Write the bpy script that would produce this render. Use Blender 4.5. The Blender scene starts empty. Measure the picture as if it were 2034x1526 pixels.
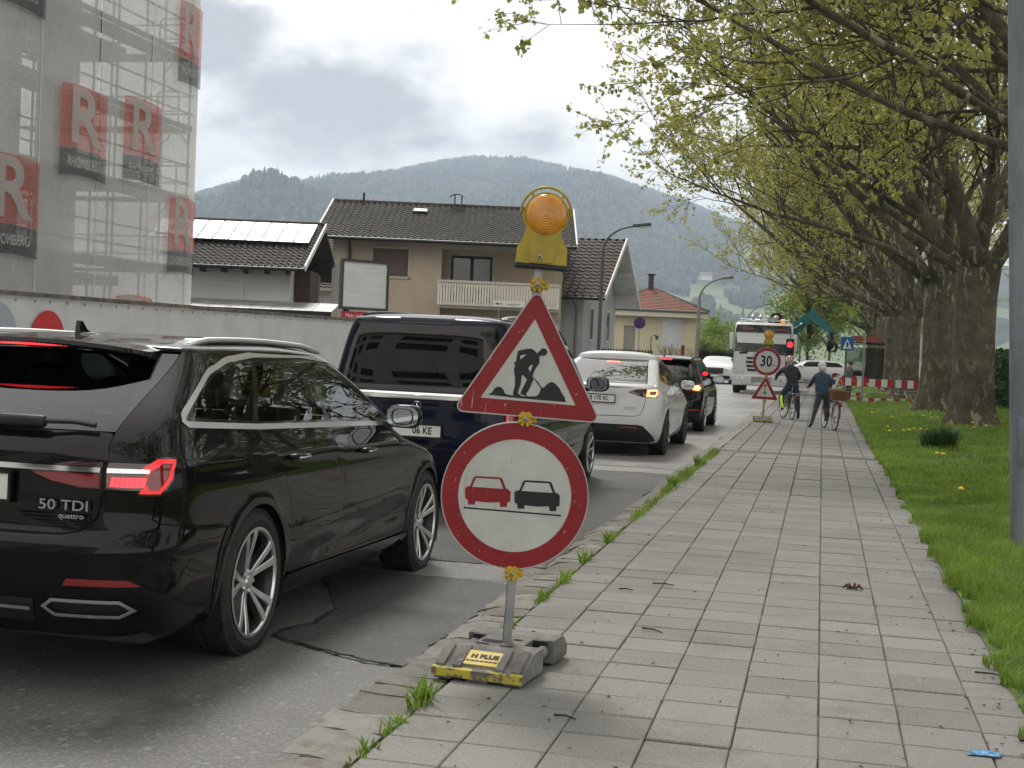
import bpy, bmesh, math, random
import numpy as np
from mathutils import Vector, Matrix, Euler
from mathutils.geometry import delaunay_2d_cdt, tessellate_polygon

R = math.radians
PI = math.pi
sc = bpy.context.scene
C = sc.collection
random.seed(7)

# ------------------------------------------------------------------ camera
YAW, PITCH, ROLL, EYE = R(12.807), R(-1.715), R(2.5), 1.52
cam_d = bpy.data.cameras.new('camera')
cam = bpy.data.objects.new('camera', cam_d)
C.objects.link(cam)
cam_d.sensor_width = 36.0
cam_d.lens = 36.0 * 2700 / 2034
cam_d.clip_start, cam_d.clip_end = 0.05, 20000
cam.matrix_world = (Matrix.Translation((0, 0, EYE)) @ Matrix.Rotation(YAW, 4, 'Z')
                    @ Matrix.Rotation(PI / 2 + PITCH, 4, 'X') @ Matrix.Rotation(ROLL, 4, 'Z'))
sc.camera = cam

# ------------------------------------------------------------------ sun, sky, exposure
SUN_AZ, SUN_EL = R(-24), R(50)          # azimuth measured from +Y towards +X
sun_d = bpy.data.lights.new('sun', 'SUN')
sun_d.energy = 1.5
sun_d.angle = R(14)
sun_d.color = (1.0, 0.96, 0.90)
sun = bpy.data.objects.new('sun', sun_d)
C.objects.link(sun)
sdir = Vector((math.sin(SUN_AZ) * math.cos(SUN_EL), math.cos(SUN_AZ) * math.cos(SUN_EL), math.sin(SUN_EL)))
sun.rotation_euler = (-sdir).to_track_quat('-Z', 'Y').to_euler()
sun.location = (0, 0, 60)

world = bpy.data.worlds.new('World')
sc.world = world
world.use_nodes = True
wn, wl = world.node_tree.nodes, world.node_tree.links
wn.clear()


def wnode(t, **kw):
    n = wn.new(t)
    for k, v in kw.items():
        setattr(n, k, v)
    return n


def wmath(op, a, b=None, c=None, clamp=False):
    n = wn.new('ShaderNodeMath')
    n.operation = op
    n.use_clamp = clamp
    for i, v in enumerate((a, b, c)):
        if v is None:
            continue
        if isinstance(v, (int, float)):
            n.inputs[i].default_value = v
        else:
            wl.new(v, n.inputs[i])
    return n.outputs[0]


def wmix(fac, a, b):
    n = wn.new('ShaderNodeMix')
    n.data_type = 'RGBA'
    for i, v in ((0, fac), (6, a), (7, b)):
        if isinstance(v, (int, float)):
            n.inputs[i].default_value = v
        elif isinstance(v, tuple):
            n.inputs[i].default_value = v + (1,)
        else:
            wl.new(v, n.inputs[i])
    return n.outputs[2]


sky = wnode('ShaderNodeTexSky', sky_type='NISHITA', sun_disc=False)
sky.sun_elevation, sky.sun_rotation = SUN_EL, SUN_AZ
sky.dust_density, sky.air_density = 3.0, 1.0
tc = wnode('ShaderNodeTexCoord')
# flat cloud layer: direction divided by its height gives the position on the cloud ceiling
sep = wnode('ShaderNodeSeparateXYZ')
wl.new(tc.outputs['Generated'], sep.inputs[0])
hgt = wmath('ADD', wmath('MAXIMUM', sep.outputs[2], 0.0), 0.16)
comb = wnode('ShaderNodeCombineXYZ')
wl.new(wmath('DIVIDE', sep.outputs[0], hgt), comb.inputs[0])
wl.new(wmath('DIVIDE', sep.outputs[1], hgt), comb.inputs[1])
n1 = wnode('ShaderNodeTexNoise')
n1.inputs['Scale'].default_value = 1.35
n1.inputs['Detail'].default_value = 4
n1.inputs['Roughness'].default_value = 0.56
n1.inputs['Distortion'].default_value = 0.3
mp = wnode('ShaderNodeMapping')
mp.inputs['Location'].default_value = (3.7, 1.9, 0.4)
wl.new(comb.outputs[0], mp.inputs[0])
wl.new(mp.outputs[0], n1.inputs['Vector'])


def blob(az, el, r0, r1, sx=1.0, sz=1.0):
    """soft round mask in the sky about a compass direction (degrees from the view axis)"""
    a = math.atan2(math.sin(-YAW + R(az)), math.cos(-YAW + R(az)))
    d = (math.sin(a) * math.cos(R(el)), math.cos(a) * math.cos(R(el)), math.sin(R(el)))
    v = wnode('ShaderNodeVectorMath', operation='SUBTRACT')
    wl.new(tc.outputs['Generated'], v.inputs[0])
    v.inputs[1].default_value = d
    m = wnode('ShaderNodeVectorMath', operation='MULTIPLY')
    wl.new(v.outputs[0], m.inputs[0])
    m.inputs[1].default_value = (1 / sx, 1 / sx, 1 / sz)
    l = wnode('ShaderNodeVectorMath', operation='LENGTH')
    wl.new(m.outputs[0], l.inputs[0])
    mr = wnode('ShaderNodeMapRange', interpolation_type='SMOOTHSTEP')
    wl.new(l.outputs['Value'], mr.inputs[0])
    mr.inputs[1].default_value, mr.inputs[2].default_value = r0, r1
    mr.inputs[3].default_value, mr.inputs[4].default_value = 1, 0
    return mr.outputs[0]


def ramp(v, lo, hi):
    mr = wnode('ShaderNodeMapRange', interpolation_type='SMOOTHSTEP')
    wl.new(v, mr.inputs[0])
    mr.inputs[1].default_value, mr.inputs[2].default_value = lo, hi
    return mr.outputs[0]


# the thin high veil is bright; the low clouds in it are grey underneath
n2 = wnode('ShaderNodeTexNoise')
n2.inputs['Scale'].default_value = 13
n2.inputs['Detail'].default_value = 5
n2.inputs['Roughness'].default_value = 0.6
stretch = wnode('ShaderNodeMapping')
stretch.inputs['Scale'].default_value = (1, 1, 1.8)
wl.new(tc.outputs['Generated'], stretch.inputs[0])
wl.new(stretch.outputs[0], n2.inputs['Vector'])
veil = wmix(ramp(n1.outputs['Fac'], 0.42, 0.62), (9.2, 8.85, 8.2), (7.3, 7.2, 7.0))
base = wmix(0.93, sky.outputs[0], veil)
bank = wmath('MULTIPLY', wmath('MAXIMUM', blob(-8.2, 9.6, 0.0, 0.155, 1.15, 0.60), wmath('MULTIPLY', blob(-13, 11.6, 0.0, 0.12, 1.2, 0.5), 0.9)), 1.0)
small = wmath('MAXIMUM', wmath('MULTIPLY', blob(0.8, 8.6, 0.0, 0.075, 1.5, 0.5), 0.62), wmath('MULTIPLY', blob(-5.4, 8.2, 0.0, 0.08, 2.0, 0.3), 0.7))
bank = ramp(wmath('ADD', wmath('MAXIMUM', bank, small), wmath('MULTIPLY', wmath('SUBTRACT', n2.outputs['Fac'], 0.5), 1.5)), 0.30, 0.88)
col1 = wmix(wmath('MULTIPLY', bank, 0.97), base, (2.9, 3.0, 3.15))
puff = ramp(wmath('ADD', blob(-10.9, 5.6, 0.0, 0.052, 1.35, 0.75), wmath('MULTIPLY', wmath('SUBTRACT', n2.outputs['Fac'], 0.5), 0.9)), 0.33, 0.46)
col2 = wmix(wmath('MULTIPLY', puff, 0.6), col1, (10.6, 10.4, 10.0))
bg = wnode('ShaderNodeBackground')
bg.inputs['Strength'].default_value = 0.1
wl.new(col2, bg.inputs['Color'])
out = wnode('ShaderNodeOutputWorld')
wl.new(bg.outputs[0], out.inputs[0])
world.cycles.sampling_method = 'MANUAL'
world.cycles.sample_map_resolution = 256

sc.view_settings.view_transform = 'Standard'
sc.view_settings.look = 'None'
sc.view_settings.gamma = 1.0
sc.view_settings.exposure = 0.74
sc.view_settings.use_curve_mapping = False
sc.render.engine = 'CYCLES'
sc.cycles.use_denoising = True
sc.cycles.max_bounces = 7
sc.cycles.diffuse_bounces = 3
sc.cycles.glossy_bounces = 4
sc.cycles.adaptive_threshold = 0.02
sc.cycles.transparent_max_bounces = 24
sc.cycles.volume_bounces = 0
sc.cycles.sample_clamp_indirect = 6.0
sc.cycles.caustics_reflective = False
sc.cycles.caustics_refractive = False

# ------------------------------------------------------------------ helpers: materials
MATS = {}


class NT:
    """small wrapper for building a node tree"""

    def __init__(s, name):
        s.m = bpy.data.materials.new(name)
        s.m.use_nodes = True
        s.t = s.m.node_tree
        s.b = s.t.nodes['Principled BSDF']
        s.o = s.t.nodes['Material Output']
        s._tc = None

    def n(s, t, **kw):
        n = s.t.nodes.new(t)
        for k, v in kw.items():
            setattr(n, k, v)
        return n

    def l(s, a, b):
        s.t.links.new(a, b)

    def put(s, sock, v):
        if isinstance(v, (int, float)):
            sock.default_value = v
        elif isinstance(v, (tuple, list)):
            sock.default_value = tuple(v) + ((1,) if len(v) == 3 and len(sock.default_value) == 4 else ())
        else:
            s.l(v, sock)

    def coord(s, kind='Object', scale=None, rot=None, loc=None):
        if s._tc is None:
            s._tc = s.n('ShaderNodeTexCoord')
        o = s._tc.outputs[kind]
        if kind == 'World':
            pass
        if scale is not None or rot is not None or loc is not None:
            m = s.n('ShaderNodeMapping')
            s.l(o, m.inputs[0])
            if scale is not None:
                m.inputs['Scale'].default_value = scale if isinstance(scale, tuple) else (scale,) * 3
            if rot is not None:
                m.inputs['Rotation'].default_value = rot
            if loc is not None:
                m.inputs['Location'].default_value = loc
            o = m.outputs[0]
        return o

    def noise(s, scale=5, detail=4, rough=0.55, vec=None, dist=0.0, out='Fac'):
        n = s.n('ShaderNodeTexNoise')
        n.inputs['Scale'].default_value = scale
        n.inputs['Detail'].default_value = detail
        n.inputs['Roughness'].default_value = rough
        n.inputs['Distortion'].default_value = dist
        s.l(vec if vec is not None else s.coord(), n.inputs['Vector'])
        return n.outputs[out]

    def voronoi(s, scale=5, vec=None, feature='F1', out='Distance', rand=1.0):
        n = s.n('ShaderNodeTexVoronoi', feature=feature)
        n.inputs['Scale'].default_value = scale
        n.inputs['Randomness'].default_value = rand
        s.l(vec if vec is not None else s.coord(), n.inputs['Vector'])
        return n.outputs[out]

    def ramp(s, v, lo, hi, a=0.0, b=1.0):
        n = s.n('ShaderNodeMapRange')
        n.interpolation_type = 'SMOOTHSTEP'
        s.l(v, n.inputs[0])
        n.inputs[1].default_value, n.inputs[2].default_value = lo, hi
        n.inputs[3].default_value, n.inputs[4].default_value = a, b
        return n.outputs[0]

    def math(s, op, a, b=None, clamp=False):
        n = s.n('ShaderNodeMath', operation=op, use_clamp=clamp)
        s.put(n.inputs[0], a)
        if b is not None:
            s.put(n.inputs[1], b)
        return n.outputs[0]

    def mix(s, f, a, b, blend='MIX'):
        n = s.n('ShaderNodeMix', data_type='RGBA', blend_type=blend)
        s.put(n.inputs[0], f)
        s.put(n.inputs[6], a)
        s.put(n.inputs[7], b)
        return n.outputs[2]

    def objrand(s):
        return s.n('ShaderNodeObjectInfo').outputs['Random']

    def bump(s, h, strength=0.3, dist=0.01):
        n = s.n('ShaderNodeBump')
        n.inputs['Strength'].default_value = strength
        n.inputs['Distance'].default_value = dist
        s.l(h, n.inputs['Height'])
        s.l(n.outputs[0], s.b.inputs['Normal'])

    def set(s, **kw):
        al = dict(col='Base Color', rough='Roughness', metal='Metallic', spec='Specular IOR Level', coat='Coat Weight',
                  coatr='Coat Roughness', emit='Emission Color', estr='Emission Strength', alpha='Alpha',
                  trans='Transmission Weight', sheen='Sheen Weight', sss='Subsurface Weight')
        for k, v in kw.items():
            s.put(s.b.inputs[al[k]], v)
        return s


def mat(name, col, rough=0.5, metal=0.0, var=0.0, vs=6.0, bump=0.0, bs=60.0, bd=0.004, coat=0.0, emit=None, estr=0.0,
        spec=0.5, dirt=0.0, dirtcol=(0.10, 0.09, 0.07), ds=3.0):
    """plain material with optional colour variation, dirt and fine relief"""
    if name in MATS:
        return MATS[name]
    t = NT(name)
    c = tuple(col)
    cs = c
    if var:
        nz = t.noise(vs, 5)
        cs = t.mix(t.ramp(nz, 0.3, 0.7), tuple(x * (1 - var) for x in c), tuple(min(1, x * (1 + var)) for x in c))
    if dirt:
        d = t.math('MULTIPLY', t.ramp(t.noise(ds, 7, 0.65), 0.48, 0.72), dirt)
        cs = t.mix(d, cs, dirtcol)
    t.set(col=cs, rough=rough, metal=metal, spec=spec)
    if coat:
        t.set(coat=coat, coatr=0.03)
    if bump:
        t.bump(t.noise(bs, 3), bump, bd)
    if emit:
        t.set(emit=tuple(emit), estr=estr)
    MATS[name] = t.m
    return t.m


# ------------------------------------------------------------------ helpers: meshes
class MB:
    """collects vertices and faces, then links them as one mesh object"""

    def __init__(s):
        s.v, s.f = [], []

    def add(s, verts, faces):
        o = len(s.v)
        s.v.extend([tuple(p) for p in verts])
        s.f.extend([tuple(i + o for i in f) for f in faces])
        return s

    def box(s, x0, x1, y0, y1, z0, z1, m=None):
        vs = [(x, y, z) for z in (z0, z1) for y in (y0, y1) for x in (x0, x1)]
        if m is not None:
            vs = [m @ Vector(p) for p in vs]
        return s.add(vs, [(0, 2, 3, 1), (4, 5, 7, 6), (0, 1, 5, 4), (1, 3, 7, 5), (3, 2, 6, 7), (2, 0, 4, 6)])

    def cbox(s, x0, x1, y0, y1, z0, z1, c=0.01, m=None):
        """box with chamfered edges"""
        bm = bmesh.new()
        vs = [bm.verts.new(p) for p in [(x, y, z) for z in (z0, z1) for y in (y0, y1) for x in (x0, x1)]]
        for f in [(0, 2, 3, 1), (4, 5, 7, 6), (0, 1, 5, 4), (1, 3, 7, 5), (3, 2, 6, 7), (2, 0, 4, 6)]:
            bm.faces.new([vs[i] for i in f])
        bmesh.ops.bevel(bm, geom=list(bm.edges), offset=c, segments=1, affect='EDGES', profile=0.5)
        return s.bm(bm, m)

    def rbox(s, x0, x1, y0, y1, z0, z1, c=0.02, seg=3, m=None):
        bm = bmesh.new()
        vs = [bm.verts.new(p) for p in [(x, y, z) for z in (z0, z1) for y in (y0, y1) for x in (x0, x1)]]
        for f in [(0, 2, 3, 1), (4, 5, 7, 6), (0, 1, 5, 4), (1, 3, 7, 5), (3, 2, 6, 7), (2, 0, 4, 6)]:
            bm.faces.new([vs[i] for i in f])
        bmesh.ops.bevel(bm, geom=list(bm.edges), offset=c, segments=seg, affect='EDGES', profile=0.5)
        return s.bm(bm, m)

    def bm(s, bm, m=None):
        bm.verts.index_update()
        vs = [v.co.copy() for v in bm.verts]
        if m is not None:
            vs = [m @ v for v in vs]
        s.add(vs, [[v.index for v in f.verts] for f in bm.faces])
        bm.free()
        return s

    def tube(s, pts, rad, n=8, cap=True):
        """tube through points; rad a number or a list"""
        pts = [Vector(p) for p in pts]
        k = len(pts)
        if not hasattr(rad, '__len__'):
            rad = [rad] * k
        o = len(s.v)
        d0 = (pts[1] - pts[0]).normalized()
        u = d0.orthogonal().normalized()
        for i in range(k):
            d = (pts[min(i + 1, k - 1)] - pts[max(i - 1, 0)]).normalized()
            u = (u - d * u.dot(d))
            u = u.normalized() if u.length > 1e-6 else d.orthogonal().normalized()
            w = d.cross(u)
            for j in range(n):
                a = 2 * PI * j / n
                s.v.append(tuple(pts[i] + (u * math.cos(a) + w * math.sin(a)) * rad[i]))
        for i in range(k - 1):
            for j in range(n):
                a, b = o + i * n + j, o + i * n + (j + 1) % n
                s.f.append((a, b, b + n, a + n))
        if cap:
            s.f.append(tuple(o + j for j in reversed(range(n))))
            s.f.append(tuple(o + (k - 1) * n + j for j in range(n)))
        return s

    def lathe(s, prof, n=24, m=None, close=False):
        """profile of (radius, height) turned about z"""
        o = len(s.v)
        k = len(prof)
        for r, z in prof:
            for j in range(n):
                a = 2 * PI * j / n
                p = Vector((r * math.cos(a), r * math.sin(a), z))
                s.v.append(tuple(m @ p if m is not None else p))
        for i in range(k if close else k - 1):
            i2 = (i + 1) % k
            for j in range(n):
                s.f.append((o + i * n + j, o + i * n + (j + 1) % n, o + i2 * n + (j + 1) % n, o + i2 * n + j))
        return s

    def disc(s, r, z, n=24, m=None):
        vs = [Vector((r * math.cos(2 * PI * j / n), r * math.sin(2 * PI * j / n), z)) for j in range(n)]
        if m is not None:
            vs = [m @ v for v in vs]
        return s.add(vs, [tuple(range(n))])

    def prism(s, poly, z0, z1, m=None):
        """2-D outline (counter-clockwise) extruded along z; concave allowed"""
        n = len(poly)
        vs = [Vector((p[0], p[1], z0)) for p in poly] + [Vector((p[0], p[1], z1)) for p in poly]
        if m is not None:
            vs = [m @ v for v in vs]
        tri = tessellate_polygon([[Vector((p[0], p[1], 0)) for p in poly]])
        ar = sum(poly[i][0] * poly[(i + 1) % n][1] - poly[(i + 1) % n][0] * poly[i][1] for i in range(n))
        fs = []
        for t in tri:
            a, b, c = [poly[i] for i in t]
            cr = (b[0] - a[0]) * (c[1] - a[1]) - (b[1] - a[1]) * (c[0] - a[0])
            t = tuple(t) if cr > 0 else tuple(reversed(t))
            fs.append(tuple(i + n for i in t))
            fs.append(tuple(reversed(t)))
        for i in range(n):
            j = (i + 1) % n
            fs.append((i, j, j + n, i + n) if ar > 0 else (j, i, i + n, j + n))
        return s.add(vs, fs)

    def quad(s, a, b, c, d):
        return s.add([a, b, c, d], [(0, 1, 2, 3)])

    def sphere(s, c, r, seg=12, rings=8):
        rx, ry, rz = r if hasattr(r, '__len__') else (r, r, r)
        o = len(s.v)
        for i in range(rings + 1):
            t = PI * i / rings
            for j in range(seg):
                a = 2 * PI * j / seg
                s.v.append((c[0] + rx * math.sin(t) * math.cos(a), c[1] + ry * math.sin(t) * math.sin(a), c[2] + rz * math.cos(t)))
        for i in range(rings):
            for j in range(seg):
                a, b = o + i * seg + j, o + i * seg + (j + 1) % seg
                s.f.append((a, a + seg, b + seg, b))
        return s

    def mesh(s, name):
        me = bpy.data.meshes.new(name)
        me.from_pydata(s.v, [], s.f)
        me.update()
        return me

    def build(s, name, m=None, parent=None, smooth=None, loc=None, rot=None):
        me = s.mesh(name)
        return obj(name, me, m, parent, smooth, loc, rot)


def obj(name, me, m=None, parent=None, smooth=None, loc=None, rot=None):
    if m is not None and len(me.materials) == 0:
        me.materials.append(m)
    if smooth is True:
        me.polygons.foreach_set('use_smooth', [True] * len(me.polygons))
    elif smooth:
        me.polygons.foreach_set('use_smooth', [True] * len(me.polygons))
        me.set_sharp_from_angle(angle=R(smooth))
    o = bpy.data.objects.new(name, me)
    C.objects.link(o)
    if parent is not None:
        o.parent = parent
    if loc is not None:
        o.location = loc
    if rot is not None:
        o.rotation_euler = rot
    return o


def tag(o, label=None, cat=None, group=None, kind=None):
    if label:
        o['label'] = label
    if cat:
        o['category'] = cat
    if group:
        o['group'] = group
    if kind:
        o['kind'] = kind
    return o


def thing(name, label, cat, loc=(0, 0, 0), rz=0.0, group=None, rot=None):
    o = bpy.data.objects.new(name, None)
    o.empty_display_size = 0.2
    C.objects.link(o)
    o.location = loc
    o.rotation_euler = rot if rot is not None else (0, 0, rz)
    return tag(o, label, cat, group)


def empty_part(name, parent, loc=(0, 0, 0), rot=(0, 0, 0)):
    o = bpy.data.objects.new(name, None)
    C.objects.link(o)
    o.parent = parent
    o.location = loc
    o.rotation_euler = rot
    return o


def copy_tree(o, parent=None):
    c = o.copy()
    C.objects.link(c)
    c.parent = parent
    for ch in list(o.children):
        copy_tree(ch, c)
    return c


def text_mesh(txt, size, depth=0.002, align='CENTER', spacing=1.0, xscale=1.0, bold=0.0):
    """words as solid geometry, in the x-y plane, front towards +z; returns (verts, faces)"""
    cu = bpy.data.curves.new('words', 'FONT')
    cu.body = txt
    cu.size = size
    cu.extrude = depth / 2
    cu.align_x = align
    cu.align_y = 'CENTER'
    cu.space_character = spacing
    cu.offset = bold
    cu.resolution_u = 4
    o = bpy.data.objects.new('words', cu)
    C.objects.link(o)
    dg = bpy.context.evaluated_depsgraph_get()
    me = bpy.data.meshes.new_from_object(o.evaluated_get(dg))
    vs = [(v.co.x * xscale, v.co.y, v.co.z) for v in me.vertices]
    fs = [tuple(p.vertices) for p in me.polygons]
    bpy.data.objects.remove(o)
    bpy.data.curves.remove(cu)
    bpy.data.meshes.remove(me)
    return vs, fs


def words(name, txt, size, m, parent, mtx, depth=0.003, align='CENTER', spacing=1.0, xscale=1.0, bold=0.0):
    vs, fs = text_mesh(txt, size, depth, align, spacing, xscale, bold)
    b = MB().add([mtx @ Vector(v) for v in vs], fs)
    return b.build(name, m, parent)


UPRIGHT = Matrix.Rotation(PI / 2, 4, 'X')      # x-y plane stood up, facing -y


def rng_poly(n, r, rot=0.0):
    return [(r * math.cos(rot + 2 * PI * i / n), r * math.sin(rot + 2 * PI * i / n)) for i in range(n)]


def rounded(pts, r, seg=5):
    """round the corners of a convex outline"""
    o = []
    n = len(pts)
    for i in range(n):
        p, a, b = Vector(pts[i]), Vector(pts[i - 1]), Vector(pts[(i + 1) % n])
        da, db = (a - p).normalized(), (b - p).normalized()
        h = math.acos(max(-1, min(1, da.dot(db)))) / 2
        t = min(r / math.tan(h), (a - p).length * 0.49, (b - p).length * 0.49)
        rr = t * math.tan(h)
        c = p + (da + db).normalized() * (rr / math.sin(h))
        s, e = p + da * t - c, p + db * t - c
        a0 = math.atan2(s.y, s.x)
        d = math.atan2(e.y, e.x) - a0
        while d > PI:
            d -= 2 * PI
        while d < -PI:
            d += 2 * PI
        for k in range(seg + 1):
            t_ = a0 + d * k / seg
            o.append((c.x + rr * math.cos(t_), c.y + rr * math.sin(t_)))
    return o


def sstep(a, b, x):
    t = min(1.0, max(0.0, (x - a) / (b - a)))
    return t * t * (3 - 2 * t)


def road_z(y):
    return float(np.interp(y, [5.6, 9.2, 12, 15.5, 21, 28, 60], [-0.010, -0.072, -0.098, -0.112, -0.135, -0.155, -0.16]))


def walk_z(y):
    return -0.10 * sstep(12, 32, y)


CAMR = Vector((math.cos(YAW), math.sin(YAW), 0))
CAMF = Vector((-math.sin(YAW), math.cos(YAW), 0))


def site(lat, dist, z=0.0):
    """a point on the plots across the road, whose grid is turned against the road"""
    p = CAMR * lat + CAMF * dist
    return Vector((p.x, p.y, z))
# ------------------------------------------------------------------ surface materials
def m_asphalt(name, lo, hi, speck=0.5, rough=0.62):
    t = NT(name)
    g = t.coord('Object')
    fine = t.noise(62, 4, 0.75, g)
    big = t.noise(0.55, 5, 0.6, g)
    stone = t.voronoi(48, g)
    c = t.mix(t.ramp(big, 0.3, 0.72), lo, hi)
    c = t.mix(t.math('MULTIPLY', t.ramp(fine, 0.48, 0.66), 0.7), c, tuple(x * 2.3 for x in hi))
    c = t.mix(t.math('MULTIPLY', t.ramp(t.voronoi(38, g, out='Color'), 0.86, 0.93), speck), c, (0.30, 0.29, 0.27))
    c = t.mix(t.math('MULTIPLY', t.ramp(t.noise(1.7, 6, 0.7, g), 0.50, 0.70), 0.65), c, tuple(x * 0.55 for x in lo))
    t.set(col=c, rough=t.ramp(big, 0.3, 0.7, rough - 0.10, rough + 0.10), spec=0.5)
    t.bump(t.math('ADD', stone, t.math('MULTIPLY', fine, 0.6)), 0.55, 0.006)
    return t.m


A_ROAD = m_asphalt('asphalt_worn', (0.074, 0.073, 0.071), (0.108, 0.106, 0.102), 0.55, 0.55)
A_PATCH = m_asphalt('asphalt_patch', (0.030, 0.030, 0.030), (0.046, 0.045, 0.044), 0.25, 0.62)
A_GLARE = m_asphalt('asphalt_glare', (0.125, 0.123, 0.119), (0.175, 0.172, 0.166), 0.7, 0.55)  # bright glare between the cars, put into a paler asphalt colour
A_FAR_GLARE = m_asphalt('asphalt_far_glare', (0.15, 0.148, 0.142), (0.20, 0.197, 0.19), 0.5, 0.42)  # far asphalt with the sun glare painted in as a lighter base colour


def m_slab():
    t = NT('paving_slab')
    g = t.coord('Object')
    w = t.n('ShaderNodeNewGeometry').outputs['Position']
    r = t.objrand()
    c = t.mix(r, (0.192, 0.188, 0.178), (0.250, 0.245, 0.233))
    big = t.noise(1.3, 7, 0.7, w)
    c = t.mix(t.math('MULTIPLY', t.ramp(big, 0.48, 0.72), 0.6), c, (0.135, 0.128, 0.115))
    c = t.mix(t.math('MULTIPLY', t.ramp(t.noise(75, 4, 0.75, w), 0.50, 0.66), 0.6), c, (0.115, 0.11, 0.10))
    c = t.mix(t.math('MULTIPLY', t.ramp(t.noise(95, 3, 0.7, w), 0.56, 0.68), 0.55), c, (0.46, 0.45, 0.42))
    sp = t.voronoi(7, w, out='Distance')
    c = t.mix(t.math('MULTIPLY', t.ramp(sp, 0.05, 0.02), 0.55), c, (0.06, 0.055, 0.05))
    t.set(col=c, rough=0.8, spec=0.35)
    t.bump(t.noise(260, 2, 0.6, w), 0.35, 0.003)
    return t.m


SLAB = m_slab()
BED = mat('joint_sand', (0.115, 0.103, 0.076), 0.95, var=0.5, vs=9, bump=0.5, bs=120)


def m_stone():
    t = NT('granite_sett')
    w = t.n('ShaderNodeNewGeometry').outputs['Position']
    c = t.mix(t.objrand(), (0.175, 0.168, 0.152), (0.275, 0.265, 0.245))
    c = t.mix(t.math('MULTIPLY', t.ramp(t.noise(9, 6, 0.65, w), 0.45, 0.7), 0.7), c, (0.12, 0.105, 0.075))
    c = t.mix(t.math('MULTIPLY', t.ramp(t.noise(140, 2, 0.6, w), 0.55, 0.7), 0.5), c, (0.42, 0.40, 0.36))
    t.set(col=c, rough=0.85, spec=0.3)
    t.bump(t.noise(45, 6, 0.65, w), 0.7, 0.012)
    return t.m


STONE = m_stone()


def m_grass(name, a, b, c3):
    t = NT(name)
    w = t.n('ShaderNodeNewGeometry').outputs['Position']
    col = t.mix(t.ramp(t.noise(1.1, 5, 0.6, w), 0.35, 0.66), a, b)
    col = t.mix(t.math('MULTIPLY', t.ramp(t.noise(23, 3, 0.6, w), 0.5, 0.75), 0.6), col, c3)
    col = t.mix(t.math('MULTIPLY', t.ramp(t.noise(41, 2, 0.5, w), 0.62, 0.68), 0.8), col, (0.34, 0.30, 0.13))
    t.set(col=col, rough=0.55, spec=0.25)
    tr = t.n('ShaderNodeBsdfTranslucent')
    t.l(col, tr.inputs[0])
    mx = t.n('ShaderNodeMixShader')
    mx.inputs[0].default_value = 0.38
    t.l(t.b.outputs[0], mx.inputs[1])
    t.l(tr.outputs[0], mx.inputs[2])
    t.l(mx.outputs[0], t.o.inputs[0])
    return t.m


GRASS = m_grass('grass_blades', (0.135, 0.235, 0.030), (0.26, 0.39, 0.055), (0.38, 0.44, 0.11))
SOIL = mat('lawn_soil', (0.085, 0.135, 0.03), 0.95, var=0.5, vs=3, bump=0.6, bs=40, bd=0.02)
GROUND = mat('valley_ground', (0.085, 0.12, 0.05), 0.95, var=0.35, vs=0.02)

# ------------------------------------------------------------------ ground, road, pavements
b = MB()
b.quad((-6000, -3000, -0.45), (6000, -3000, -0.45), (6000, 7000, -0.45), (-6000, 7000, -0.45))
tag(b.build('ground', GROUND), kind='structure')


def strip(xs, ys, zf, uneven=0.0):
    b = MB()
    nx = len(xs)
    for y in ys:
        for x in xs:
            b.v.append((x, y, zf(x, y) + (random.uniform(-uneven, uneven) if uneven else 0)))
    for j in range(len(ys) - 1):
        for i in range(nx - 1):
            a = j * nx + i
            b.f.append((a, a + 1, a + nx + 1, a + nx))
    return b


ys = [-40, -10, 0, 4, 6, 8, 9, 10, 11, 12, 13, 14, 15, 17, 19, 21, 23, 25, 27, 30, 40, 60, 90, 140, 220, 420]
road = strip([-8.6, -5.2, -3.5, -1.78], ys, lambda x, y: road_z(y)).build('road', A_ROAD, smooth=True)
tag(road, kind='structure')


def ragged(pts, amp, step=0.05):
    """make a drawn outline crumble along its edge"""
    o = []
    n = len(pts)
    for i in range(n):
        a, c = Vector(pts[i]), Vector(pts[(i + 1) % n])
        k = max(1, int((c - a).length / step))
        nn = Vector((-(c - a).y, (c - a).x)).normalized()
        for j in range(k):
            p = a.lerp(c, j / k)
            s = math.sin(p.x * 9 + p.y * 7) * 0.6 + math.sin(p.x * 23 - p.y * 31) * 0.4
            p = p + nn * (amp * (s * 0.7 + random.uniform(-0.7, 0.7)))
            o.append((p.x, p.y))
    return o


def sheet(name, pts, dz, m, parent, zf=road_z):
    tri = tessellate_polygon([[Vector((p[0], p[1], 0)) for p in pts]])
    b = MB()
    b.v = [(p[0], p[1], zf(p[1]) + dz) for p in pts]
    for t in tri:
        a, c, d = [pts[i] for i in t]
        cr = (c[0] - a[0]) * (d[1] - a[1]) - (c[1] - a[1]) * (d[0] - a[0])
        b.f.append(tuple(t) if cr > 0 else tuple(reversed(t)))
    return b.build(name, m, parent)


P1 = [(-1.84, 6.06), (-2.02, 6.10), (-2.22, 6.20), (-2.44, 6.32), (-2.64, 6.46), (-2.66, 6.60), (-2.58, 6.85), (-2.62, 7.3), (-2.9, 7.9), (-3.3, 8.7), (-1.86, 8.72)]
sheet('asphalt_patch', ragged(P1, 0.018, 0.03), 0.007, A_PATCH, road)
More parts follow.
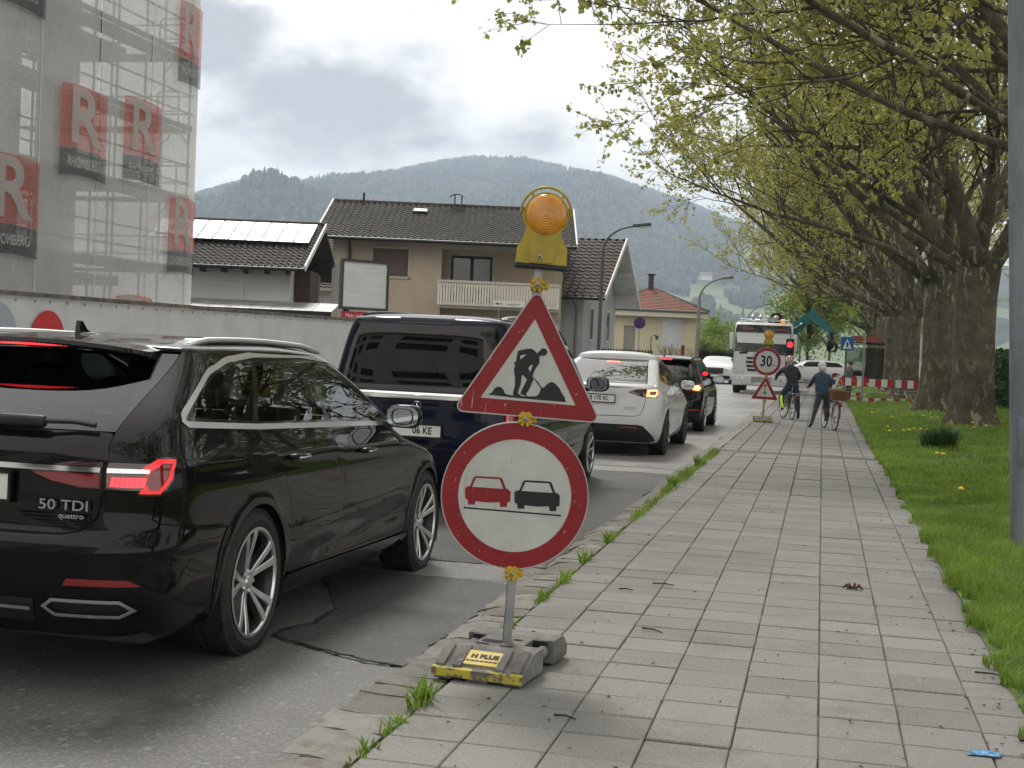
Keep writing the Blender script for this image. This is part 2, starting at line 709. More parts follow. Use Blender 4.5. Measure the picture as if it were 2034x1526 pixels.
# crack round the patch: a thin dark sunken seam
seam = []
for i in range(7):
    a, c = Vector(P1[i]), Vector(P1[i + 1])
    for j in range(max(2, int((c - a).length / 0.03))):
        p = a.lerp(c, j / max(2, int((c - a).length / 0.03)))
        seam.append((p.x - 0.012 + random.uniform(-0.014, 0.014), p.y - 0.010 + random.uniform(-0.014, 0.014)))
b = MB()
for i in range(len(seam) - 1):
    p, q = seam[i], seam[i + 1]
    wd = 0.006 + 0.008 * abs(math.sin(i * 1.7))
    d = Vector((q[0] - p[0], q[1] - p[1]))
    if d.length > 0.15 or d.length < 1e-4:
        continue
    nn = Vector((-d.y, d.x)).normalized() * wd
    z = road_z(p[1]) + 0.011
    b.quad((p[0] - nn.x, p[1] - nn.y, z), (p[0] + nn.x, p[1] + nn.y, z), (q[0] + nn.x, q[1] + nn.y, z), (q[0] - nn.x, q[1] - nn.y, z))
b.build('crack', mat('crack_black', (0.008, 0.008, 0.008), 0.95), road)
sheet('glare_strip', ragged([(-2.0, 8.72), (-8.0, 8.60), (-8.0, 9.30), (-2.1, 9.42)], 0.03, 0.06), 0.004, A_GLARE, road)  # pale strip painted where glare lies between the waiting cars
sheet('asphalt_patch', ragged([(-1.84, 9.44), (-5.1, 9.40), (-5.1, 13.0), (-5.0, 17.6), (-1.84, 17.9)], 0.02, 0.08), 0.007, A_PATCH, road)
sheet('glare_strip', ragged([(-1.84, 17.95), (-7.0, 17.8), (-7.0, 18.5), (-1.84, 18.75)], 0.02, 0.08), 0.004, A_GLARE, road)  # second painted glare band, ahead of the van
sheet('asphalt_patch', ragged([(-1.84, 18.8), (-8.4, 18.6), (-8.4, 320), (-1.84, 320)], 0.03, 1.0), 0.005, A_FAR_GLARE, road)  # no repair: the far road sheet, lightened to stand for sun glare

# granite kerb: one stone after another, the near ones parts of their own
kerb = strip([-1.86, -1.70, -1.52], ys, lambda x, y: (road_z(y) if x < -1.8 else walk_z(y)) - 0.03).build('kerb', BED)
tag(kerb, kind='structure')


def stone_mesh(x0, x1, y0, y1, zr, zw, jit=0.012):
    """one weathered stone: top falls from pavement height to road height"""
    b = MB()
    j = lambda a=jit: random.uniform(-a, a)
    nx, ny = 4, 3
    for iy in range(ny):
        for ix in range(nx):
            fx, fy = ix / (nx - 1), iy / (ny - 1)
            e = 0.012 if (ix in (0, nx - 1) or iy in (0, ny - 1)) else 0.0
            b.v.append((x0 + (x1 - x0) * fx + j(), y0 + (y1 - y0) * fy + j(), zr + (zw - zr) * min(1, fx * 1.9 + 0.25) - e + j(0.006)))
    for iy in range(ny - 1):
        for ix in range(nx - 1):
            a = iy * nx + ix
            b.f.append((a, a + 1, a + nx + 1, a + nx))
    ring = [0, 1, 2, 3, 7, 11, 10, 9, 8, 4]
    o = len(b.v)
    for k in ring:
        p = b.v[k]
        b.v.append((p[0], p[1], p[2] - 0.09))
    for i in range(len(ring)):
        k = (i + 1) % len(ring)
        b.f.append((ring[i], o + i, o + k, ring[k]))
    return b


y = 3.6
far = MB()
while y < 75:
    L = random.choice((0.17, 0.22, 0.26, 0.30, 0.36)) if y < 13 else random.uniform(0.7, 1.0)
    wob = 0.025 * math.sin(y * 2.1) if y < 13 else 0
    sm = stone_mesh(-1.845 + wob + random.uniform(-0.02, 0.02), -1.575 + random.uniform(-0.01, 0.01), y + 0.006, y + L - 0.008, road_z(y) + 0.012, walk_z(y) + 0.002, 0.012 if y < 13 else 0.006)
    if y < 22:
        sm.build('kerb_stone', STONE, kerb, smooth=40)
    else:
        far.add(sm.v, sm.f)
    y += L
# second row of setts where the gutter widens
for k in range(10):
    y0 = 8.62 + k * 0.105
    stone_mesh(-2.10 + random.uniform(-0.03, 0.03), -1.86, y0, y0 + 0.095, road_z(y0) + 0.006, road_z(y0) + 0.012, 0.008).build('kerb_stone', STONE, kerb, smooth=40)
tag(far.build('kerb_stones', STONE, kerb, smooth=40), kind='stuff')

# pavement of concrete slabs
walk = strip([-1.56, -0.3, 1.10], ys, lambda x, y: walk_z(y) - 0.016).build('pavement', BED)
tag(walk, kind='structure')
cols = [(-1.552, -1.268)] + [(-1.262 + 0.3305 * k, -1.262 + 0.3305 * (k + 1) - 0.0045) for k in range(6)] + [(0.721, 1.045)]
slab_me = {}


def slab(wd, ln):
    key = round(wd, 3)
    if key not in slab_me:
        b = MB()
        c = 0.005
        z1, z0 = 0.0, -0.04
        b.v = [(-wd / 2, -ln / 2, z0), (wd / 2, -ln / 2, z0), (wd / 2, ln / 2, z0), (-wd / 2, ln / 2, z0),
               (-wd / 2, -ln / 2, -c), (wd / 2, -ln / 2, -c), (wd / 2, ln / 2, -c), (-wd / 2, ln / 2, -c),
               (-wd / 2 + c, -ln / 2 + c, z1), (wd / 2 - c, -ln / 2 + c, z1), (wd / 2 - c, ln / 2 - c, z1), (-wd / 2 + c, ln / 2 - c, z1)]
        b.f = [(8, 9, 10, 11)] + [(i, (i + 1) % 4, 4 + (i + 1) % 4, 4 + i) for i in range(4)] + [(4 + i, 4 + (i + 1) % 4, 8 + (i + 1) % 4, 8 + i) for i in range(4)]
        slab_me[key] = b.mesh('slab')
        slab_me[key].materials.append(SLAB)
    return slab_me[key]


RL = 0.3095
rows = int((72 - 4.018) / RL)
far = MB()
cnt = 0
rs = random.Random(5)
for r in range(-1, rows):
    y0 = 4.018 + r * RL
    if 21.62 < y0 < 21.95:
        continue
    for k, (xa, xb) in enumerate(cols):
        off = 0.004 * math.sin(k * 2.3)
        yc = y0 + RL / 2 + off + rs.uniform(-0.003, 0.003)
        ln = RL - 0.010
        z = walk_z(yc) + rs.uniform(-0.003, 0.003)
        if cnt < 300:
            o = bpy.data.objects.new('slab', slab(xb - xa, ln))
            C.objects.link(o)
            o.parent = walk
            o.location = ((xa + xb) / 2 + rs.uniform(-0.0015, 0.0015), yc, z)
            o.rotation_euler = (rs.uniform(-0.006, 0.006), rs.uniform(-0.006, 0.006), rs.uniform(-0.006, 0.006))
            cnt += 1
        else:
            g = min(0.008, 0.003 + y0 * 0.00012)
            dz = rs.uniform(-0.004, 0.004)
            za, zb = walk_z(yc - ln / 2) + dz, walk_z(yc + ln / 2) + dz
            far.add([(xa + g, yc - ln / 2, za), (xb - g, yc - ln / 2, za), (xb - g, yc + ln / 2, zb), (xa + g, yc + ln / 2, zb),
                     (xa + g, yc - ln / 2, za - 0.03), (xb - g, yc - ln / 2, za - 0.03), (xb - g, yc + ln / 2, zb - 0.03), (xa + g, yc + ln / 2, zb - 0.03)],
                    [(0, 1, 2, 3), (0, 4, 5, 1), (1, 5, 6, 2), (2, 6, 7, 3), (3, 7, 4, 0)])
tag(far.build('slabs', SLAB, walk), kind='stuff')
b = MB()
zz = walk_z(21.8)
b.v = [(-1.55, 21.70, zz - 0.004), (1.05, 21.50, zz - 0.004), (1.05, 21.98, zz + 0.012), (-1.55, 22.14, zz + 0.012)]
b.f = [(0, 1, 2, 3)]
b.build('asphalt_filler', A_PATCH, walk)
sheet('paint_mark', [(0.62, 5.50), (0.74, 5.505), (0.76, 5.56), (0.70, 5.59), (0.64, 5.56)], 0.007, mat('blue_marking', (0.10, 0.28, 0.52), 0.8, var=0.6, vs=40), walk, walk_z)

# pavement and forecourt on the far side
b = strip([-30, -16, -8.75], [-40, 0, 20, 40, 80, 420], lambda x, y: 0.0 if y < 20 else -0.05)
tag(b.build('far_pavement', A_FAR_GLARE), kind='structure')
b = MB()
b.box(-8.75, -8.6, -40, 420, -0.3, -0.02)
tag(b.build('far_kerb', STONE), kind='structure')

# ------------------------------------------------------------------ lawn
def lawn_z(x, y):
    return 0.02 + walk_z(y) * 0.6 + 0.10 * sstep(1.2, 4.5, x) + 0.02 * math.sin(x * 1.3 + y * 0.7)


xs = [0.93, 1.2, 1.6, 2.2, 3, 4, 5.5, 7.5, 10, 16, 30]
lawn = strip(xs, [-30, -10, 0] + [2 + k * 1.0 for k in range(60)] + [70, 80, 110, 160, 300], lambda x, y: lawn_z(x, y) - 0.01 * (x < 1), 0.012).build('lawn', SOIL, smooth=True)
tag(lawn, kind='structure')


def blades(name, n, yr, xr, hmin, hmax, wd, edge=True, seed=1, centre=None, rad=0.2):
    g = np.random.default_rng(seed)
    if centre is None:
        u = g.random(n)
        y = yr[0] + (yr[1] - yr[0]) * u ** 1.35
        x = xr[0] + (xr[1] - xr[0]) * g.random(n) ** 1.3
    else:
        a, q = g.random(n) * 2 * np.pi, rad * np.sqrt(g.random(n))
        x, y = centre[0] + q * np.cos(a), centre[1] + q * np.sin(a)
    x = x + 0.05 * np.sin(y * 5.1) + 0.04 * np.sin(y * 13.7)
    clump = 0.5 + 0.5 * np.sin(x * 3.1 + 1.7 * np.sin(y * 1.9)) * np.sin(y * 2.7 + np.sin(x * 2.2))
    h = (hmin + (hmax - hmin) * g.random(n)) * (0.55 + 0.9 * clump)
    a = g.random(n) * 2 * np.pi
    lean = h * (0.15 + 0.65 * g.random(n))
    z = np.array([lawn_z(float(p), float(q)) for p, q in zip(x, y)]) - 0.015
    dx, dy = np.cos(a), np.sin(a)
    w = wd * (0.6 + 0.8 * g.random(n))
    V = np.zeros((n, 5, 3))
    for k, (f, s, hh) in enumerate(((0, -1, 0), (0, 1, 0), (0.35, -0.8, 0.6), (0.35, 0.8, 0.6), (1, 0, 1))):
        V[:, k, 0] = x + dx * lean * f - dy * w * s * 0.5
        V[:, k, 1] = y + dy * lean * f + dx * w * s * 0.5
        V[:, k, 2] = z + h * hh * (1 - 0.25 * f * lean / (h + 1e-6))
    i = np.arange(n)[:, None] * 5
    F = np.concatenate([i + np.array([[0, 1, 3]]), i + np.array([[0, 3, 2]]), i + np.array([[2, 3, 4]])], 1).reshape(-1, 3)
    me = bpy.data.meshes.new(name)
    me.from_pydata(V.reshape(-1, 3).tolist(), [], F.tolist())
    return me


g1 = obj('grass', blades('grass', 52000, (5.5, 16), (0.94, 3.4), 0.05, 0.13, 0.006, seed=1), GRASS)
tag(g1, 'short lush lawn grass beside the pavement near the grey post', 'grass', kind='stuff')
g2 = obj('grass', blades('grass', 52000, (15, 36), (0.94, 6.5), 0.05, 0.13, 0.014, seed=2), GRASS)
tag(g2, 'lawn grass around the plane tree trunks', 'grass', kind='stuff')
g3 = obj('grass', blades('grass', 26000, (35, 75), (0.96, 9.5), 0.05, 0.13, 0.030, seed=3), GRASS)
tag(g3, 'far lawn grass behind the plane trees', 'grass', kind='stuff')
DARKG = m_grass('grass_tuft', (0.030, 0.075, 0.022), (0.050, 0.11, 0.03), (0.07, 0.13, 0.04))
tf = obj('grass_tuft', blades('grass_tuft', 900, None, None, 0.22, 0.40, 0.012, seed=4, centre=(2.05, 24.4), rad=0.28), DARKG)
tag(tf, 'tall dark green grass tuft standing out of the lawn in front of the trees', 'grass tuft')

# dandelions
FLW = mat('dandelion_yellow', (0.72, 0.55, 0.02), 0.7)
STEM = mat('weed_stem', (0.10, 0.17, 0.035), 0.6)
dand = None
for (x, y) in [(1.75, 21.3), (1.82, 21.15), (1.5, 15.1), (1.32, 27.0), (1.75, 28.2), (1.62, 27.6), (1.90, 29.0), (2.02, 28.9), (2.14, 28.8), (1.40, 29.5), (3.15, 29.8), (3.45, 30.3), (3.3, 31.5), (2.6, 33.8), (2.75, 33.9), (2.5, 35.0), (1.7, 34.0), (1.3, 36.0)]:
    if dand is None:
        dand = thing('dandelion', 'x', 'flower')
        MB().lathe([(0.002, 0.035), (0.018, 0.026), (0.036, 0.012), (0.03, 0.0), (0.004, -0.01)], 9).build('bloom', FLW, dand, loc=(0, 0, 0.17))
        MB().tube([(0, 0, 0), (0.01, 0, 0.09), (0, 0, 0.17)], 0.004, 5).build('stem', STEM, dand)
        d = dand
    else:
        d = copy_tree(dand)
    d.location = (x, y, lawn_z(x, y) - 0.01)
    d['label'] = 'small yellow dandelion flower standing in the lawn'
    d['group'] = 'dandelions in the lawn'


# weeds in the kerb joint
def weed(x, y, n, h, label, seed):
    g = random.Random(seed)
    b = MB()
    for k in range(n):
        a, l = g.uniform(0, 2 * PI), h * g.uniform(0.5, 1.1)
        sp = l * g.uniform(0.3, 0.9)
        ox, oy = g.uniform(-0.03, 0.03), g.uniform(-0.10, 0.10)
        w = g.uniform(0.004, 0.010)
        d = Vector((math.cos(a), math.sin(a), 0))
        s = Vector((-d.y, d.x, 0)) * w
        p0, p1, p2 = Vector((ox, oy, 0)), Vector((ox, oy, l * 0.6)) + d * sp * 0.4, Vector((ox, oy, l)) + d * sp
        b.add([p0 - s * 0.5, p0 + s * 0.5, p1 + s, p1 - s, p2], [(0, 1, 2, 3), (3, 2, 4)])
    o = b.build('weed', GRASS, loc=(x, y, walk_z(y) - 0.02))
    tag(o, label, 'weed', 'weeds growing in the kerb joint')


for k, (x, y, n, h, lb) in enumerate([
    (-1.56, 5.42, 46, 0.13, 'largest green weed in the kerb joint, left of the grey sign base'),
    (-1.565, 5.05, 22, 0.07, 'small weed in the kerb joint just nearer than the largest one'),
    (-1.565, 4.72, 20, 0.05, 'low weed in the kerb joint at the bottom edge of the picture'),
    (-1.56, 7.05, 30, 0.07, 'weed in the kerb joint right behind the grey sign base'),
    (-1.56, 7.9, 30, 0.08, 'second weed in the kerb joint behind the grey sign base'),
    (-1.56, 8.6, 34, 0.09, 'third weed in the kerb joint behind the grey sign base'),
    (-1.565, 9.5, 34, 0.10, 'fourth weed in the kerb joint behind the grey sign base'),
    (-1.565, 10.6, 34, 0.11, 'weed in the kerb joint level with the right edge of the round sign'),
    (-1.57, 15.3, 80, 0.15, 'bushy weed in the kerb joint beside the dark blue van'),
    (-1.58, 18.6, 90, 0.18, 'tall weed in the kerb joint before the dark filler strip')]):
    weed(x, y, n, h, lb, k)

# low growth all along the joint
g = random.Random(12)
b = MB()
for k in range(3600):
    y = 4.2 + 17.5 * g.random() ** 0.8
    den = 0.5 + 0.5 * math.sin(y * 3.1 + 1.3 * math.sin(y * 1.7))
    if g.random() > 0.12 + 0.88 * max(den ** 2, sstep(11, 15, y)):
        continue
    x = -1.562 + g.gauss(0, 0.012 + 0.022 * sstep(9, 15, y))
    L = g.uniform(0.012, 0.04) * (1 + 0.9 * sstep(9, 16, y)) * (0.6 + den)
    a, w = g.uniform(0, 6.28), g.uniform(0.002, 0.005) * (1 + sstep(9, 16, y))
    d = Vector((math.cos(a), math.sin(a), 0))
    s_ = Vector((-d.y, d.x, 0)) * w
    p0 = Vector((x, y, walk_z(y) - 0.012))
    p1 = p0 + d * L * g.uniform(0.2, 0.8) + Vector((0, 0, L))
    b.add([p0 - s_, p0 + s_, p1], [(0, 1, 2)])
tag(b.build('joint_moss', GRASS), 'low grass and moss in the joint between kerb and slabs', 'weeds', kind='stuff')

# twigs on the slabs
TWIG = mat('dead_twig', (0.035, 0.027, 0.020), 0.9)
for k, (x, y, L, a, lb) in enumerate([
    (-0.95, 5.42, 0.10, -0.25, 'short dark twig on the slabs right in front of the sign base'),
    (-0.82, 7.28, 0.14, -0.55, 'slanted dark twig on the slabs right behind the sign base'),
    (-0.93, 8.75, 0.14, 0.0, 'straight dark twig on the slabs beside the round sign'),
    (-1.13, 8.45, 0.09, 0.0, 'small dark twig close to the kerb beside the round sign'),
    (0.92, 5.78, 0.14, 0.1, 'dark twig at the right edge of the slabs near the lawn'),
    (0.88, 6.95, 0.16, -0.3, 'dark twig at the lawn edge on the right')]):
    z = walk_z(y) + 0.006
    b = MB().tube([(-L / 2, 0, 0.004), (0, 0.006, 0.008), (L / 2, -0.004, 0.003)], [0.005, 0.0045, 0.003], 5)
    tag(b.build('twig', TWIG, loc=(x, y, z), rot=(0, 0, a)), lb, 'twig', 'twigs fallen on the pavement')
lf = MB()
g = random.Random(3)
for k in range(480):
    x, y = g.uniform(-1.5, 0.95), 4.3 + 18 * g.random() ** 1.6
    if g.random() < 0.5:
        x = 0.98 - 0.16 * abs(g.gauss(0, 1))
    s, a, z = g.uniform(0.004, 0.014), g.uniform(0, PI), walk_z(y) + 0.005
    c_, s_ = math.cos(a) * s, math.sin(a) * s
    lf.add([(x - c_, y - s_, z), (x + s_ * 0.6, y - c_ * 0.6, z + s * 0.5), (x + c_ * 1.4, y + s_ * 1.4, z + 0.001), (x - s_ * 0.6, y + c_ * 0.6, z + s * 0.3)], [(0, 1, 2, 3)])
tag(lf.build('leaf_litter', mat('dry_litter', (0.05, 0.038, 0.025), 0.9, var=0.5, vs=2)), 'scattered bits of dry leaf and bud scales on the slabs', 'litter', kind='stuff')
b = MB()
g = random.Random(8)
for k in range(7):
    a = k * 0.9
    b.tube([(0.02 * math.cos(a), 0.015 * math.sin(a), 0.004), (0.04 * math.cos(a + .4), 0.03 * math.sin(a + .4), 0.028), (0.07 * math.cos(a + .5), 0.045 * math.sin(a + .5), 0.006)], [0.006, 0.011, 0.004], 5)
tag(b.build('dry_leaf', mat('dry_leaf_brown', (0.085, 0.05, 0.032), 0.85), loc=(0.27, 9.2, walk_z(9.2))), 'curled brown dry leaf lying in the middle of the slabs', 'leaf')
# ------------------------------------------------------------------ mountains
RT = [(-0.80, 215), (-0.45, 250), (-0.30, 262), (-0.239, 294), (-0.215, 319), (-0.19, 336), (-0.16, 332), (-0.123, 348), (-0.087, 369), (-0.061, 389), (-0.036, 405), (-0.013, 403),
      (0.001, 407), (0.024, 394), (0.046, 381), (0.065, 372), (0.08, 358), (0.098, 344), (0.136, 310), (0.173, 270), (0.21, 231), (0.30, 205), (0.45, 215), (0.8, 190)]
rt_x, rt_y = np.array([p[0] for p in RT]), np.array([p[1] for p in RT])


def noise2(x, y, seed=0):
    g = np.random.default_rng(seed)
    o = np.zeros_like(x)
    for k in range(9):
        f = 0.0011 * 1.55 ** k
        a = g.random() * 6.28
        ph = g.random(2) * 6.28
        o += np.sin((x * np.cos(a) + y * np.sin(a)) * f * 6.28 + ph[0]) * np.cos((y * np.cos(a) - x * np.sin(a)) * f * 5.1 + ph[1]) / 1.55 ** k
    return o


def hill_h(t, d):
    """height of the slope at bearing t (lateral / distance) and distance d"""
    r = np.interp(t, rt_x, rt_y) - 4
    near = 1150 + 250 * np.sin(t * 9 + 1)
    f = np.clip((d - near) / (3000 - near), 0, 1)
    s = f ** 0.85
    w = np.sin(np.pi * np.clip(f, 0, 1))
    h = (r + 0) * s + w * 30 * noise2(t * 3000, d * 1.0, 3)
    back = np.clip((d - 3000) / 900, 0, 1)
    return h * (1 - 0.55 * back)


ts = np.linspace(-0.8, 0.8, 261)
ds = np.concatenate([np.linspace(850, 3000, 70), np.linspace(3060, 3500, 6)])
T, D = np.meshgrid(ts, ds)
Hh = hill_h(T, D)
px = CAMR.x * T * D + CAMF.x * D
py = CAMR.y * T * D + CAMF.y * D
V = np.stack([px, py, Hh - 3], -1).reshape(-1, 3)
n_t = len(ts)
F = [(j * n_t + i, j * n_t + i + 1, (j + 1) * n_t + i + 1, (j + 1) * n_t + i) for j in range(len(ds) - 1) for i in range(n_t - 1)]


def meadow(t, d, h):
    m = noise2(t * 2600 + 900, d * 1.3, 11) + 0.55 * noise2(t * 9000, d * 2.9, 17)
    low = np.clip((210 - h) / 120, -0.6, 1)
    top = np.exp(-((t - 0.045) / 0.022) ** 2 - ((h - 335) / 22) ** 2) * 2.2
    return m * 0.6 + low * 0.55 + top - 1.05 + 0.45 * np.clip(t * 6, -1, 1)


t_ = NT('hillside')
w_ = t_.n('ShaderNodeNewGeometry').outputs['Position']
at = t_.n('ShaderNodeVertexColor', layer_name='kind')
forest = t_.mix(t_.ramp(t_.noise(0.012, 6, 0.6, w_), 0.35, 0.65), (0.022, 0.030, 0.020), (0.060, 0.070, 0.040))
mead = t_.mix(t_.ramp(t_.noise(0.009, 5, 0.6, w_), 0.35, 0.65), (0.13, 0.17, 0.07), (0.19, 0.23, 0.10))
sepc = t_.n('ShaderNodeSeparateColor')
t_.l(at.outputs[0], sepc.inputs[0])
c_ = t_.mix(t_.ramp(sepc.outputs[0], 0.42, 0.58), forest, mead)
t_.set(col=c_, rough=0.95, spec=0.1)
HILL = t_.m
me = bpy.data.meshes.new('mountain')
me.from_pydata(V.tolist(), [], F)
ca = me.color_attributes.new('kind', 'FLOAT_COLOR', 'POINT')
mk = np.clip(0.5 + meadow(T, D, Hh) * 1.6, 0, 1).reshape(-1)
ca.data.foreach_set('color', np.stack([mk, mk, mk, np.ones_like(mk)], -1).reshape(-1).astype(np.float32))
mo = obj('mountain', me, HILL, smooth=True)
tag(mo, kind='structure')

# wooded slopes: conifers and pale spring broadleaf crowns, far too many to count
g = np.random.default_rng(21)
N = 30000
t0 = g.uniform(-0.34, 0.33, N)
d0 = 1150 + (3060 - 1150) * g.random(N) ** 0.72
ridge = g.random(N) < 0.16
d0 = np.where(ridge, 2960 + g.random(N) * 75, d0)
h0 = hill_h(t0, d0)
keep = (meadow(t0, d0, h0) < -0.02 + 0.10 * g.standard_normal(N)) & (h0 > 4)
t0, d0, h0 = t0[keep], d0[keep], h0[keep]
n = len(t0)
conif = g.random(n) < np.clip(0.45 + (h0 - 150) / 300, 0.25, 0.92)


def canopy(name, sel, m, conical):
    tt, dd, hh = t0[sel], d0[sel], h0[sel]
    k = len(tt)
    cx, cy = CAMR.x * tt * dd + CAMF.x * dd, CAMR.y * tt * dd + CAMF.y * dd
    ht = g.uniform(10, 19, k) if conical else g.uniform(10, 18, k)
    rd = ht * (g.uniform(0.17, 0.26, k) if conical else g.uniform(0.36, 0.55, k))
    prof = [(1.0, 0.06), (0.62, 0.45), (0.0, 1.0)] if conical else [(0.7, 0.05), (1.0, 0.45), (0.62, 0.85), (0.0, 1.0)]
    ns = 5
    vs, fs = [], []
    ang = g.random(k) * 6.28
    VV = []
    for (r, z) in prof[:-1]:
        for j in range(ns):
            a = ang + 6.283 * j / ns
            q = rd * r * g.uniform(0.75, 1.2, k)
            VV.append(np.stack([cx + q * np.cos(a), cy + q * np.sin(a), hh - 3 + ht * z], -1))
    VV.append(np.stack([cx, cy, hh - 3 + ht], -1))
    A = np.stack(VV, 1)
    per = A.shape[1]
    base = (np.arange(k) * per)[:, None]
    FF = []
    L = len(prof) - 1
    for i in range(L - 1):
        for j in range(ns):
            j2 = (j + 1) % ns
            FF.append(base + np.array([[i * ns + j, i * ns + j2, (i + 1) * ns + j2]]))
            FF.append(base + np.array([[i * ns + j, (i + 1) * ns + j2, (i + 1) * ns + j]]))
    for j in range(ns):
        FF.append(base + np.array([[(L - 1) * ns + j, (L - 1) * ns + (j + 1) % ns, per - 1]]))
    me = bpy.data.meshes.new(name)
    me.from_pydata(A.reshape(-1, 3).tolist(), [], np.stack(FF, 1).reshape(-1, 3).tolist())
    return obj(name, me, m)


def m_far(name, a, b_):
    t = NT(name)
    w = t.n('ShaderNodeNewGeometry').outputs['Position']
    t.set(col=t.mix(t.ramp(t.noise(0.03, 4, 0.7, w), 0.3, 0.7), a, b_), rough=0.95, spec=0.1)
    return t.m


fo = canopy('conifer_forest', conif, m_far('conifer_far', (0.012, 0.024, 0.013), (0.028, 0.045, 0.022)), True)
tag(fo, 'dark conifer forest covering the hazy mountain', 'forest', kind='stuff')
fo = canopy('spring_woodland', ~conif, m_far('broadleaf_far', (0.045, 0.055, 0.030), (0.10, 0.112, 0.055)), False)
tag(fo, 'pale green spring woodland on the lower mountain slopes', 'forest', kind='stuff')

# a few farmhouses on the far slope
for k, (u, dd, lb) in enumerate([(0.139, 1850, 'white farmhouse on the lower green slope'), (0.145, 1700, 'second white farmhouse a little right on the lower green slope'), (0.115, 2000, 'small pale farmhouse higher up the lower green slope')]):
    hb = float(hill_h(np.array([u]), np.array([dd]))[0]) - 4
    p = site(u * dd, dd, hb)
    o = thing('farmhouse', lb, 'house', p, YAW + 0.3, 'farmhouses on the mountain slope')
    MB().box(-9, 9, -5, 5, 0, 7).build('wall', mat('far_white', (0.75, 0.74, 0.70), 0.8), o)
    b = MB()
    b.add([(-10, -6, 6.8), (10, -6, 6.8), (10, 6, 6.8), (-10, 6, 6.8), (-10, 0, 11), (10, 0, 11)], [(0, 1, 5, 4), (2, 3, 4, 5), (0, 4, 3), (1, 2, 5)])
    b.build('roof', mat('far_roof', (0.16, 0.12, 0.10), 0.8), o)

# the damp valley air
b = MB()
b.box(-3700, 2900, -100, 4300, -1.6, 470)
hz = b.build('haze')
t = NT('valley_haze')
t.t.nodes.remove(t.b)
pv = t.n('ShaderNodeVolumePrincipled')
pv.inputs['Color'].default_value = (0.68, 0.82, 1.0, 1)
pv.inputs['Density'].default_value = 0.00030
pv.inputs['Anisotropy'].default_value = 0.35
t.l(pv.outputs[0], t.o.inputs['Volume'])
hz.data.materials.append(t.m)
tag(hz, 'pale blue valley haze in the air', 'haze', kind='stuff')
# ------------------------------------------------------------------ buildings
def stucco(name, col, dirt=0.35):
    t = NT(name)
    g = t.coord('Object')
    c = t.mix(t.ramp(t.noise(0.9, 6, 0.6, g), 0.3, 0.7), tuple(x * 0.90 for x in col), tuple(min(1, x * 1.05) for x in col))
    st = t.noise(2.2, 6, 0.7, t.coord('Object', (1.6, 1.6, 0.12)))
    c = t.mix(t.math('MULTIPLY', t.ramp(st, 0.52, 0.78), dirt), c, tuple(x * 0.55 for x in col))
    t.set(col=c, rough=0.9, spec=0.2)
    t.bump(t.noise(70, 3, 0.6, g), 0.25, 0.01)
    return t.m


def tile_mat(name, a, b_, moss=0.3):
    t = NT(name)
    g = t.coord('Object')
    br = t.n('ShaderNodeTexVoronoi')
    br.inputs['Scale'].default_value = 3.3
    t.l(g, br.inputs['Vector'])
    s_ = t.n('ShaderNodeSeparateColor')
    t.l(br.outputs['Color'], s_.inputs[0])
    c = t.mix(s_.outputs[0], a, b_)
    c = t.mix(t.math('MULTIPLY', t.ramp(t.noise(5, 6, 0.7, g), 0.5, 0.75), moss), c, (0.13, 0.125, 0.09))
    t.set(col=c, rough=0.75, spec=0.3)
    return t.m


def tile_roof(parent, el, er, rl, rr, nc, nr, m, amp=0.028, step=0.035, name='roof_tiles', samp=6):
    """roof of wavy tiles laid course by course between eave (el-er) and ridge (rl-rr)"""
    el, er, rl, rr = map(Vector, (el, er, rl, rr))
    nrm = (er - el).cross(rl - el).normalized()
    if nrm.z < 0:
        nrm = -nrm
    b = MB()
    N = nc * samp
    for r in range(nr):
        f0, f1 = r / nr, (r + 1.12) / nr
        o = len(b.v)
        for f, lift in ((f0, step), (f0, step - 0.03), (min(f1, 1.02), 0.0)):
            a, c = el.lerp(rl, f), er.lerp(rr, f)
            for i in range(N + 1):
                u = i / N
                ph = (i % samp) / samp
                wv = amp * (math.sin(2 * PI * ph) + 0.35 * math.sin(4 * PI * ph))
                b.v.append(tuple(a.lerp(c, u) + nrm * (lift + wv)))
        n1 = N + 1
        for i in range(N):
            b.f.append((o + n1 + i, o + n1 + i + 1, o + i + 1, o + i))
            b.f.append((o + i, o + i + 1, o + 2 * n1 + i + 1, o + 2 * n1 + i))
    return tag(b.build(name, m, parent), kind='stuff')


def slab_roof(parent, pts, th, m, name='roof'):
    """closed slab from an outline of four corner points, given thickness downwards"""
    pts = [Vector(p) for p in pts]
    lo = [p - Vector((0, 0, th)) for p in pts]
    b = MB()
    b.add(pts + lo, [(0, 1, 2, 3), (7, 6, 5, 4)] + [(i, 4 + i, 4 + (i + 1) % 4, (i + 1) % 4) for i in range(4)])
    return b.build(name, m, parent)


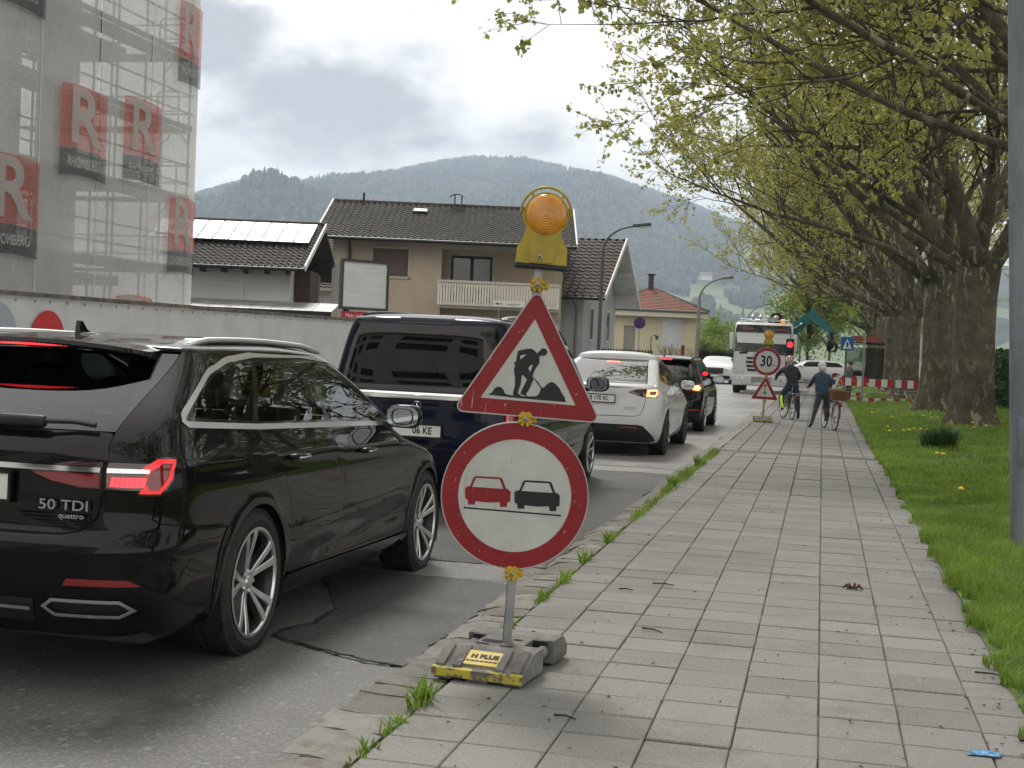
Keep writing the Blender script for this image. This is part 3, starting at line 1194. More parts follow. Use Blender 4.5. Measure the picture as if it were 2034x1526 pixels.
def wall_with_holes(x0, x1, z0, z1, holes, y0=0.0, th=0.3):
    """upright wall in the x-z plane, front at y0, with rectangular openings (xa, xb, za, zb)"""
    b = MB()
    xs = sorted({x0, x1} | {h[0] for h in holes} | {h[1] for h in holes})
    zs = sorted({z0, z1} | {h[2] for h in holes} | {h[3] for h in holes})
    for i in range(len(xs) - 1):
        for j in range(len(zs) - 1):
            cx, cz = (xs[i] + xs[i + 1]) / 2, (zs[j] + zs[j + 1]) / 2
            if any(h[0] < cx < h[1] and h[2] < cz < h[3] for h in holes):
                continue
            b.quad((xs[i], y0, zs[j]), (xs[i + 1], y0, zs[j]), (xs[i + 1], y0, zs[j + 1]), (xs[i], y0, zs[j + 1]))
            b.quad((xs[i], y0 + th, zs[j + 1]), (xs[i + 1], y0 + th, zs[j + 1]), (xs[i + 1], y0 + th, zs[j]), (xs[i], y0 + th, zs[j]))
    for (xa, xb, za, zb) in list(holes) + [(x1, x0, z0, z1)]:
        b.quad((xa, y0, za), (xa, y0 + th, za), (xa, y0 + th, zb), (xa, y0, zb))
        b.quad((xb, y0 + th, za), (xb, y0, za), (xb, y0, zb), (xb, y0 + th, zb))
        b.quad((xa, y0 + th, za), (xa, y0, za), (xb, y0, za), (xb, y0 + th, za))
        b.quad((xa, y0, zb), (xa, y0 + th, zb), (xb, y0 + th, zb), (xb, y0, zb))
    return b


GLASSW = NT('window_glass').set(col=(0.02, 0.025, 0.028), rough=0.06, spec=0.8, metal=0.0).m
CREAM = stucco('cream_trim', (0.55, 0.50, 0.42), 0.2)
BEIGE = stucco('beige_stucco', (0.57, 0.47, 0.375), 0.22)
DKWOOD = mat('dark_frame_wood', (0.022, 0.017, 0.014), 0.55)
DKMETAL = mat('dark_gutter', (0.018, 0.019, 0.02), 0.45, 0.4)
WHITEP = mat('white_board', (0.62, 0.62, 0.60), 0.6, dirt=0.25, ds=2)
TILE_D = tile_mat('roof_tile_dark', (0.022, 0.019, 0.017), (0.050, 0.043, 0.036), 0.35)
TILE_B = tile_mat('roof_tile_brown', (0.050, 0.036, 0.032), (0.085, 0.062, 0.054), 0.2)
TILE_R = tile_mat('roof_tile_red', (0.30, 0.085, 0.055), (0.12, 0.10, 0.085), 0.25)

# --- beige house with the balcony
H = thing('beige_house', 'beige two storey house with dark tiled roof and slatted balcony', 'house', site(-2.6, 55, -0.1), YAW)
X = lambda lat: lat + 2.6
wz = 5.62
hl = [(X(-5.83), X(-4.40), 4.12, 5.21), (X(-5.5), X(-4.3), 1.2, 2.45)]
wall_with_holes(X(-7.36), X(-3.05), 0, wz, hl, 0.0, 0.35).build('wall', BEIGE, H)
dr = (X(-2.74), X(-1.02), 3.1, 5.16)
wall_with_holes(X(-3.05), X(1.9), 0, wz, [dr, (X(-2.4), X(-1.2), 0.2, 2.3)], 1.5, 0.35).build('recess_wall', BEIGE, H)
MB().box(X(-7.36), X(-7.05), 0.35, 9, 0, wz).build('side_wall', BEIGE, H)
MB().box(X(1.6), X(1.9), 1.85, 9, 0, wz).build('side_wall', BEIGE, H)
MB().box(X(-3.32), X(-3.05), 0.352, 1.5, 0, wz).build('recess_return', BEIGE, H)
MB().box(X(-7.45), X(-6.92), -0.10, -0.004, 0, wz).build('corner_pier', CREAM, H)
MB().box(X(-3.05), X(1.9), 0.02, 1.5, 5.30, 5.60).build('loggia_soffit', CREAM, H)
w = MB()
for (xa, xb, za, zb) in [(-5.95, -5.83, 4.02, 5.33), (-4.40, -4.28, 4.02, 5.33), (-5.83, -4.40, 5.21, 5.33), (-5.98, -4.25, 4.02, 4.12)]:
    w.box(X(xa), X(xb), -0.05, 0.12, za, zb)
wf = w.build('window', CREAM, H)
sh = MB()
for k in range(22):
    z0 = 4.12 + k * 0.0495
    sh.add([(X(-5.83), 0.10, z0), (X(-4.4), 0.10, z0), (X(-4.4), 0.075, z0 + 0.025), (X(-5.83), 0.075, z0 + 0.025), (X(-4.4), 0.10, z0 + 0.0495), (X(-5.83), 0.10, z0 + 0.0495)], [(0, 1, 2, 3), (3, 2, 4, 5)])
sh.build('roller_shutter', mat('shutter_mauve', (0.23, 0.17, 0.15), 0.7), wf)
w = MB()
w.box(X(-5.62), X(-4.2), -0.04, 0.1, 2.45, 2.57)
wf2 = w.build('window', CREAM, H)
MB().box(X(-5.5), X(-4.3), 0.14, 0.2, 1.2, 2.45).build('pane', GLASSW, wf2)
# glazed balcony door, frame and two leaves
w = MB()
for (xa, xb, za, zb) in [(-2.90, -2.74, 3.1, 5.30), (-1.02, -0.86, 3.1, 5.30), (-2.74, -1.02, 5.16, 5.30)]:
    w.box(X(xa), X(xb), 1.44, 1.6, za, zb)
bd = w.build('balcony_door', CREAM, H)
w = MB()
for (xa, xb, za, zb) in [(-2.74, -2.64, 3.1, 5.16), (-1.12, -1.02, 3.1, 5.16), (-1.94, -1.80, 3.1, 5.16), (-2.64, -1.94, 5.05, 5.16), (-1.80, -1.12, 5.05, 5.16)]:
    w.box(X(xa), X(xb), 1.52, 1.62, za, zb)
w.build('door_frame', DKWOOD, bd)
for xa, xb in ((-2.64, -1.94), (-1.80, -1.12)):
    MB().box(X(xa), X(xb), 1.56, 1.58, 3.1, 5.05).build('pane', GLASSW, bd)
MB().box(X(-2.4), X(-1.2), 1.6, 1.66, 0.2, 2.3).build('house_door', DKWOOD, H)
MB().box(X(-3.0), X(1.72), -0.9, 1.5, 2.92, 3.06).build('balcony_floor', CREAM, H)
bal = MB().box(X(-3.16), X(1.77), -1.06, -0.90, 3.93, 4.02).build('balcony', CREAM, H)
sl = MB()
n = 44
for k in range(n):
    x0 = X(-3.11) + k * 4.83 / n
    sl.box(x0, x0 + 0.078, -1.02, -0.985, 3.03, 3.94)
for z in (3.06, 3.80):
    sl.box(X(-3.11), X(1.72), -0.985, -0.94, z, z + 0.08)
for k in range(12):
    sl.box(X(1.70), X(1.735), -0.98 + k * 0.20, -0.90 + k * 0.20, 3.03, 3.94)
tag(sl.build('balcony_slats', mat('slat_cream', (0.72, 0.69, 0.60), 0.65, dirt=0.25), bal), kind='stuff')
ru = slab_roof(H, [(X(-8.02), -0.85, 5.60), (X(2.28), -0.85, 5.60), (X(2.28), 4.2, 7.42), (X(-8.02), 4.2, 7.42)], 0.16, DKWOOD)
slab_roof(H, [(X(-8.02), 9.2, 5.60), (X(-8.02), 4.2, 7.42), (X(2.28), 4.2, 7.42), (X(2.28), 9.2, 5.60)], 0.16, TILE_D, 'rear_roof')
tile_roof(ru, (X(-8.05), -0.95, 5.585), (X(2.31), -0.95, 5.585), (X(-8.05), 4.2, 7.45), (X(2.31), 4.2, 7.45), 40, 17, TILE_D, 0.03)
b = MB()
for k in range(30):
    x0 = X(-8.05) + k * 0.3455
    b.lathe([(0.10, 0), (0.115, 0.06), (0.105, 0.36)], 8, Matrix.Translation((x0, 4.2, 7.45)) @ Matrix.Rotation(PI / 2, 4, 'Y'))
tag(b.build('ridge_tiles', TILE_D, ru), kind='stuff')
gb = MB().tube([(X(-8.08), -1.03, 5.50), (X(2.34), -1.03, 5.50)], 0.075, 8).build('gutter', DKMETAL, H)
MB().tube([(X(-6.72), -1.0, 5.45), (X(-6.75), -0.3, 5.25), (X(-6.75), -0.07, 5.1), (X(-6.75), -0.07, 0.2)], 0.055, 8).build('downpipe', DKMETAL, H)
for xx in (-8.12, 2.31):
    slab_roof(H, [(X(xx), -0.98, 5.66), (X(xx) + 0.06, -0.98, 5.66), (X(xx) + 0.06, 4.2, 7.56), (X(xx), 4.2, 7.56)], 0.24, WHITEP, 'verge_board')
sk = MB().box(-0.30, 0.30, -0.24, 0.24, 0, 0.09).build('skylight', DKMETAL, H, loc=(X(-4.2), 2.9, 7.02), rot=(0.35, 0, 0))
MB().box(-0.25, 0.25, -0.19, 0.19, 0.09, 0.10).build('pane', NT('skylight_glass').set(col=(0.75, 0.77, 0.78), rough=0.12, metal=1.0).m, sk)
vt = MB()
for k in range(9):
    a0, a1 = PI * (0.06 + 0.08 * k), PI * (0.06 + 0.08 * (k + 1))
    vt.quad((0.42 * math.cos(a0) - 0.0, -0.22, 0.34 * math.sin(a0)), (0.42 * math.cos(a0), 0.22, 0.34 * math.sin(a0)), (0.42 * math.cos(a1), 0.22, 0.34 * math.sin(a1)), (0.42 * math.cos(a1), -0.22, 0.34 * math.sin(a1)))
vt.tube([(-0.1, 0, -0.3), (-0.1, 0, 0.3)], 0.03, 6)
vt.tube([(0.2, 0, -0.3), (0.2, 0, 0.27)], 0.03, 6)
vt.build('roof_vent', mat('vent_black', (0.012, 0.012, 0.013), 0.5), ru, loc=(X(-2.72), 4.1, 7.62))
MB().tube([(X(-6.75), 4.0, 7.4), (X(-6.75), 4.0, 7.85)], 0.05, 8).build('roof_pipe', DKMETAL, ru)
S = thing('direction_sign', 'long white direction sign with a black arrow below the balcony', 'sign', site(-0.25, 53.6, 0), YAW)
MB().cbox(-0.60, 0.62, -0.015, 0.015, 2.93, 3.17, 0.008).build('board', mat('sign_white', (0.72, 0.72, 0.70), 0.5, dirt=0.3), S)
b = MB().box(-0.50, -0.28, -0.024, -0.018, 3.035, 3.065)
b.add([(-0.55, -0.021, 3.05), (-0.45, -0.021, 3.0), (-0.45, -0.021, 3.10)], [(0, 1, 2)])
b.build('arrow', mat('sign_black', (0.012, 0.012, 0.014), 0.5), S)
b = MB().box(-0.10, 0.42, -0.022, -0.018, 3.02, 3.08)
b.build('lettering_band', mat('sign_faint', (0.42, 0.44, 0.46), 0.6), S)
MB().tube([(-0.4, 0.03, -0.1), (-0.4, 0.03, 3.1)], 0.03, 8).build('post', mat("galv", (0.32, 0.33, 0.34), 0.45, 0.7, var=0.2), S)
MB().tube([(0.45, 0.03, -0.1), (0.45, 0.03, 3.1)], 0.03, 8).build('post', MATS['galv'], S)
GALV = MATS['galv']

# --- grey gabled house, in line with the road
H = thing('grey_gable_house', 'pale grey house with brown tiled roof and open gable, right of the beige house', 'house', (-10.03, 57.2, -0.28))
H.scale = (1.115, 1.115, 1.115)
GREYW = stucco('grey_stucco', (0.46, 0.47, 0.49), 0.2)
b = MB()
b.add([(-7, 0, 0), (0, 0, 0), (0, 8.2, 0), (-7, 8.2, 0), (-7, 0, 3.65), (0, 0, 3.65), (0, 8.2, 3.65), (-7, 8.2, 3.65), (0, 4.1, 5.75), (-7, 4.1, 5.75)],
      [(0, 1, 5, 4), (1, 2, 6, 8, 5), (2, 3, 7, 6), (3, 0, 4, 9, 7)])
b.build('wall', GREYW, H)
ru = slab_roof(H, [(-7.2, -0.75, 3.50), (0.95, -0.75, 3.50), (0.95, 4.1, 6.0), (-7.2, 4.1, 6.0)], 0.14, WHITEP)
slab_roof(H, [(-7.2, 8.95, 3.50), (-7.2, 4.1, 6.0), (0.95, 4.1, 6.0), (0.95, 8.95, 3.50)], 0.14, WHITEP, 'rear_roof')
tile_roof(ru, (-7.2, -0.8, 3.50), (0.92, -0.8, 3.50), (-7.2, 4.1, 6.03), (0.92, 4.1, 6.03), 28, 17, TILE_B, 0.025)
tile_roof(ru, (0.92, 9.0, 3.5), (-7.2, 9.0, 3.5), (0.92, 4.1, 6.03), (-7.2, 4.1, 6.03), 28, 12, TILE_B, 0.025, name='rear_tiles', samp=4)
for s, y0 in ((1, -0.8), (-1, 9.0)):
    slab_roof(H, [(0.93, y0, 3.58), (0.99, y0, 3.58), (0.99, 4.1, 6.12), (0.93, 4.1, 6.12)] if s > 0 else [(0.99, y0, 3.58), (0.93, y0, 3.58), (0.93, 4.1, 6.12), (0.99, 4.1, 6.12)], 0.22, WHITEP, 'verge_board')
for y0 in (0.4, 2.2, 4.1, 6.0, 7.8):
    zz = 3.55 + (min(y0, 8.2 - y0)) * 0.512
    MB().box(-0.2, 0.92, y0 - 0.05, y0 + 0.05, zz - 0.05, zz + 0.11).build('purlin', WHITEP, H)
sk = MB().box(-0.45, 0.45, -0.5, 0.5, 0, 0.1).build('skylight', DKMETAL, H, loc=(-2.2, 1.5, 4.72), rot=(0.476, 0, 0))
MB().box(-0.4, 0.4, -0.45, 0.45, 0.1, 0.11).build('pane', mat('skylight_reflect_paint', (0.66, 0.68, 0.70), 0.25), sk)  # pale diffuse colour painted for the white sky reflection in the pane
MB().tube([(-7.2, -0.86, 3.42), (0.95, -0.86, 3.42)], 0.06, 8).build('gutter', DKMETAL, H)
MB().tube([(-0.25, -0.86, 3.36), (-0.25, -0.2, 3.1), (-0.25, -0.07, 2.9), (-0.25, -0.07, 0.1)], 0.045, 8).build('downpipe', mat('zinc', (0.2, 0.2, 0.2), 0.5, 0.6), H)
for y0, z0, z1 in ((1.4, 1.9, 3.1), (5.6, 1.9, 3.1)):
    w = MB()
    w.box(0.003, 0.05, y0 - 0.08, y0 + 0.88, z0 - 0.08, z0).box(0.003, 0.05, y0 - 0.08, y0 + 0.88, z1, z1 + 0.08).box(0.003, 0.05, y0 - 0.08, y0, z0, z1).box(0.003, 0.05, y0 + 0.8, y0 + 0.88, z0, z1)
    wf = w.build('window', WHITEP, H)
    MB().box(0.003, 0.02, y0, y0 + 0.8, z0, z1).build('pane', GLASSW, wf)

# --- white house with solar collectors
H = thing('solar_house', 'low white house with solar collectors on its dark tiled roof', 'house', site(-10, 48, -0.1), YAW)
X = lambda lat: lat + 10
WHW = stucco('white_stucco', (0.55, 0.555, 0.56), 0.2)
MB().box(X(-14.5), X(-7.98), 0, 7.5, 0, 4.0).build('wall', WHW, H)
fr = MB()
for (xa, xb, za, zb) in [(-11.6, -9.62, 3.32 - 0.05, 3.32), (-9.68, -9.62, 2.6, 3.27), (-11.6, -11.54, 2.6, 3.27)]:
    fr.box(X(xa), X(xb), -0.04, -0.003, za, zb)
fr.build('garage_frame', WHITEP, H)
MB().box(X(-11.54), X(-9.68), -0.02, -0.006, 2.0, 3.26).build('garage_door', mat('garage_door_grey', (0.50, 0.505, 0.51), 0.6), H)
MB().box(X(-7.97), X(-7.4), 0.9, 3.0, 0, 3.9).build('timber_bay', mat('timber_brown', (0.05, 0.028, 0.018), 0.7, var=0.3, vs=8), H)
ru = slab_roof(H, [(X(-14.8), -0.75, 3.92), (X(-7.35), -0.75, 3.92), (X(-7.35), 3.9, 5.74), (X(-14.8), 3.9, 5.74)], 0.14, DKWOOD)
slab_roof(H, [(X(-14.8), 8.3, 3.92), (X(-14.8), 3.9, 5.74), (X(-7.35), 3.9, 5.74), (X(-7.35), 8.3, 3.92)], 0.14, TILE_D, 'rear_roof')
tile_roof(ru, (X(-14.8), -0.85, 3.90), (X(-7.38), -0.85, 3.90), (X(-14.8), 3.9, 5.77), (X(-7.38), 3.9, 5.77), 32, 16, TILE_D, 0.036)
MB().tube([(X(-14.8), 3.9, 5.80), (X(-7.35), 3.9, 5.80)], 0.10, 8).build('ridge', TILE_D, ru)
slab_roof(H, [(X(-7.36), -0.88, 3.99), (X(-7.30), -0.88, 3.99), (X(-7.30), 3.9, 5.86), (X(-7.36), 3.9, 5.86)], 0.2, WHITEP, 'verge_board')
MB().tube([(X(-14.8), -0.92, 3.84), (X(-7.33), -0.92, 3.84)], 0.06, 8).build('gutter', DKMETAL, H)
for k in range(9):
    xk = X(-14.0) + k * 0.75
    MB().box(xk - 0.04, xk + 0.04, -0.62, 0.0, 3.66, 3.80).build('rafter_end', DKWOOD, H)
t = NT('solar_glass')
t.set(col=t.mix(t.ramp(t.noise(1.6, 3), 0.3, 0.7), (0.34, 0.35, 0.37), (0.46, 0.47, 0.48)), metal=1.0, rough=0.24)
SOLG = t.m
sl_a = math.atan2(1.87, 4.75)
for r in range(2):
    for k in range(10):
        x0 = X(-13.4) + k * 0.585
        o = MB().cbox(0, 0.565, 0, 1.13, 0.09, 0.17, 0.01).build('solar_collector', mat('collector_frame', (0.02, 0.02, 0.022), 0.4, 0.5), H, loc=(x0, 1.35 + r * 1.14 * math.cos(sl_a), 3.9 + 2.2 * math.tan(sl_a) + r * 1.14 * math.sin(sl_a)), rot=(sl_a, 0, 0))
        MB().box(0.018, 0.547, 0.018, 1.112, 0.172, 0.176).build('pane', SOLG, o)

# --- low carport roof in front of it
H = thing('carport', 'low flat carport roof of metal sheets in front of the white house', 'carport', site(-9, 45.5, -0.1), YAW)
for k in range(10):
    x0 = -4.0 + k * 0.69
    slab_roof(H, [(x0, -0.3, 2.38), (x0 + 0.67, -0.3, 2.38), (x0 + 0.67, 1.9, 2.72), (x0, 1.9, 2.72)], 0.03, mat('sheet_metal', (0.34, 0.345, 0.34), 0.4, 0.7, var=0.25, vs=1.5), 'roof_sheet')
MB().box(-4.1, 2.9, -0.36, -0.31, 2.22, 2.40).build('fascia', DKMETAL, H)
for x0 in (-3.8, -0.5, 2.7):
    MB().box(x0 - 0.06, x0 + 0.06, -0.2, -0.08, 0, 2.24).build('post', DKWOOD, H)

# --- brown roofed house glimpsed between the two
H = thing('brown_roof_house', 'brown tiled house glimpsed between the white house and the beige house', 'house', site(-9, 60, -0.1), YAW)
MB().box(-4, 3.2, 0, 8, 0, 3.75).build('wall', WHW, H)
ru = slab_roof(H, [(-4.4, -0.5, 3.70), (3.4, -0.5, 3.70), (3.4, 4.6, 6.15), (-4.4, 4.6, 6.15)], 0.12, WHITEP)
tile_roof(ru, (-4.4, -0.55, 3.70), (3.4, -0.55, 3.70), (-4.4, 4.6, 6.18), (3.4, 4.6, 6.18), 26, 19, TILE_B, 0.022)
w = MB()
w.box(-0.45, -0.36, -0.05, -0.003, 2.0, 3.45).box(0.36, 0.45, -0.05, -0.003, 2.0, 3.45).box(-0.36, 0.36, -0.05, -0.003, 3.36, 3.45)
wf = w.build('window', WHITEP, H)
MB().box(-0.36, 0.36, -0.02, -0.004, 2.0, 3.36).build('pane', mat('green_pane', (0.16, 0.19, 0.17), 0.2), wf)
MB().box(0.75, 1.35, 1.3, 2.1, 4.85, 5.25).build('skylight', WHITEP, ru)

# --- yellow house with hipped roof
H = thing('yellow_hip_house', 'cream yellow house with hipped red tiled roof and chimney', 'house', site(8.4, 83, -0.1), YAW)
YEL = stucco('yellow_stucco', (0.60, 0.54, 0.38), 0.2)
wall_with_holes(-2.9, 2.7, 0, 3.85, [(0.55, 1.9, 1.75, 3.55), (-1.72, -1.02, 1.2, 3.0)], 0, 0.3).build('wall', YEL, H)
MB().box(2.4, 2.7, 0.3, 10, 0, 3.85).build('side_wall', YEL, H)
MB().box(-2.9, -2.6, 0.3, 10, 0, 3.85).build('side_wall', YEL, H)
ap = (0.45, 5.6, 5.62)
b = MB()
b.add([(-3.4, -0.55, 3.98), (3.25, -0.55, 3.98), (3.25, 10.5, 3.98), (-3.4, 10.5, 3.98), ap], [(0, 1, 4), (1, 2, 4), (2, 3, 4), (3, 0, 4), (3, 2, 1, 0)])
ru = b.build('roof', TILE_R, H)
tl = MB()
for r in range(16):
    f0, f1 = r / 16, (r + 1.1) / 16
    A, B_, P = Vector((-3.45, -0.6, 4.0)), Vector((3.3, -0.6, 4.0)), Vector(ap) + Vector((0, 0, 0.05))
    nc = max(2, int(24 * (1 - f0)))
    for k in range(nc):
        p0, p1 = A.lerp(P, f0).lerp(B_.lerp(P, f0), k / nc), A.lerp(P, f0).lerp(B_.lerp(P, f0), (k + 0.92) / nc)
        q0, q1 = A.lerp(P, min(1, f1)).lerp(B_.lerp(P, min(1, f1)), k / nc), A.lerp(P, min(1, f1)).lerp(B_.lerp(P, min(1, f1)), (k + 0.92) / nc)
        up = Vector((0, 0, 0.05))
        tl.add([p0 + up, p1 + up, q1, q0, p0 - up * 0.2, p1 - up * 0.2], [(0, 1, 2, 3), (4, 5, 1, 0)])
tag(tl.build('roof_tiles', TILE_R, ru), kind='stuff')
MB().tube([(-3.45, -0.6, 4.05), ap], 0.10, 6).build('hip_ridge', TILE_D, ru)
MB().tube([(3.3, -0.6, 4.05), ap], 0.10, 6).build('hip_ridge', TILE_D, ru)
b = MB().box(-3.42, 3.28, -0.62, -0.52, 3.62, 3.9)
b.box(3.18, 3.28, -0.52, 10.5, 3.62, 3.9)
b.build('eaves_box', mat('eaves_cream', (0.62, 0.58, 0.45), 0.7), H)
MB().tube([(-3.45, -0.68, 3.97), (3.32, -0.68, 3.97)], 0.07, 6).build('gutter', mat('gutter_green', (0.06, 0.085, 0.08), 0.5), H)
ch = MB().box(-0.16, 0.16, -0.16, 0.16, 0, 1.35).build('chimney', mat('chimney_brown', (0.055, 0.04, 0.034), 0.8, var=0.3, vs=9), H, loc=(0.28, 4.9, 5.05))
MB().box(-0.25, 0.25, -0.25, 0.25, 1.35, 1.43).build('chimney_cap', DKMETAL, ch)
wf = MB().box(0.45, 2.0, -0.03, 0.05, 3.55, 3.68).build('window', YEL, H)
sh = MB()
for k in range(30):
    sh.box(0.55, 1.9, 0.08, 0.10, 1.75 + k * 0.06, 1.75 + k * 0.06 + 0.052)
sh.build('roller_shutter', mat('shutter_pale', (0.62, 0.64, 0.67), 0.6), wf)
wf = MB().box(-1.80, -0.94, -0.03, 0.05, 3.0, 3.1).build('window', YEL, H)
MB().box(-1.72, -1.02, 0.08, 0.1, 1.2, 3.0).build('pane', mat('shutter_grey', (0.26, 0.26, 0.22), 0.6), wf)

# --- far gable behind the bushes, and a low hall beyond the yellow house
H = thing('far_cream_house', 'far cream house with dark gable roof behind the light green bush', 'house', site(16.5, 110, -0.1), YAW)
b = MB()
b.add([(-2.7, 0, 0), (2.7, 0, 0), (2.7, 7, 0), (-2.7, 7, 0), (-2.7, 0, 2.6), (2.7, 0, 2.6), (2.7, 7, 2.6), (-2.7, 7, 2.6), (0, 0, 3.65), (0, 7, 3.65)], [(0, 1, 5, 8, 4), (1, 2, 6, 5), (2, 3, 7, 9, 6), (3, 0, 4, 7)])
b.build('wall', YEL, H)
b = MB()
b.add([(-3, -0.4, 2.6), (0, -0.4, 3.85), (3, -0.4, 2.6), (-3, 7.4, 2.6), (0, 7.4, 3.85), (3, 7.4, 2.6), (-3, -0.4, 2.45), (0, -0.4, 3.68), (3, -0.4, 2.45)], [(0, 1, 4, 3), (1, 2, 5, 4), (0, 6, 7, 1), (1, 7, 8, 2)])
ru = b.build('roof', TILE_D, H)
MB().box(-0.3, 0.3, 2, 2.6, 3.5, 4.5).build('chimney', TILE_B, ru)
H = thing('pale_hall', 'low pale hall with ribbed roof edge behind the red tiled roof', 'building', site(6.9, 118, -0.1), YAW)
MB().box(-3.5, 3.5, 0, 8, 0, 6.0).build('wall', mat('hall_white', (0.55, 0.55, 0.53), 0.7), H)
b = MB()
for k in range(24):
    b.box(-3.6 + k * 0.3, -3.6 + k * 0.3 + 0.18, -0.2, 8.2, 6.0, 6.25)
tag(b.build('roof_ribs', mat('hall_roof', (0.45, 0.45, 0.44), 0.5, 0.3), H), kind='stuff')

# ------------------------------------------------------------------ building under scaffolding
H = thing('concrete_shell', 'bare concrete building shell with open window holes behind the scaffold net', 'building', (-18.75, 31.4, 0), R(90))
CONC = stucco('raw_concrete', (0.30, 0.295, 0.285), 0.4)
holes = []
for x0 in (-2.55, -7.2, -11.8, -16.5):
    holes += [(x0, x0 + 1.65, 3.3, 4.7), (x0, x0 + 1.65, 5.4, 7.15), (x0, x0 + 1.65, 7.45, 8.5), (x0, x0 + 1.65, 9.3, 10.9)]
wall_with_holes(-26, 0, 0, 13.5, holes, 0.0, 0.35).build('wall', CONC, H)
for z in (2.6, 5.15, 8.75, 11.6):
    MB().box(0.005, 2.3, 0.0, 2.6, z, z + 0.26).build('balcony_slab', CONC, H)
MB().box(2.0, 2.25, 2.2, 2.5, 0, 13.5).build('column', CONC, H)

SCAF = mat('scaffold_tube', (0.16, 0.165, 0.17), 0.5, 0.6, var=0.25, vs=4)
DECK = mat('scaffold_deck', (0.115, 0.115, 0.11), 0.8, var=0.3, vs=3)


def m_net(name, col, alpha, weave=True):
    t = NT(name)
    g = t.n('ShaderNodeNewGeometry').outputs['Position']
    c = t.mix(t.ramp(t.noise(0.9, 5, 0.6, g), 0.3, 0.7), tuple(x * 0.88 for x in col), col)
    df = t.n('ShaderNodeBsdfDiffuse')
    tl = t.n('ShaderNodeBsdfTranslucent')
    tp = t.n('ShaderNodeBsdfTransparent')
    t.put(df.inputs[0], c)
    t.put(tl.inputs[0], c)
    m1, m2 = t.n('ShaderNodeMixShader'), t.n('ShaderNodeMixShader')
    m1.inputs[0].default_value = 0.45
    t.l(df.outputs[0], m1.inputs[1])
    t.l(tl.outputs[0], m1.inputs[2])
    nz = t.noise(28, 2, 0.6, t.coord('Object', (1, 1, 1)))
    t.put(m2.inputs[0], t.ramp(nz, 0.3, 0.7, alpha - 0.10, alpha + 0.10))
    t.l(tp.outputs[0], m2.inputs[1])
    t.l(m1.outputs[0], m2.inputs[2])
    t.l(m2.outputs[0], t.o.inputs[0])
    t.t.nodes.remove(t.b)
    return t.m


NET = m_net('scaffold_net', (0.88, 0.875, 0.86), 0.74)
NRED = m_net('net_print_red', (0.66, 0.17, 0.14), 0.56)
NDARK = m_net('net_print_dark', (0.11, 0.12, 0.125), 0.62)
NLIGHT = m_net('net_print_light', (0.70, 0.69, 0.66), 0.66)

S = thing('scaffold', 'tall tube scaffold wrapped in pale net with red builder logos', 'scaffold', (-17.5, 35.5, 0), R(90))
# local x runs along the facade away from the corner (negative), local y away from the road
bays = [-0.15 - 2.57 * k for k in range(0, 9)]
levels = [1.05, 3.05, 5.05, 7.0, 9.0, 11.0, 13.0]
for x in bays:
    for y in (0.16, 0.98):
        MB().tube([(x, y, 0), (x, y, 13.8)], 0.032, 6).build('standard', SCAF, S)
for x in (-0.15,):
    for y in (2.6, 4.4):
        MB().tube([(x, y, 0), (x, y, 13.8)], 0.032, 6).build('standard', SCAF, S)
for z in levels:
    for k in range(8):
        MB().box(bays[k + 1] + 0.03, bays[k] - 0.03, 0.22, 0.92, z, z + 0.07).build('deck', DECK, S)
    MB().box(-0.9, -0.2, 0.95, 5.0, z, z + 0.07).build('deck', DECK, S)
    for dz in (0.55, 1.05):
        MB().tube([(bays[-1], 0.14, z + dz), (0, 0.14, z + dz)], 0.022, 6).build('guard_rail', SCAF, S)
        MB().tube([(-0.12, 0.14, z + dz), (-0.12, 5.0, z + dz)], 0.022, 6).build('guard_rail', SCAF, S)
    MB().box(bays[-1], 0, 0.14, 0.165, z + 0.07, z + 0.22).build('toe_board', DECK, S)
    f = MB()
    f.tube([(-0.62, 0.9, z + 0.07), (-0.62, 0.9, z + 1.0), (-0.62, 0.82, z + 1.1), (-0.62, 0.34, z + 1.1), (-0.62, 0.26, z + 1.0), (-0.62, 0.26, z + 0.07)], 0.024, 6)
    f.tube([(-0.62, 0.26, z + 0.55), (-0.62, 0.9, z + 0.55)], 0.018, 6)
    f.build('end_frame', SCAF, S)
    br = MB()
    for y in (0.2, 0.94):
        br.tube([(-0.15, y, z - 0.28), (-0.15, y + (0.22 if y < 0.5 else -0.22), z - 0.02)], 0.02, 6)
    br.build('bracket', SCAF, S)


def net_sheet(x0, x1, y0, y1, z0, z1, nx, nz, seed, amp=0.05):
    g = random.Random(seed)
    b = MB()
    ph = [g.uniform(0, 6.28) for _ in range(4)]
    for j in range(nz + 1):
        for i in range(nx + 1):
            u, v = i / nx, j / nz
            z = z0 + (z1 - z0) * v
            bell = math.sin(PI * u) * (0.35 + 0.65 * abs(math.sin(PI * (z - 1.05) / 2.0)))
            d = amp * bell * (0.6 + 0.4 * math.sin(5 * u + ph[0])) + 0.015 * math.sin(9 * u + 3 * v + ph[1])
            nxv, nyv = (y1 - y0), -(x1 - x0)
            l = math.hypot(nxv, nyv)
            b.v.append((x0 + (x1 - x0) * u + nxv / l * d, y0 + (y1 - y0) * u + nyv / l * d, z))
    for j in range(nz):
        for i in range(nx):
            a = j * (nx + 1) + i
            b.f.append((a, a + 1, a + nx + 2, a + nx + 1))
    return b


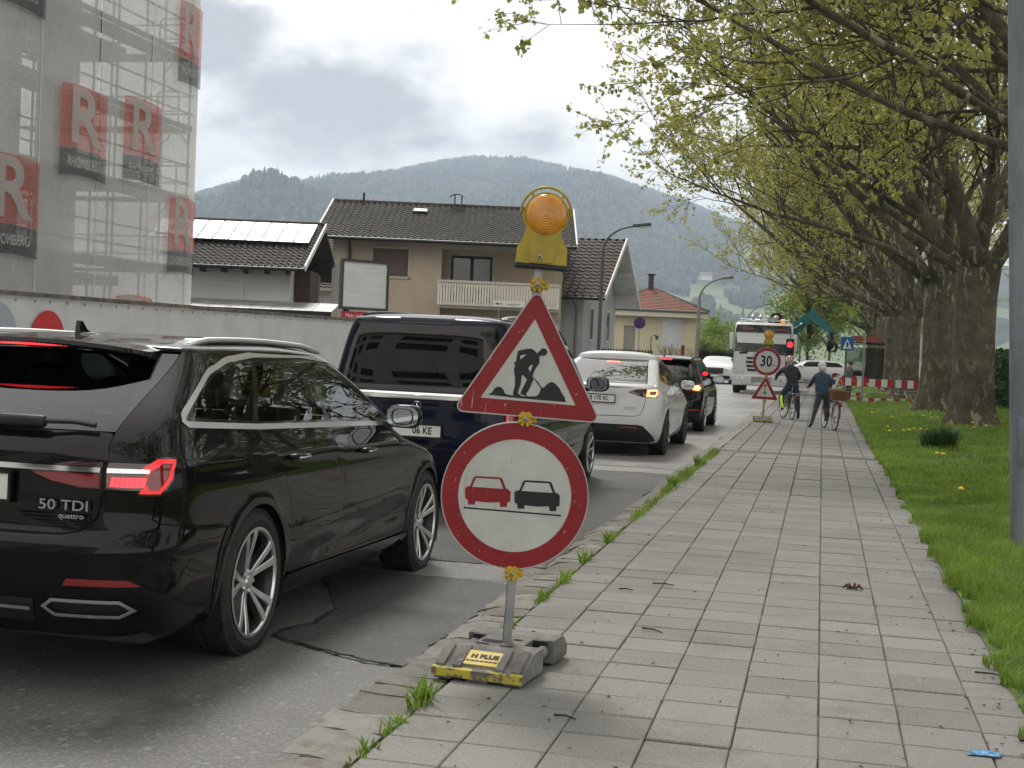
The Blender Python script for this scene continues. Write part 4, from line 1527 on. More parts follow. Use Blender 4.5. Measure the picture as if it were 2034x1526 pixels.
for k in range(8):
    net_sheet(bays[k + 1], bays[k] if k else 0.0, 0.0, 0.0, 0.6, 13.6, 10, 40, k, -0.05).build('net_panel', NET, S, smooth=True)
for k in range(3):
    net_sheet(0.0, 0.0, k * 2.4, (k + 1) * 2.4, 0.6, 13.6, 8, 40, 30 + k, 0.04).build('net_panel', NET, S, smooth=True)
for k in range(1, 6):
    MB().tube([(bays[k], -0.03, z) for z in np.linspace(0.7, 13.5, 12)], 0.012, 5).build('net_cord', mat('cord_white', (0.62, 0.62, 0.58), 0.7), S)


def logo(x0, x1, z0, z1, y=-0.085, full=True):
    """red square with a pale R above a dark name band, printed on the net"""
    w, h = x1 - x0, z1 - z0
    zb = z0 + h * 0.30

    def sheet2(za, zb_, name, m, par, bow=0.10, dy=0.0):
        b = MB()
        for j in range(3):
            for i in range(9):
                u = i / 8
                b.v.append((x0 + w * u, y + dy, za + (zb_ - za) * j / 2 + bow * w * (math.sin(PI * u) - 0.3) * 0.35))
        for j in range(2):
            for i in range(8):
                b.f.append((j * 9 + i, j * 9 + i + 1, j * 9 + i + 10, j * 9 + i + 9))
        return b.build(name, m, par)
    o = sheet2(zb, z1, 'logo_panel', NRED, S)
    o['label'] = 'red printed square with a pale letter R'
    sheet2(z0, zb - 0.005, 'logo_band', NDARK, o)
    M_ = Matrix.Translation(((x0 + x1) / 2, y - 0.012, (zb + z1) / 2 + 0.01)) @ UPRIGHT
    words('letter', 'R', h * 0.86, NLIGHT, o, M_, 0.002, xscale=1.30 * w / h, bold=h * 0.016)
    M_ = Matrix.Translation(((x0 + x1) / 2, y - 0.012, (z0 + zb) / 2 + 0.02)) @ UPRIGHT
    words('name', 'RHOMBERG', h * 0.150, NLIGHT, o, M_, 0.002, xscale=w / h * 0.86, bold=0.004)


OFF = 35.5
for (ya, yb, za, zb) in [(28.4, 30.5, 5.0, 7.12), (31.3, 33.25, 5.25, 7.35), (25.5, 27.62, 2.95, 5.12), (33.85, 35.44, 3.05, 5.1), (34.1, 35.46, 8.25, 10.45), (25.55, 27.66, 8.35, 10.5), (31.2, 33.1, 0.72, 2.3), (22.6, 24.7, 5.0, 7.1)]:
    logo(ya - OFF, yb - OFF, za, zb)

# ------------------------------------------------------------------ site hoarding
HO = thing('site_hoarding', 'long white site hoarding with printed circles behind the black estate car', 'hoarding', (-12.0, 34.2, 0), R(90))
t = NT('hoarding_banner')
g_ = t.coord('Object')
c_ = t.mix(t.ramp(t.noise(1.2, 5, 0.6, g_), 0.3, 0.7), (0.56, 0.57, 0.57), (0.66, 0.67, 0.67))
t.set(col=c_, rough=0.55, spec=0.4)
t.bump(t.noise(1.6, 5, 0.6, t.coord('Object', (1, 1, 0.45)), 0.6), 0.6, 0.08)
BAN = t.m
for k in range(9):
    x1 = -k * 2.5
    b = MB()
    for j in range(5):
        for i in range(9):
            b.v.append((x1 - 2.5 + 2.5 * i / 8, 0.014 * math.sin(i * 1.9 + k) * math.sin(PI * j / 4) * math.sin(PI * i / 8) - 0.01, -0.02 + 1.93 * j / 4))
    for j in range(4):
        for i in range(8):
            b.f.append((j * 9 + i, j * 9 + i + 1, j * 9 + i + 10, j * 9 + i + 9))
    p = b.build('banner_panel', BAN, HO, smooth=True)
    for i in range(5):
        MB().disc(0.02, 0, 8, Matrix.Translation((x1 - 2.3 + i * 0.52, -0.03, 1.85)) @ UPRIGHT).build('eyelet', DKMETAL, p)
    MB().box(x1 - 2.5, x1 - 2.4, 0.02, 0.12, 0, 1.9).build('post', DKWOOD, HO)
for k in range(6):
    MB().box(-3.75 * (k + 1) + 0.01, -3.75 * k, -0.05, 0.10, 1.92, 1.985).build('top_rail', mat('weathered_wood', (0.14, 0.125, 0.10), 0.85, var=0.4, vs=5), HO)
for (ya, r_, z_, c_, nm) in [(19.35, 0.50, 1.22, (0.55, 0.02, 0.025), 'red_circle'), (18.0, 0.50, 1.30, (0.36, 0.40, 0.45), 'grey_circle'), (16.4, 0.5, 1.2, (0.55, 0.02, 0.025), 'red_circle')]:
    MB().disc(r_, 0, 40, Matrix.Translation((ya - 34.2, -0.04, z_)) @ UPRIGHT).build(nm, mat('print_' + nm, c_, 0.5), HO)
for k, (ya, wd, hh) in enumerate([(20.4, 0.10, 0.9), (20.7, 0.10, 0.9), (22.2, 0.10, 0.9), (22.5, 0.32, 0.14), (22.78, 0.10, 0.9)]):
    MB().box(ya - 34.2 - wd / 2, ya - 34.2 + wd / 2, -0.045, -0.035, 0.25 if hh > .5 else 0.63, (0.25 if hh > .5 else 0.63) + hh).build('printed_bar', MATS['print_red_circle'] if k % 2 == 0 else mat('print_green', (0.10, 0.30, 0.26), 0.5), HO)

# ------------------------------------------------------------------ billboard
B_ = thing('billboard', 'blank white billboard in a dark frame in front of the beige house', 'billboard', site(-4.68, 42, 0), YAW + R(38))
bw = 0.78
MB().box(-bw, bw, 0.0, 0.06, 2.42, 3.80).build('backing', DKMETAL, B_)
f = MB()
f.box(-bw - 0.08, -bw, -0.06, 0.08, 2.34, 3.88).box(bw, bw + 0.08, -0.06, 0.08, 2.34, 3.88).box(-bw, bw, -0.06, 0.08, 3.80, 3.88).box(-bw, bw, -0.06, 0.08, 2.34, 2.42)
f.build('frame', mat('frame_charcoal', (0.045, 0.047, 0.05), 0.5), B_)
t = NT('faded_poster')
t.set(col=t.mix(t.ramp(t.noise(3, 5, 0.6, t.coord('Object', (0.3, 1, 6))), 0.35, 0.7), (0.60, 0.61, 0.60), (0.70, 0.71, 0.70)), rough=0.6)
MB().box(-bw, bw, -0.025, -0.004, 2.42, 3.80).build('poster', t.m, B_)
MB().box(-bw, bw, -0.03, 0.03, 2.02, 2.28).build('red_board', mat('board_red', (0.42, 0.02, 0.03), 0.5), B_)
words('words', 'Mehr Informationen', 0.17, mat('print_white', (0.75, 0.75, 0.75), 0.5), B_, Matrix.Translation((0, -0.036, 2.15)) @ UPRIGHT, 0.004, xscale=0.95)
for x0 in (-0.6, 0.6):
    MB().box(x0 - 0.05, x0 + 0.05, 0.06, 0.16, -0.1, 3.8).build('post', DKMETAL, B_)

# ------------------------------------------------------------------ modern block behind the camera, mirrored in the car windows
H = thing('white_block', 'modern white five storey block with dark ribbon windows, mirrored in the van window', 'building', (-19.5, -10.5, 0), R(180 - 14))
BW = stucco('block_white', (0.62, 0.61, 0.58), 0.15)
holes = []
for f in range(5):
    for k, x0 in enumerate((-13, -8.6, -4.2, 1.2, 5.6)):
        wd = 3.4 if k % 2 == 0 else 2.2
        holes.append((x0, x0 + wd, 0.9 + f * 3.1, 2.7 + f * 3.1))
wall_with_holes(-15, 9.5, 0, 16.6, holes, 0, 0.35).build('wall', BW, H)
MB().box(-15, 9.5, 0.36, 14, 0, 16.4).build('core', mat('block_core', (0.03, 0.03, 0.033), 0.4), H)
MB().box(-15.3, 9.8, -0.5, 14.3, 16.6, 17.0).build('roof', BW, H)
for (xa, xb, za, zb) in holes:
    MB().box(xa, xb, 0.28, 0.34, za, zb).build('window', GLASSW, H)
# ------------------------------------------------------------------ trees
def m_bark():
    t = NT('plane_bark')
    g = t.n('ShaderNodeNewGeometry').outputs['Position']
    ob = t.coord('Object')
    c = t.mix(t.ramp(t.noise(2.2, 6, 0.65, ob), 0.3, 0.7), (0.078, 0.067, 0.047), (0.165, 0.145, 0.105))
    p = t.noise(3.4, 4, 0.55, t.coord('Object', (1.7, 1.7, 0.8)), 0.8)
    q = t.noise(0.55, 2, 0.5, ob)
    pm = t.math('MULTIPLY', t.ramp(p, 0.575, 0.60), t.ramp(q, 0.42, 0.58, 0.25, 1.0))
    c = t.mix(t.math('MULTIPLY', pm, 0.95), c, (0.42, 0.38, 0.27))
    c = t.mix(t.math('MULTIPLY', t.ramp(t.noise(26, 4, 0.7, ob), 0.5, 0.7), 0.6), c, (0.035, 0.03, 0.022))
    t.set(col=c, rough=0.9, spec=0.2)
    t.bump(t.math('ADD', t.noise(14, 6, 0.65, t.coord('Object', (1, 1, 0.35))), t.math('MULTIPLY', pm, -0.5)), 0.9, 0.04)
    return t.m


BARK = m_bark()
TWIGB = mat('twig_bark', (0.050, 0.042, 0.030), 0.9, var=0.3, vs=2)


def m_leaf(name, a, b_, trans=0.5):
    t = NT(name)
    g = t.n('ShaderNodeNewGeometry').outputs['Position']
    nz = t.noise(0.9, 4, 0.6, g)
    nf = t.noise(17, 2, 0.6, g)
    c = t.mix(t.ramp(nz, 0.32, 0.68), a, b_)
    c = t.mix(t.math('MULTIPLY', t.ramp(nf, 0.40, 0.65), 0.75), c, tuple(min(1, x * 1.55) for x in b_))
    df, tl = t.n('ShaderNodeBsdfDiffuse'), t.n('ShaderNodeBsdfTranslucent')
    t.put(df.inputs[0], c)
    t.put(tl.inputs[0], c)
    gl = t.n('ShaderNodeBsdfGlossy')
    gl.inputs['Roughness'].default_value = 0.4
    gl.inputs[0].default_value = (0.6, 0.6, 0.55, 1)
    m1, m2 = t.n('ShaderNodeMixShader'), t.n('ShaderNodeMixShader')
    m1.inputs[0].default_value = trans
    m2.inputs[0].default_value = 0.06
    t.l(df.outputs[0], m1.inputs[1])
    t.l(tl.outputs[0], m1.inputs[2])
    t.l(m1.outputs[0], m2.inputs[1])
    t.l(gl.outputs[0], m2.inputs[2])
    t.l(m2.outputs[0], t.o.inputs[0])
    t.t.nodes.remove(t.b)
    return t.m


LEAF = m_leaf('young_plane_leaf', (0.25, 0.25, 0.065), (0.38, 0.38, 0.11), 0.58)
LEAF_G = m_leaf('fresh_leaf', (0.10, 0.16, 0.03), (0.19, 0.27, 0.05), 0.5)
LEAF_D = m_leaf('hedge_leaf', (0.022, 0.042, 0.014), (0.05, 0.08, 0.028), 0.25)


def leaf_mesh(name, P, size, seed, droop=0.2):
    """many small folded leaves at the given points"""
    g = np.random.default_rng(seed)
    n = len(P)
    P = np.asarray(P)
    a = g.random(n) * 2 * np.pi
    el = g.uniform(-0.9, 0.55, n) - droop
    s = size * np.clip(g.lognormal(-0.05, 0.38, n), 0.35, 1.8)
    d = np.stack([np.cos(a) * np.cos(el), np.sin(a) * np.cos(el), np.sin(el)], -1)
    r = g.normal(size=(n, 3))
    sd = np.cross(d, r)
    sd /= np.linalg.norm(sd, axis=1)[:, None] + 1e-9
    nr = np.cross(sd, d)
    S = s[:, None]
    V = np.stack([P, P + d * S * 0.45 + sd * S * 0.42 + nr * S * 0.10, P + d * S, P + d * S * 0.45 - sd * S * 0.42 + nr * S * 0.10], 1).reshape(-1, 3)
    i = (np.arange(n) * 4)[:, None]
    F = np.concatenate([i + np.array([[0, 1, 2]]), i + np.array([[0, 2, 3]])], 1).reshape(-1, 3)
    me = bpy.data.meshes.new(name)
    me.from_pydata(V.tolist(), [], F.tolist())
    return me


def plane_tree(seed, limbs, trunk_h=3.6, r0=0.47, lean=(0.0, 0.0), per_twig=17, leaf=0.085, nbr=(6, 6, 6)):
    """skeleton of a big plane: trunk, limbs, boughs, shoots, twigs; returns three meshes"""
    g = random.Random(seed)
    wood, fine, pts = MB(), MB(), []
    top = Vector((lean[0], lean[1], trunk_h))
    prof = [(0.0, 1.55), (0.18, 1.28), (0.5, 1.10), (1.2, 1.0), (2.2, 0.95), (trunk_h - 0.5, 0.97), (trunk_h + 0.2, 1.06)]
    # trunk with root flare, uneven round its girth
    n = 18
    o = len(wood.v)
    ph = [g.uniform(0, 6.28) for _ in range(4)]
    for (z, f) in prof:
        for j in range(n):
            a = 2 * PI * j / n
            fl = 1 + (0.10 * math.sin(3 * a + ph[0]) + 0.06 * math.sin(5 * a + ph[1])) * (0.5 + 1.3 * max(0, 1 - z / 0.6))
            r = r0 * f * fl * (1 + 0.03 * math.sin(2 * z + a + ph[2]))
            wood.v.append((lean[0] * z / trunk_h + r * math.cos(a), lean[1] * z / trunk_h + r * math.sin(a), z - 0.06))
    for i in range(len(prof) - 1):
        for j in range(n):
            wood.f.append((o + i * n + j, o + i * n + (j + 1) % n, o + (i + 1) * n + (j + 1) % n, o + (i + 1) * n + j))

    def path(p, d, L, seg, up, wig):
        d = Vector(d).normalized()
        out = [Vector(p)]
        for k in range(seg):
            d = (d + Vector((g.gauss(0, wig), g.gauss(0, wig), g.gauss(0, wig) + up))).normalized()
            out.append(out[-1] + d * (L / seg))
        return out

    def side(d, ang):
        d = d.normalized()
        u = d.orthogonal().normalized()
        u = (Matrix.Rotation(g.uniform(0, 2 * PI), 3, d) @ u)
        return (d * math.cos(ang) + u * math.sin(ang)).normalized()

    def twig(p, d, L):
        q = path(p, d, L, 3, 0.04, 0.16)
        fine.tube(q, [0.007, 0.006, 0.005, 0.003], 3, False)
        nodes = [g.uniform(0.2, 0.9) * 3, g.uniform(0.4, 1.0) * 3, 2.95]
        for k in range(per_twig):
            f = nodes[k % 3] + g.gauss(0, 0.06)
            i = min(2, max(0, int(f)))
            sg = g.choice((0.02, 0.035, 0.06))
            pts.append(q[i].lerp(q[i + 1], f - i) + Vector((g.gauss(0, sg), g.gauss(0, sg), g.gauss(0, sg))))

    def shoot(p, d, L, r):
        q = path(p, d, L, 4, 0.05, 0.12)
        fine.tube(q, [r, r * 0.85, r * 0.7, r * 0.55, r * 0.35], 4, False)
        for k in range(nbr[2]):
            f = g.uniform(0.2, 1.0) * 4
            i = min(3, int(f))
            twig(q[i].lerp(q[i + 1], f - i), side(q[i + 1] - q[i], g.uniform(0.4, 1.1)), g.uniform(0.45, 0.95))
        twig(q[-1], q[-1] - q[-2], 0.7)

    def bough(p, d, L, r):
        q = path(p, d, L, 6, 0.03, 0.13)
        wood.tube(q, [r * (1 - 0.13 * k) for k in range(7)], 6, False)
        for k in range(nbr[1]):
            f = (0.12 + 0.88 * (k + g.random()) / nbr[1]) * 6
            i = min(5, int(f))
            dd = side(q[i + 1] - q[i], g.uniform(0.5, 1.1))
            shoot(q[i].lerp(q[i + 1], f - i), dd + Vector((0, 0, 0.18)), g.uniform(1.2, 2.3) * (1.15 - 0.35 * f / 6), r * 0.42)
        shoot(q[-1], q[-1] - q[-2], 1.5, r * 0.25)

    for (az, el, L, r, up) in limbs:
        d = Vector((math.sin(R(az)) * math.cos(R(el)), math.cos(R(az)) * math.cos(R(el)), math.sin(R(el))))
        p0 = top + Vector((d.x * r0 * 0.35, d.y * r0 * 0.35, g.uniform(-0.5, 0.1)))
        q = path(p0, d, L, 9, up, 0.075)
        wood.tube(q, [r * (1.25 if k == 0 else 1.08 if k == 1 else 1) * (1 - 0.088 * k) * g.uniform(0.93, 1.08) for k in range(10)], 9, False)
        for k in range(nbr[0]):
            f = (0.22 + 0.78 * (k + g.random()) / nbr[0]) * 9
            i = min(8, int(f))
            dd = side(q[i + 1] - q[i], g.uniform(0.45, 0.95))
            bough(q[i].lerp(q[i + 1], f - i), dd + Vector((0, 0, 0.15)), g.uniform(2.4, 4.4) * (1.1 - 0.3 * f / 9), max(0.03, r * (0.46 - 0.03 * i)))
        bough(q[-1], q[-1] - q[-2], 2.6, r * 0.24)
    return wood.mesh('trunk'), fine.mesh('branches'), leaf_mesh('foliage', [tuple(p) for p in pts], leaf, seed)


def put_tree(name, meshes, label, cat, loc, rz, s, group, leafm, barkm=None):
    o = thing(name, label, cat, loc, rz, group)
    o.scale = (s, s, s)
    for nm, me, m in zip(('trunk', 'branches', 'foliage'), meshes, (barkm or BARK, TWIGB, leafm)):
        if me is None:
            continue
        obj(nm, me, m, o, smooth=(True if nm == 'trunk' else None))
    return o


VA = plane_tree(11, [(-75, 56, 8.2, 0.22, 0.03), (-98, 26, 8.2, 0.14, 0.02), (-20, 66, 8.5, 0.21, 0.02), (75, 50, 7.6, 0.22, 0.04), (150, 58, 7.6, 0.20, 0.04), (-135, 62, 8.4, 0.21, 0.02), (20, 82, 8.5, 0.20, 0.0), (-60, 34, 7.4, 0.13, 0.02)])
VB = plane_tree(23, [(-90, 30, 8.4, 0.15, 0.02), (-55, 58, 8.2, 0.22, 0.02), (-140, 54, 8.0, 0.20, 0.03), (60, 52, 7.0, 0.21, 0.04), (110, 66, 7.8, 0.20, 0.02), (0, 70, 8.6, 0.21, 0.01), (180, 74, 8.0, 0.20, 0.01), (-115, 22, 7.6, 0.12, 0.02)], 3.9)
VC = plane_tree(37, [(-80, 18, 8.4, 0.18, 0.05), (-105, 52, 8.2, 0.22, 0.03), (-35, 54, 7.8, 0.21, 0.04), (45, 58, 7.6, 0.21, 0.03), (120, 50, 7.0, 0.20, 0.04), (-170, 66, 8.2, 0.21, 0.02), (-60, 30, 7.4, 0.14, 0.03), (-125, 34, 7.6, 0.14, 0.02)], 3.3)
VD = plane_tree(53, [(-88, 22, 9.4, 0.085, 0.012), (-70, 38, 9.2, 0.10, 0.02), (-106, 30, 9.6, 0.09, 0.015), (-82, 50, 9.0, 0.11, 0.02), (-50, 54, 8.2, 0.12, 0.02), (-125, 54, 8.4, 0.12, 0.02), (-25, 62, 8.0, 0.14, 0.02), (70, 50, 6.5, 0.18, 0.04), (140, 55, 7.0, 0.18, 0.04), (-90, 66, 8.4, 0.17, 0.01)], 4.3)
for (x, y, v, rz, s, lb) in [
    (3.45, 33.6, VA, 0.0, 1.0, 'nearest plane tree in view, thick mottled trunk beside the grey post'),
    (3.35, 42.2, VB, 0.25, 1.0, 'second plane tree in the row, trunk just left of the nearest one'),
    (3.15, 54.0, VC, -0.1, 1.0, 'third plane tree in the row, with low limbs reaching over the road'),
    (3.20, 65.0, VA, 0.5, 0.98, 'fourth plane tree in the row, trunk half hidden behind the third'),
    (3.25, 77.0, VB, -0.35, 1.0, 'fifth plane tree in the row, behind the striped barrier'),
    (3.25, 91.0, VC, 0.3, 1.05, 'farthest plane tree of the row, beyond the striped barrier'),
    (4.15, 22.3, VD, 0.0, 1.0, 'plane tree with its trunk just outside the right edge, branches across the top'),
    (4.3, 12.6, VB, 2.5, 1.0, 'plane tree beside the camera, seen only mirrored in the black car'),
    (4.4, 2.4, VA, 0.2, 1.0, 'plane tree behind the camera, seen only mirrored in the black car')]:
    put_tree('plane_tree', v, lb, 'tree', (x, y, lawn_z(x, y) - 0.03), rz, s, 'plane trees lining the pavement', LEAF)


# --- small leafy trees and bushes in the background
def leafy(seed, h, rad, trunk_h, n=5200, leaf=0.16, r0=0.12):
    g = random.Random(seed)
    wood, pts = MB(), []
    wood.tube([(0, 0, -0.1), (0.03, 0.02, trunk_h * 0.5), (0, 0, trunk_h), (0.05, 0, h * 0.7)], [r0, r0 * 0.85, r0 * 0.7, r0 * 0.25], 8, False)
    cl = []
    for k in range(26):
        a, q = g.uniform(0, 6.28), rad * math.sqrt(g.random())
        z = trunk_h + (h - trunk_h) * g.random()
        f = math.sin(PI * min(1, max(0.08, (z - trunk_h * 0.8) / (h - trunk_h * 0.8)))) ** 0.6
        p = Vector((q * f * math.cos(a), q * f * math.sin(a), z))
        cl.append((p, rad * g.uniform(0.22, 0.42)))
        wood.tube([(0, 0, trunk_h * 0.8 + (p.z - trunk_h) * 0.3), p * 0.5 + Vector((0, 0, p.z * 0.5 * 0 + 0.3)) + Vector((0, 0, p.z * 0.25)), p], [r0 * 0.4, r0 * 0.25, r0 * 0.08], 5, False)
    for k in range(n):
        p, r = cl[g.randrange(len(cl))]
        v = Vector((g.gauss(0, 1), g.gauss(0, 1), g.gauss(0, 0.8))).normalized() * r * g.random() ** 0.4
        pts.append(tuple(p + v))
    return wood.mesh('trunk'), None, leaf_mesh('foliage', pts, leaf, seed)


LA, LB_, LC = leafy(3, 7.0, 2.8, 2.0), leafy(4, 9.5, 3.0, 2.6), leafy(6, 2.6, 1.8, 0.3, 4200, 0.11, 0.05)
for (p, v, rz, s, lb) in [
    ((-1.0, 92, -0.1), LA, 0.0, 1.0, 'bright green tree beyond the truck crane'),
    ((3.6, 112, -0.1), LB_, 1.0, 1.0, 'tall fresh green tree behind the pedestrian crossing sign'),
    ((0.6, 125, -0.1), LA, 2.0, 1.15, 'rounded green tree beyond the crane grapple'),
    ((-2.4, 150, -0.1), LB_, 3.0, 0.9, 'far green tree at the end of the road'),
    ((6.5, 128, -0.1), LA, 4.0, 1.2, 'green tree behind the farthest plane trunks'),
    ((11.5, 44, 0.1), LB_, 0.6, 1.0, 'yellow green tree behind the hedge, between the first two trunks'),
    ((13.5, 56, 0.1), LA, 1.6, 1.3, 'green tree behind the hedge on the right'),
    ((11.0, 33, 0.1), LA, 2.2, 1.0, 'green tree behind the hedge beside the grey post')]:
    put_tree('leafy_tree', v, lb, 'tree', p, rz, s, 'fresh green background trees', LEAF_G, TWIGB)
for (p, v, rz, s, lb) in [
    (site(14.3, 96, -0.1), LC, 0.0, 1.45, 'large light green bush left of the white truck'),
    (site(12.9, 92, -0.1), LC, 2.0, 0.95, 'smaller green bush beside the second street lamp'),
    (site(17.0, 100, -0.1), LC, 4.0, 1.1, 'green bush half hidden behind the white truck')]:
    put_tree('bush', v, lb, 'bush', p, rz, s, 'bushes beside the yellow house', LEAF_G, TWIGB)


def hedge(name, x0, x1, y0, y1, z0, z1, n, leaf, label, rz=0, loc=(0, 0, 0), m=LEAF_D):
    g = np.random.default_rng(int(n))
    o = thing(name, label, 'hedge', loc, rz)
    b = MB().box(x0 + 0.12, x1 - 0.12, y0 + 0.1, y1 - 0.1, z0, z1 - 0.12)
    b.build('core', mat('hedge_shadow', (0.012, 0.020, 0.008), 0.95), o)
    P = np.stack([g.uniform(x0, x1, n), g.uniform(y0, y1, n), g.uniform(z0, z1, n)], -1)
    f = g.integers(0, 4, n)
    j = g.normal(0, 0.05, n)
    P[:, 0] = np.where(f == 0, x0 + j, np.where(f == 1, x1 + j, P[:, 0]))
    P[:, 2] = np.where(f == 2, z1 - 0.05 + j * 1.5, P[:, 2])
    P[:, 1] = np.where(f == 3, y0 + np.abs(j), P[:, 1])
    obj('foliage', leaf_mesh('foliage', P, leaf, int(n)), m, o)
    return o


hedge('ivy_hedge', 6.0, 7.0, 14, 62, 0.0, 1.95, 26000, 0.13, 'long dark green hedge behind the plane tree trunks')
hedge('clipped_hedge', -2.2, 3.6, 0, 0.9, -0.1, 1.60, 5000, 0.12, 'low dark clipped hedge left of the white truck', YAW, site(14.0, 90, 0))

# bare shrub in front of the yellow house
g = random.Random(77)
b = MB()
for k in range(46):
    a, s_ = g.uniform(0, 6.28), g.uniform(0.2, 1.0)
    p = [Vector((0.12 * math.cos(a), 0.12 * math.sin(a), 0))]
    d = Vector((math.cos(a) * s_ * 0.7, math.sin(a) * s_ * 0.7, 1.0))
    for i in range(4):
        d = d + Vector((g.gauss(0, 0.18), g.gauss(0, 0.18), 0.0))
        p.append(p[-1] + d.normalized() * g.uniform(0.4, 0.65))
    b.tube(p, [0.022, 0.018, 0.014, 0.010, 0.006], 4, False)
    for i in (2, 3):
        q = p[i] + Vector((g.uniform(-.5, .5), g.uniform(-.5, .5), g.uniform(0.2, 0.6)))
        b.tube([p[i], q], [0.010, 0.005], 3, False)
tag(b.build('bare_shrub', TWIGB, loc=site(9.3, 78, -0.1)), 'leafless twiggy shrub in front of the yellow house window', 'shrub')
# ------------------------------------------------------------------ car bodies: panels cut from one smooth surface
class Curve:
    """smooth monotone curve through points, tabulated"""

    def __init__(s, pts, n=600):
        x, y = np.array([p[0] for p in pts], float), np.array([p[1] for p in pts], float)
        h, d = np.diff(x), np.diff(y) / np.diff(x)
        m = np.zeros_like(x)
        for i in range(1, len(x) - 1):
            if d[i - 1] * d[i] > 0:
                w1, w2 = 2 * h[i] + h[i - 1], h[i] + 2 * h[i - 1]
                m[i] = (w1 + w2) / (w1 / d[i - 1] + w2 / d[i])
        m[0], m[-1] = d[0], d[-1]
        s.x = np.linspace(x[0], x[-1], n)
        i = np.clip(np.searchsorted(x, s.x) - 1, 0, len(h) - 1)
        t = (s.x - x[i]) / h[i]
        s.y = ((1 + 2 * t) * (1 - t) ** 2 * y[i] + t * (1 - t) ** 2 * h[i] * m[i] + t * t * (3 - 2 * t) * y[i + 1] + t * t * (t - 1) * h[i] * m[i + 1])

    def __call__(s, v):
        return np.interp(v, s.x, s.y)


def inside(px, py, loop):
    r = np.zeros(len(px), bool)
    n = len(loop)
    for i in range(n):
        x0, y0 = loop[i]
        x1, y1 = loop[(i + 1) % n]
        if y0 == y1:
            continue
        c = ((y0 > py) != (y1 > py)) & (px < (x1 - x0) * (py - y0) / (y1 - y0) + x0)
        r ^= c
    return r


def offset_loop(loop, d):
    """move a closed outline sideways (d > 0 grows a counter-clockwise one)"""
    n = len(loop)
    ar = sum(loop[i][0] * loop[(i + 1) % n][1] - loop[(i + 1) % n][0] * loop[i][1] for i in range(n))
    sg = 1 if ar > 0 else -1
    o = []
    for i in range(n):
        p, a, b = Vector(loop[i]), Vector(loop[i - 1]), Vector(loop[(i + 1) % n])
        e0, e1 = (p - a), (b - p)
        if e0.length < 1e-9 or e1.length < 1e-9:
            o.append(tuple(p))
            continue
        n0, n1 = Vector((e0.y, -e0.x)).normalized(), Vector((e1.y, -e1.x)).normalized()
        m = n0 + n1
        if m.length < 1e-6:
            m = n0
        m = m.normalized()
        k = max(0.35, m.dot(n0))
        o.append(tuple(p + m * (sg * d / k)))
    return o


def smooth_loop(pts, r=0.04, seg=4):
    return rounded_any(pts, r, seg)


def rounded_any(pts, r, seg=4):
    """round the corners of any outline with short curves"""
    o = []
    n = len(pts)
    for i in range(n):
        p, a, b = Vector(pts[i]), Vector(pts[i - 1]), Vector(pts[(i + 1) % n])
        ta, tb = min(r, (a - p).length * 0.45), min(r, (b - p).length * 0.45)
        q0, q1 = p + (a - p).normalized() * ta, p + (b - p).normalized() * tb
        for k in range(seg + 1):
            t = k / seg
            o.append(tuple(q0 * (1 - t) ** 2 + p * 2 * t * (1 - t) + q1 * t * t))
    return o


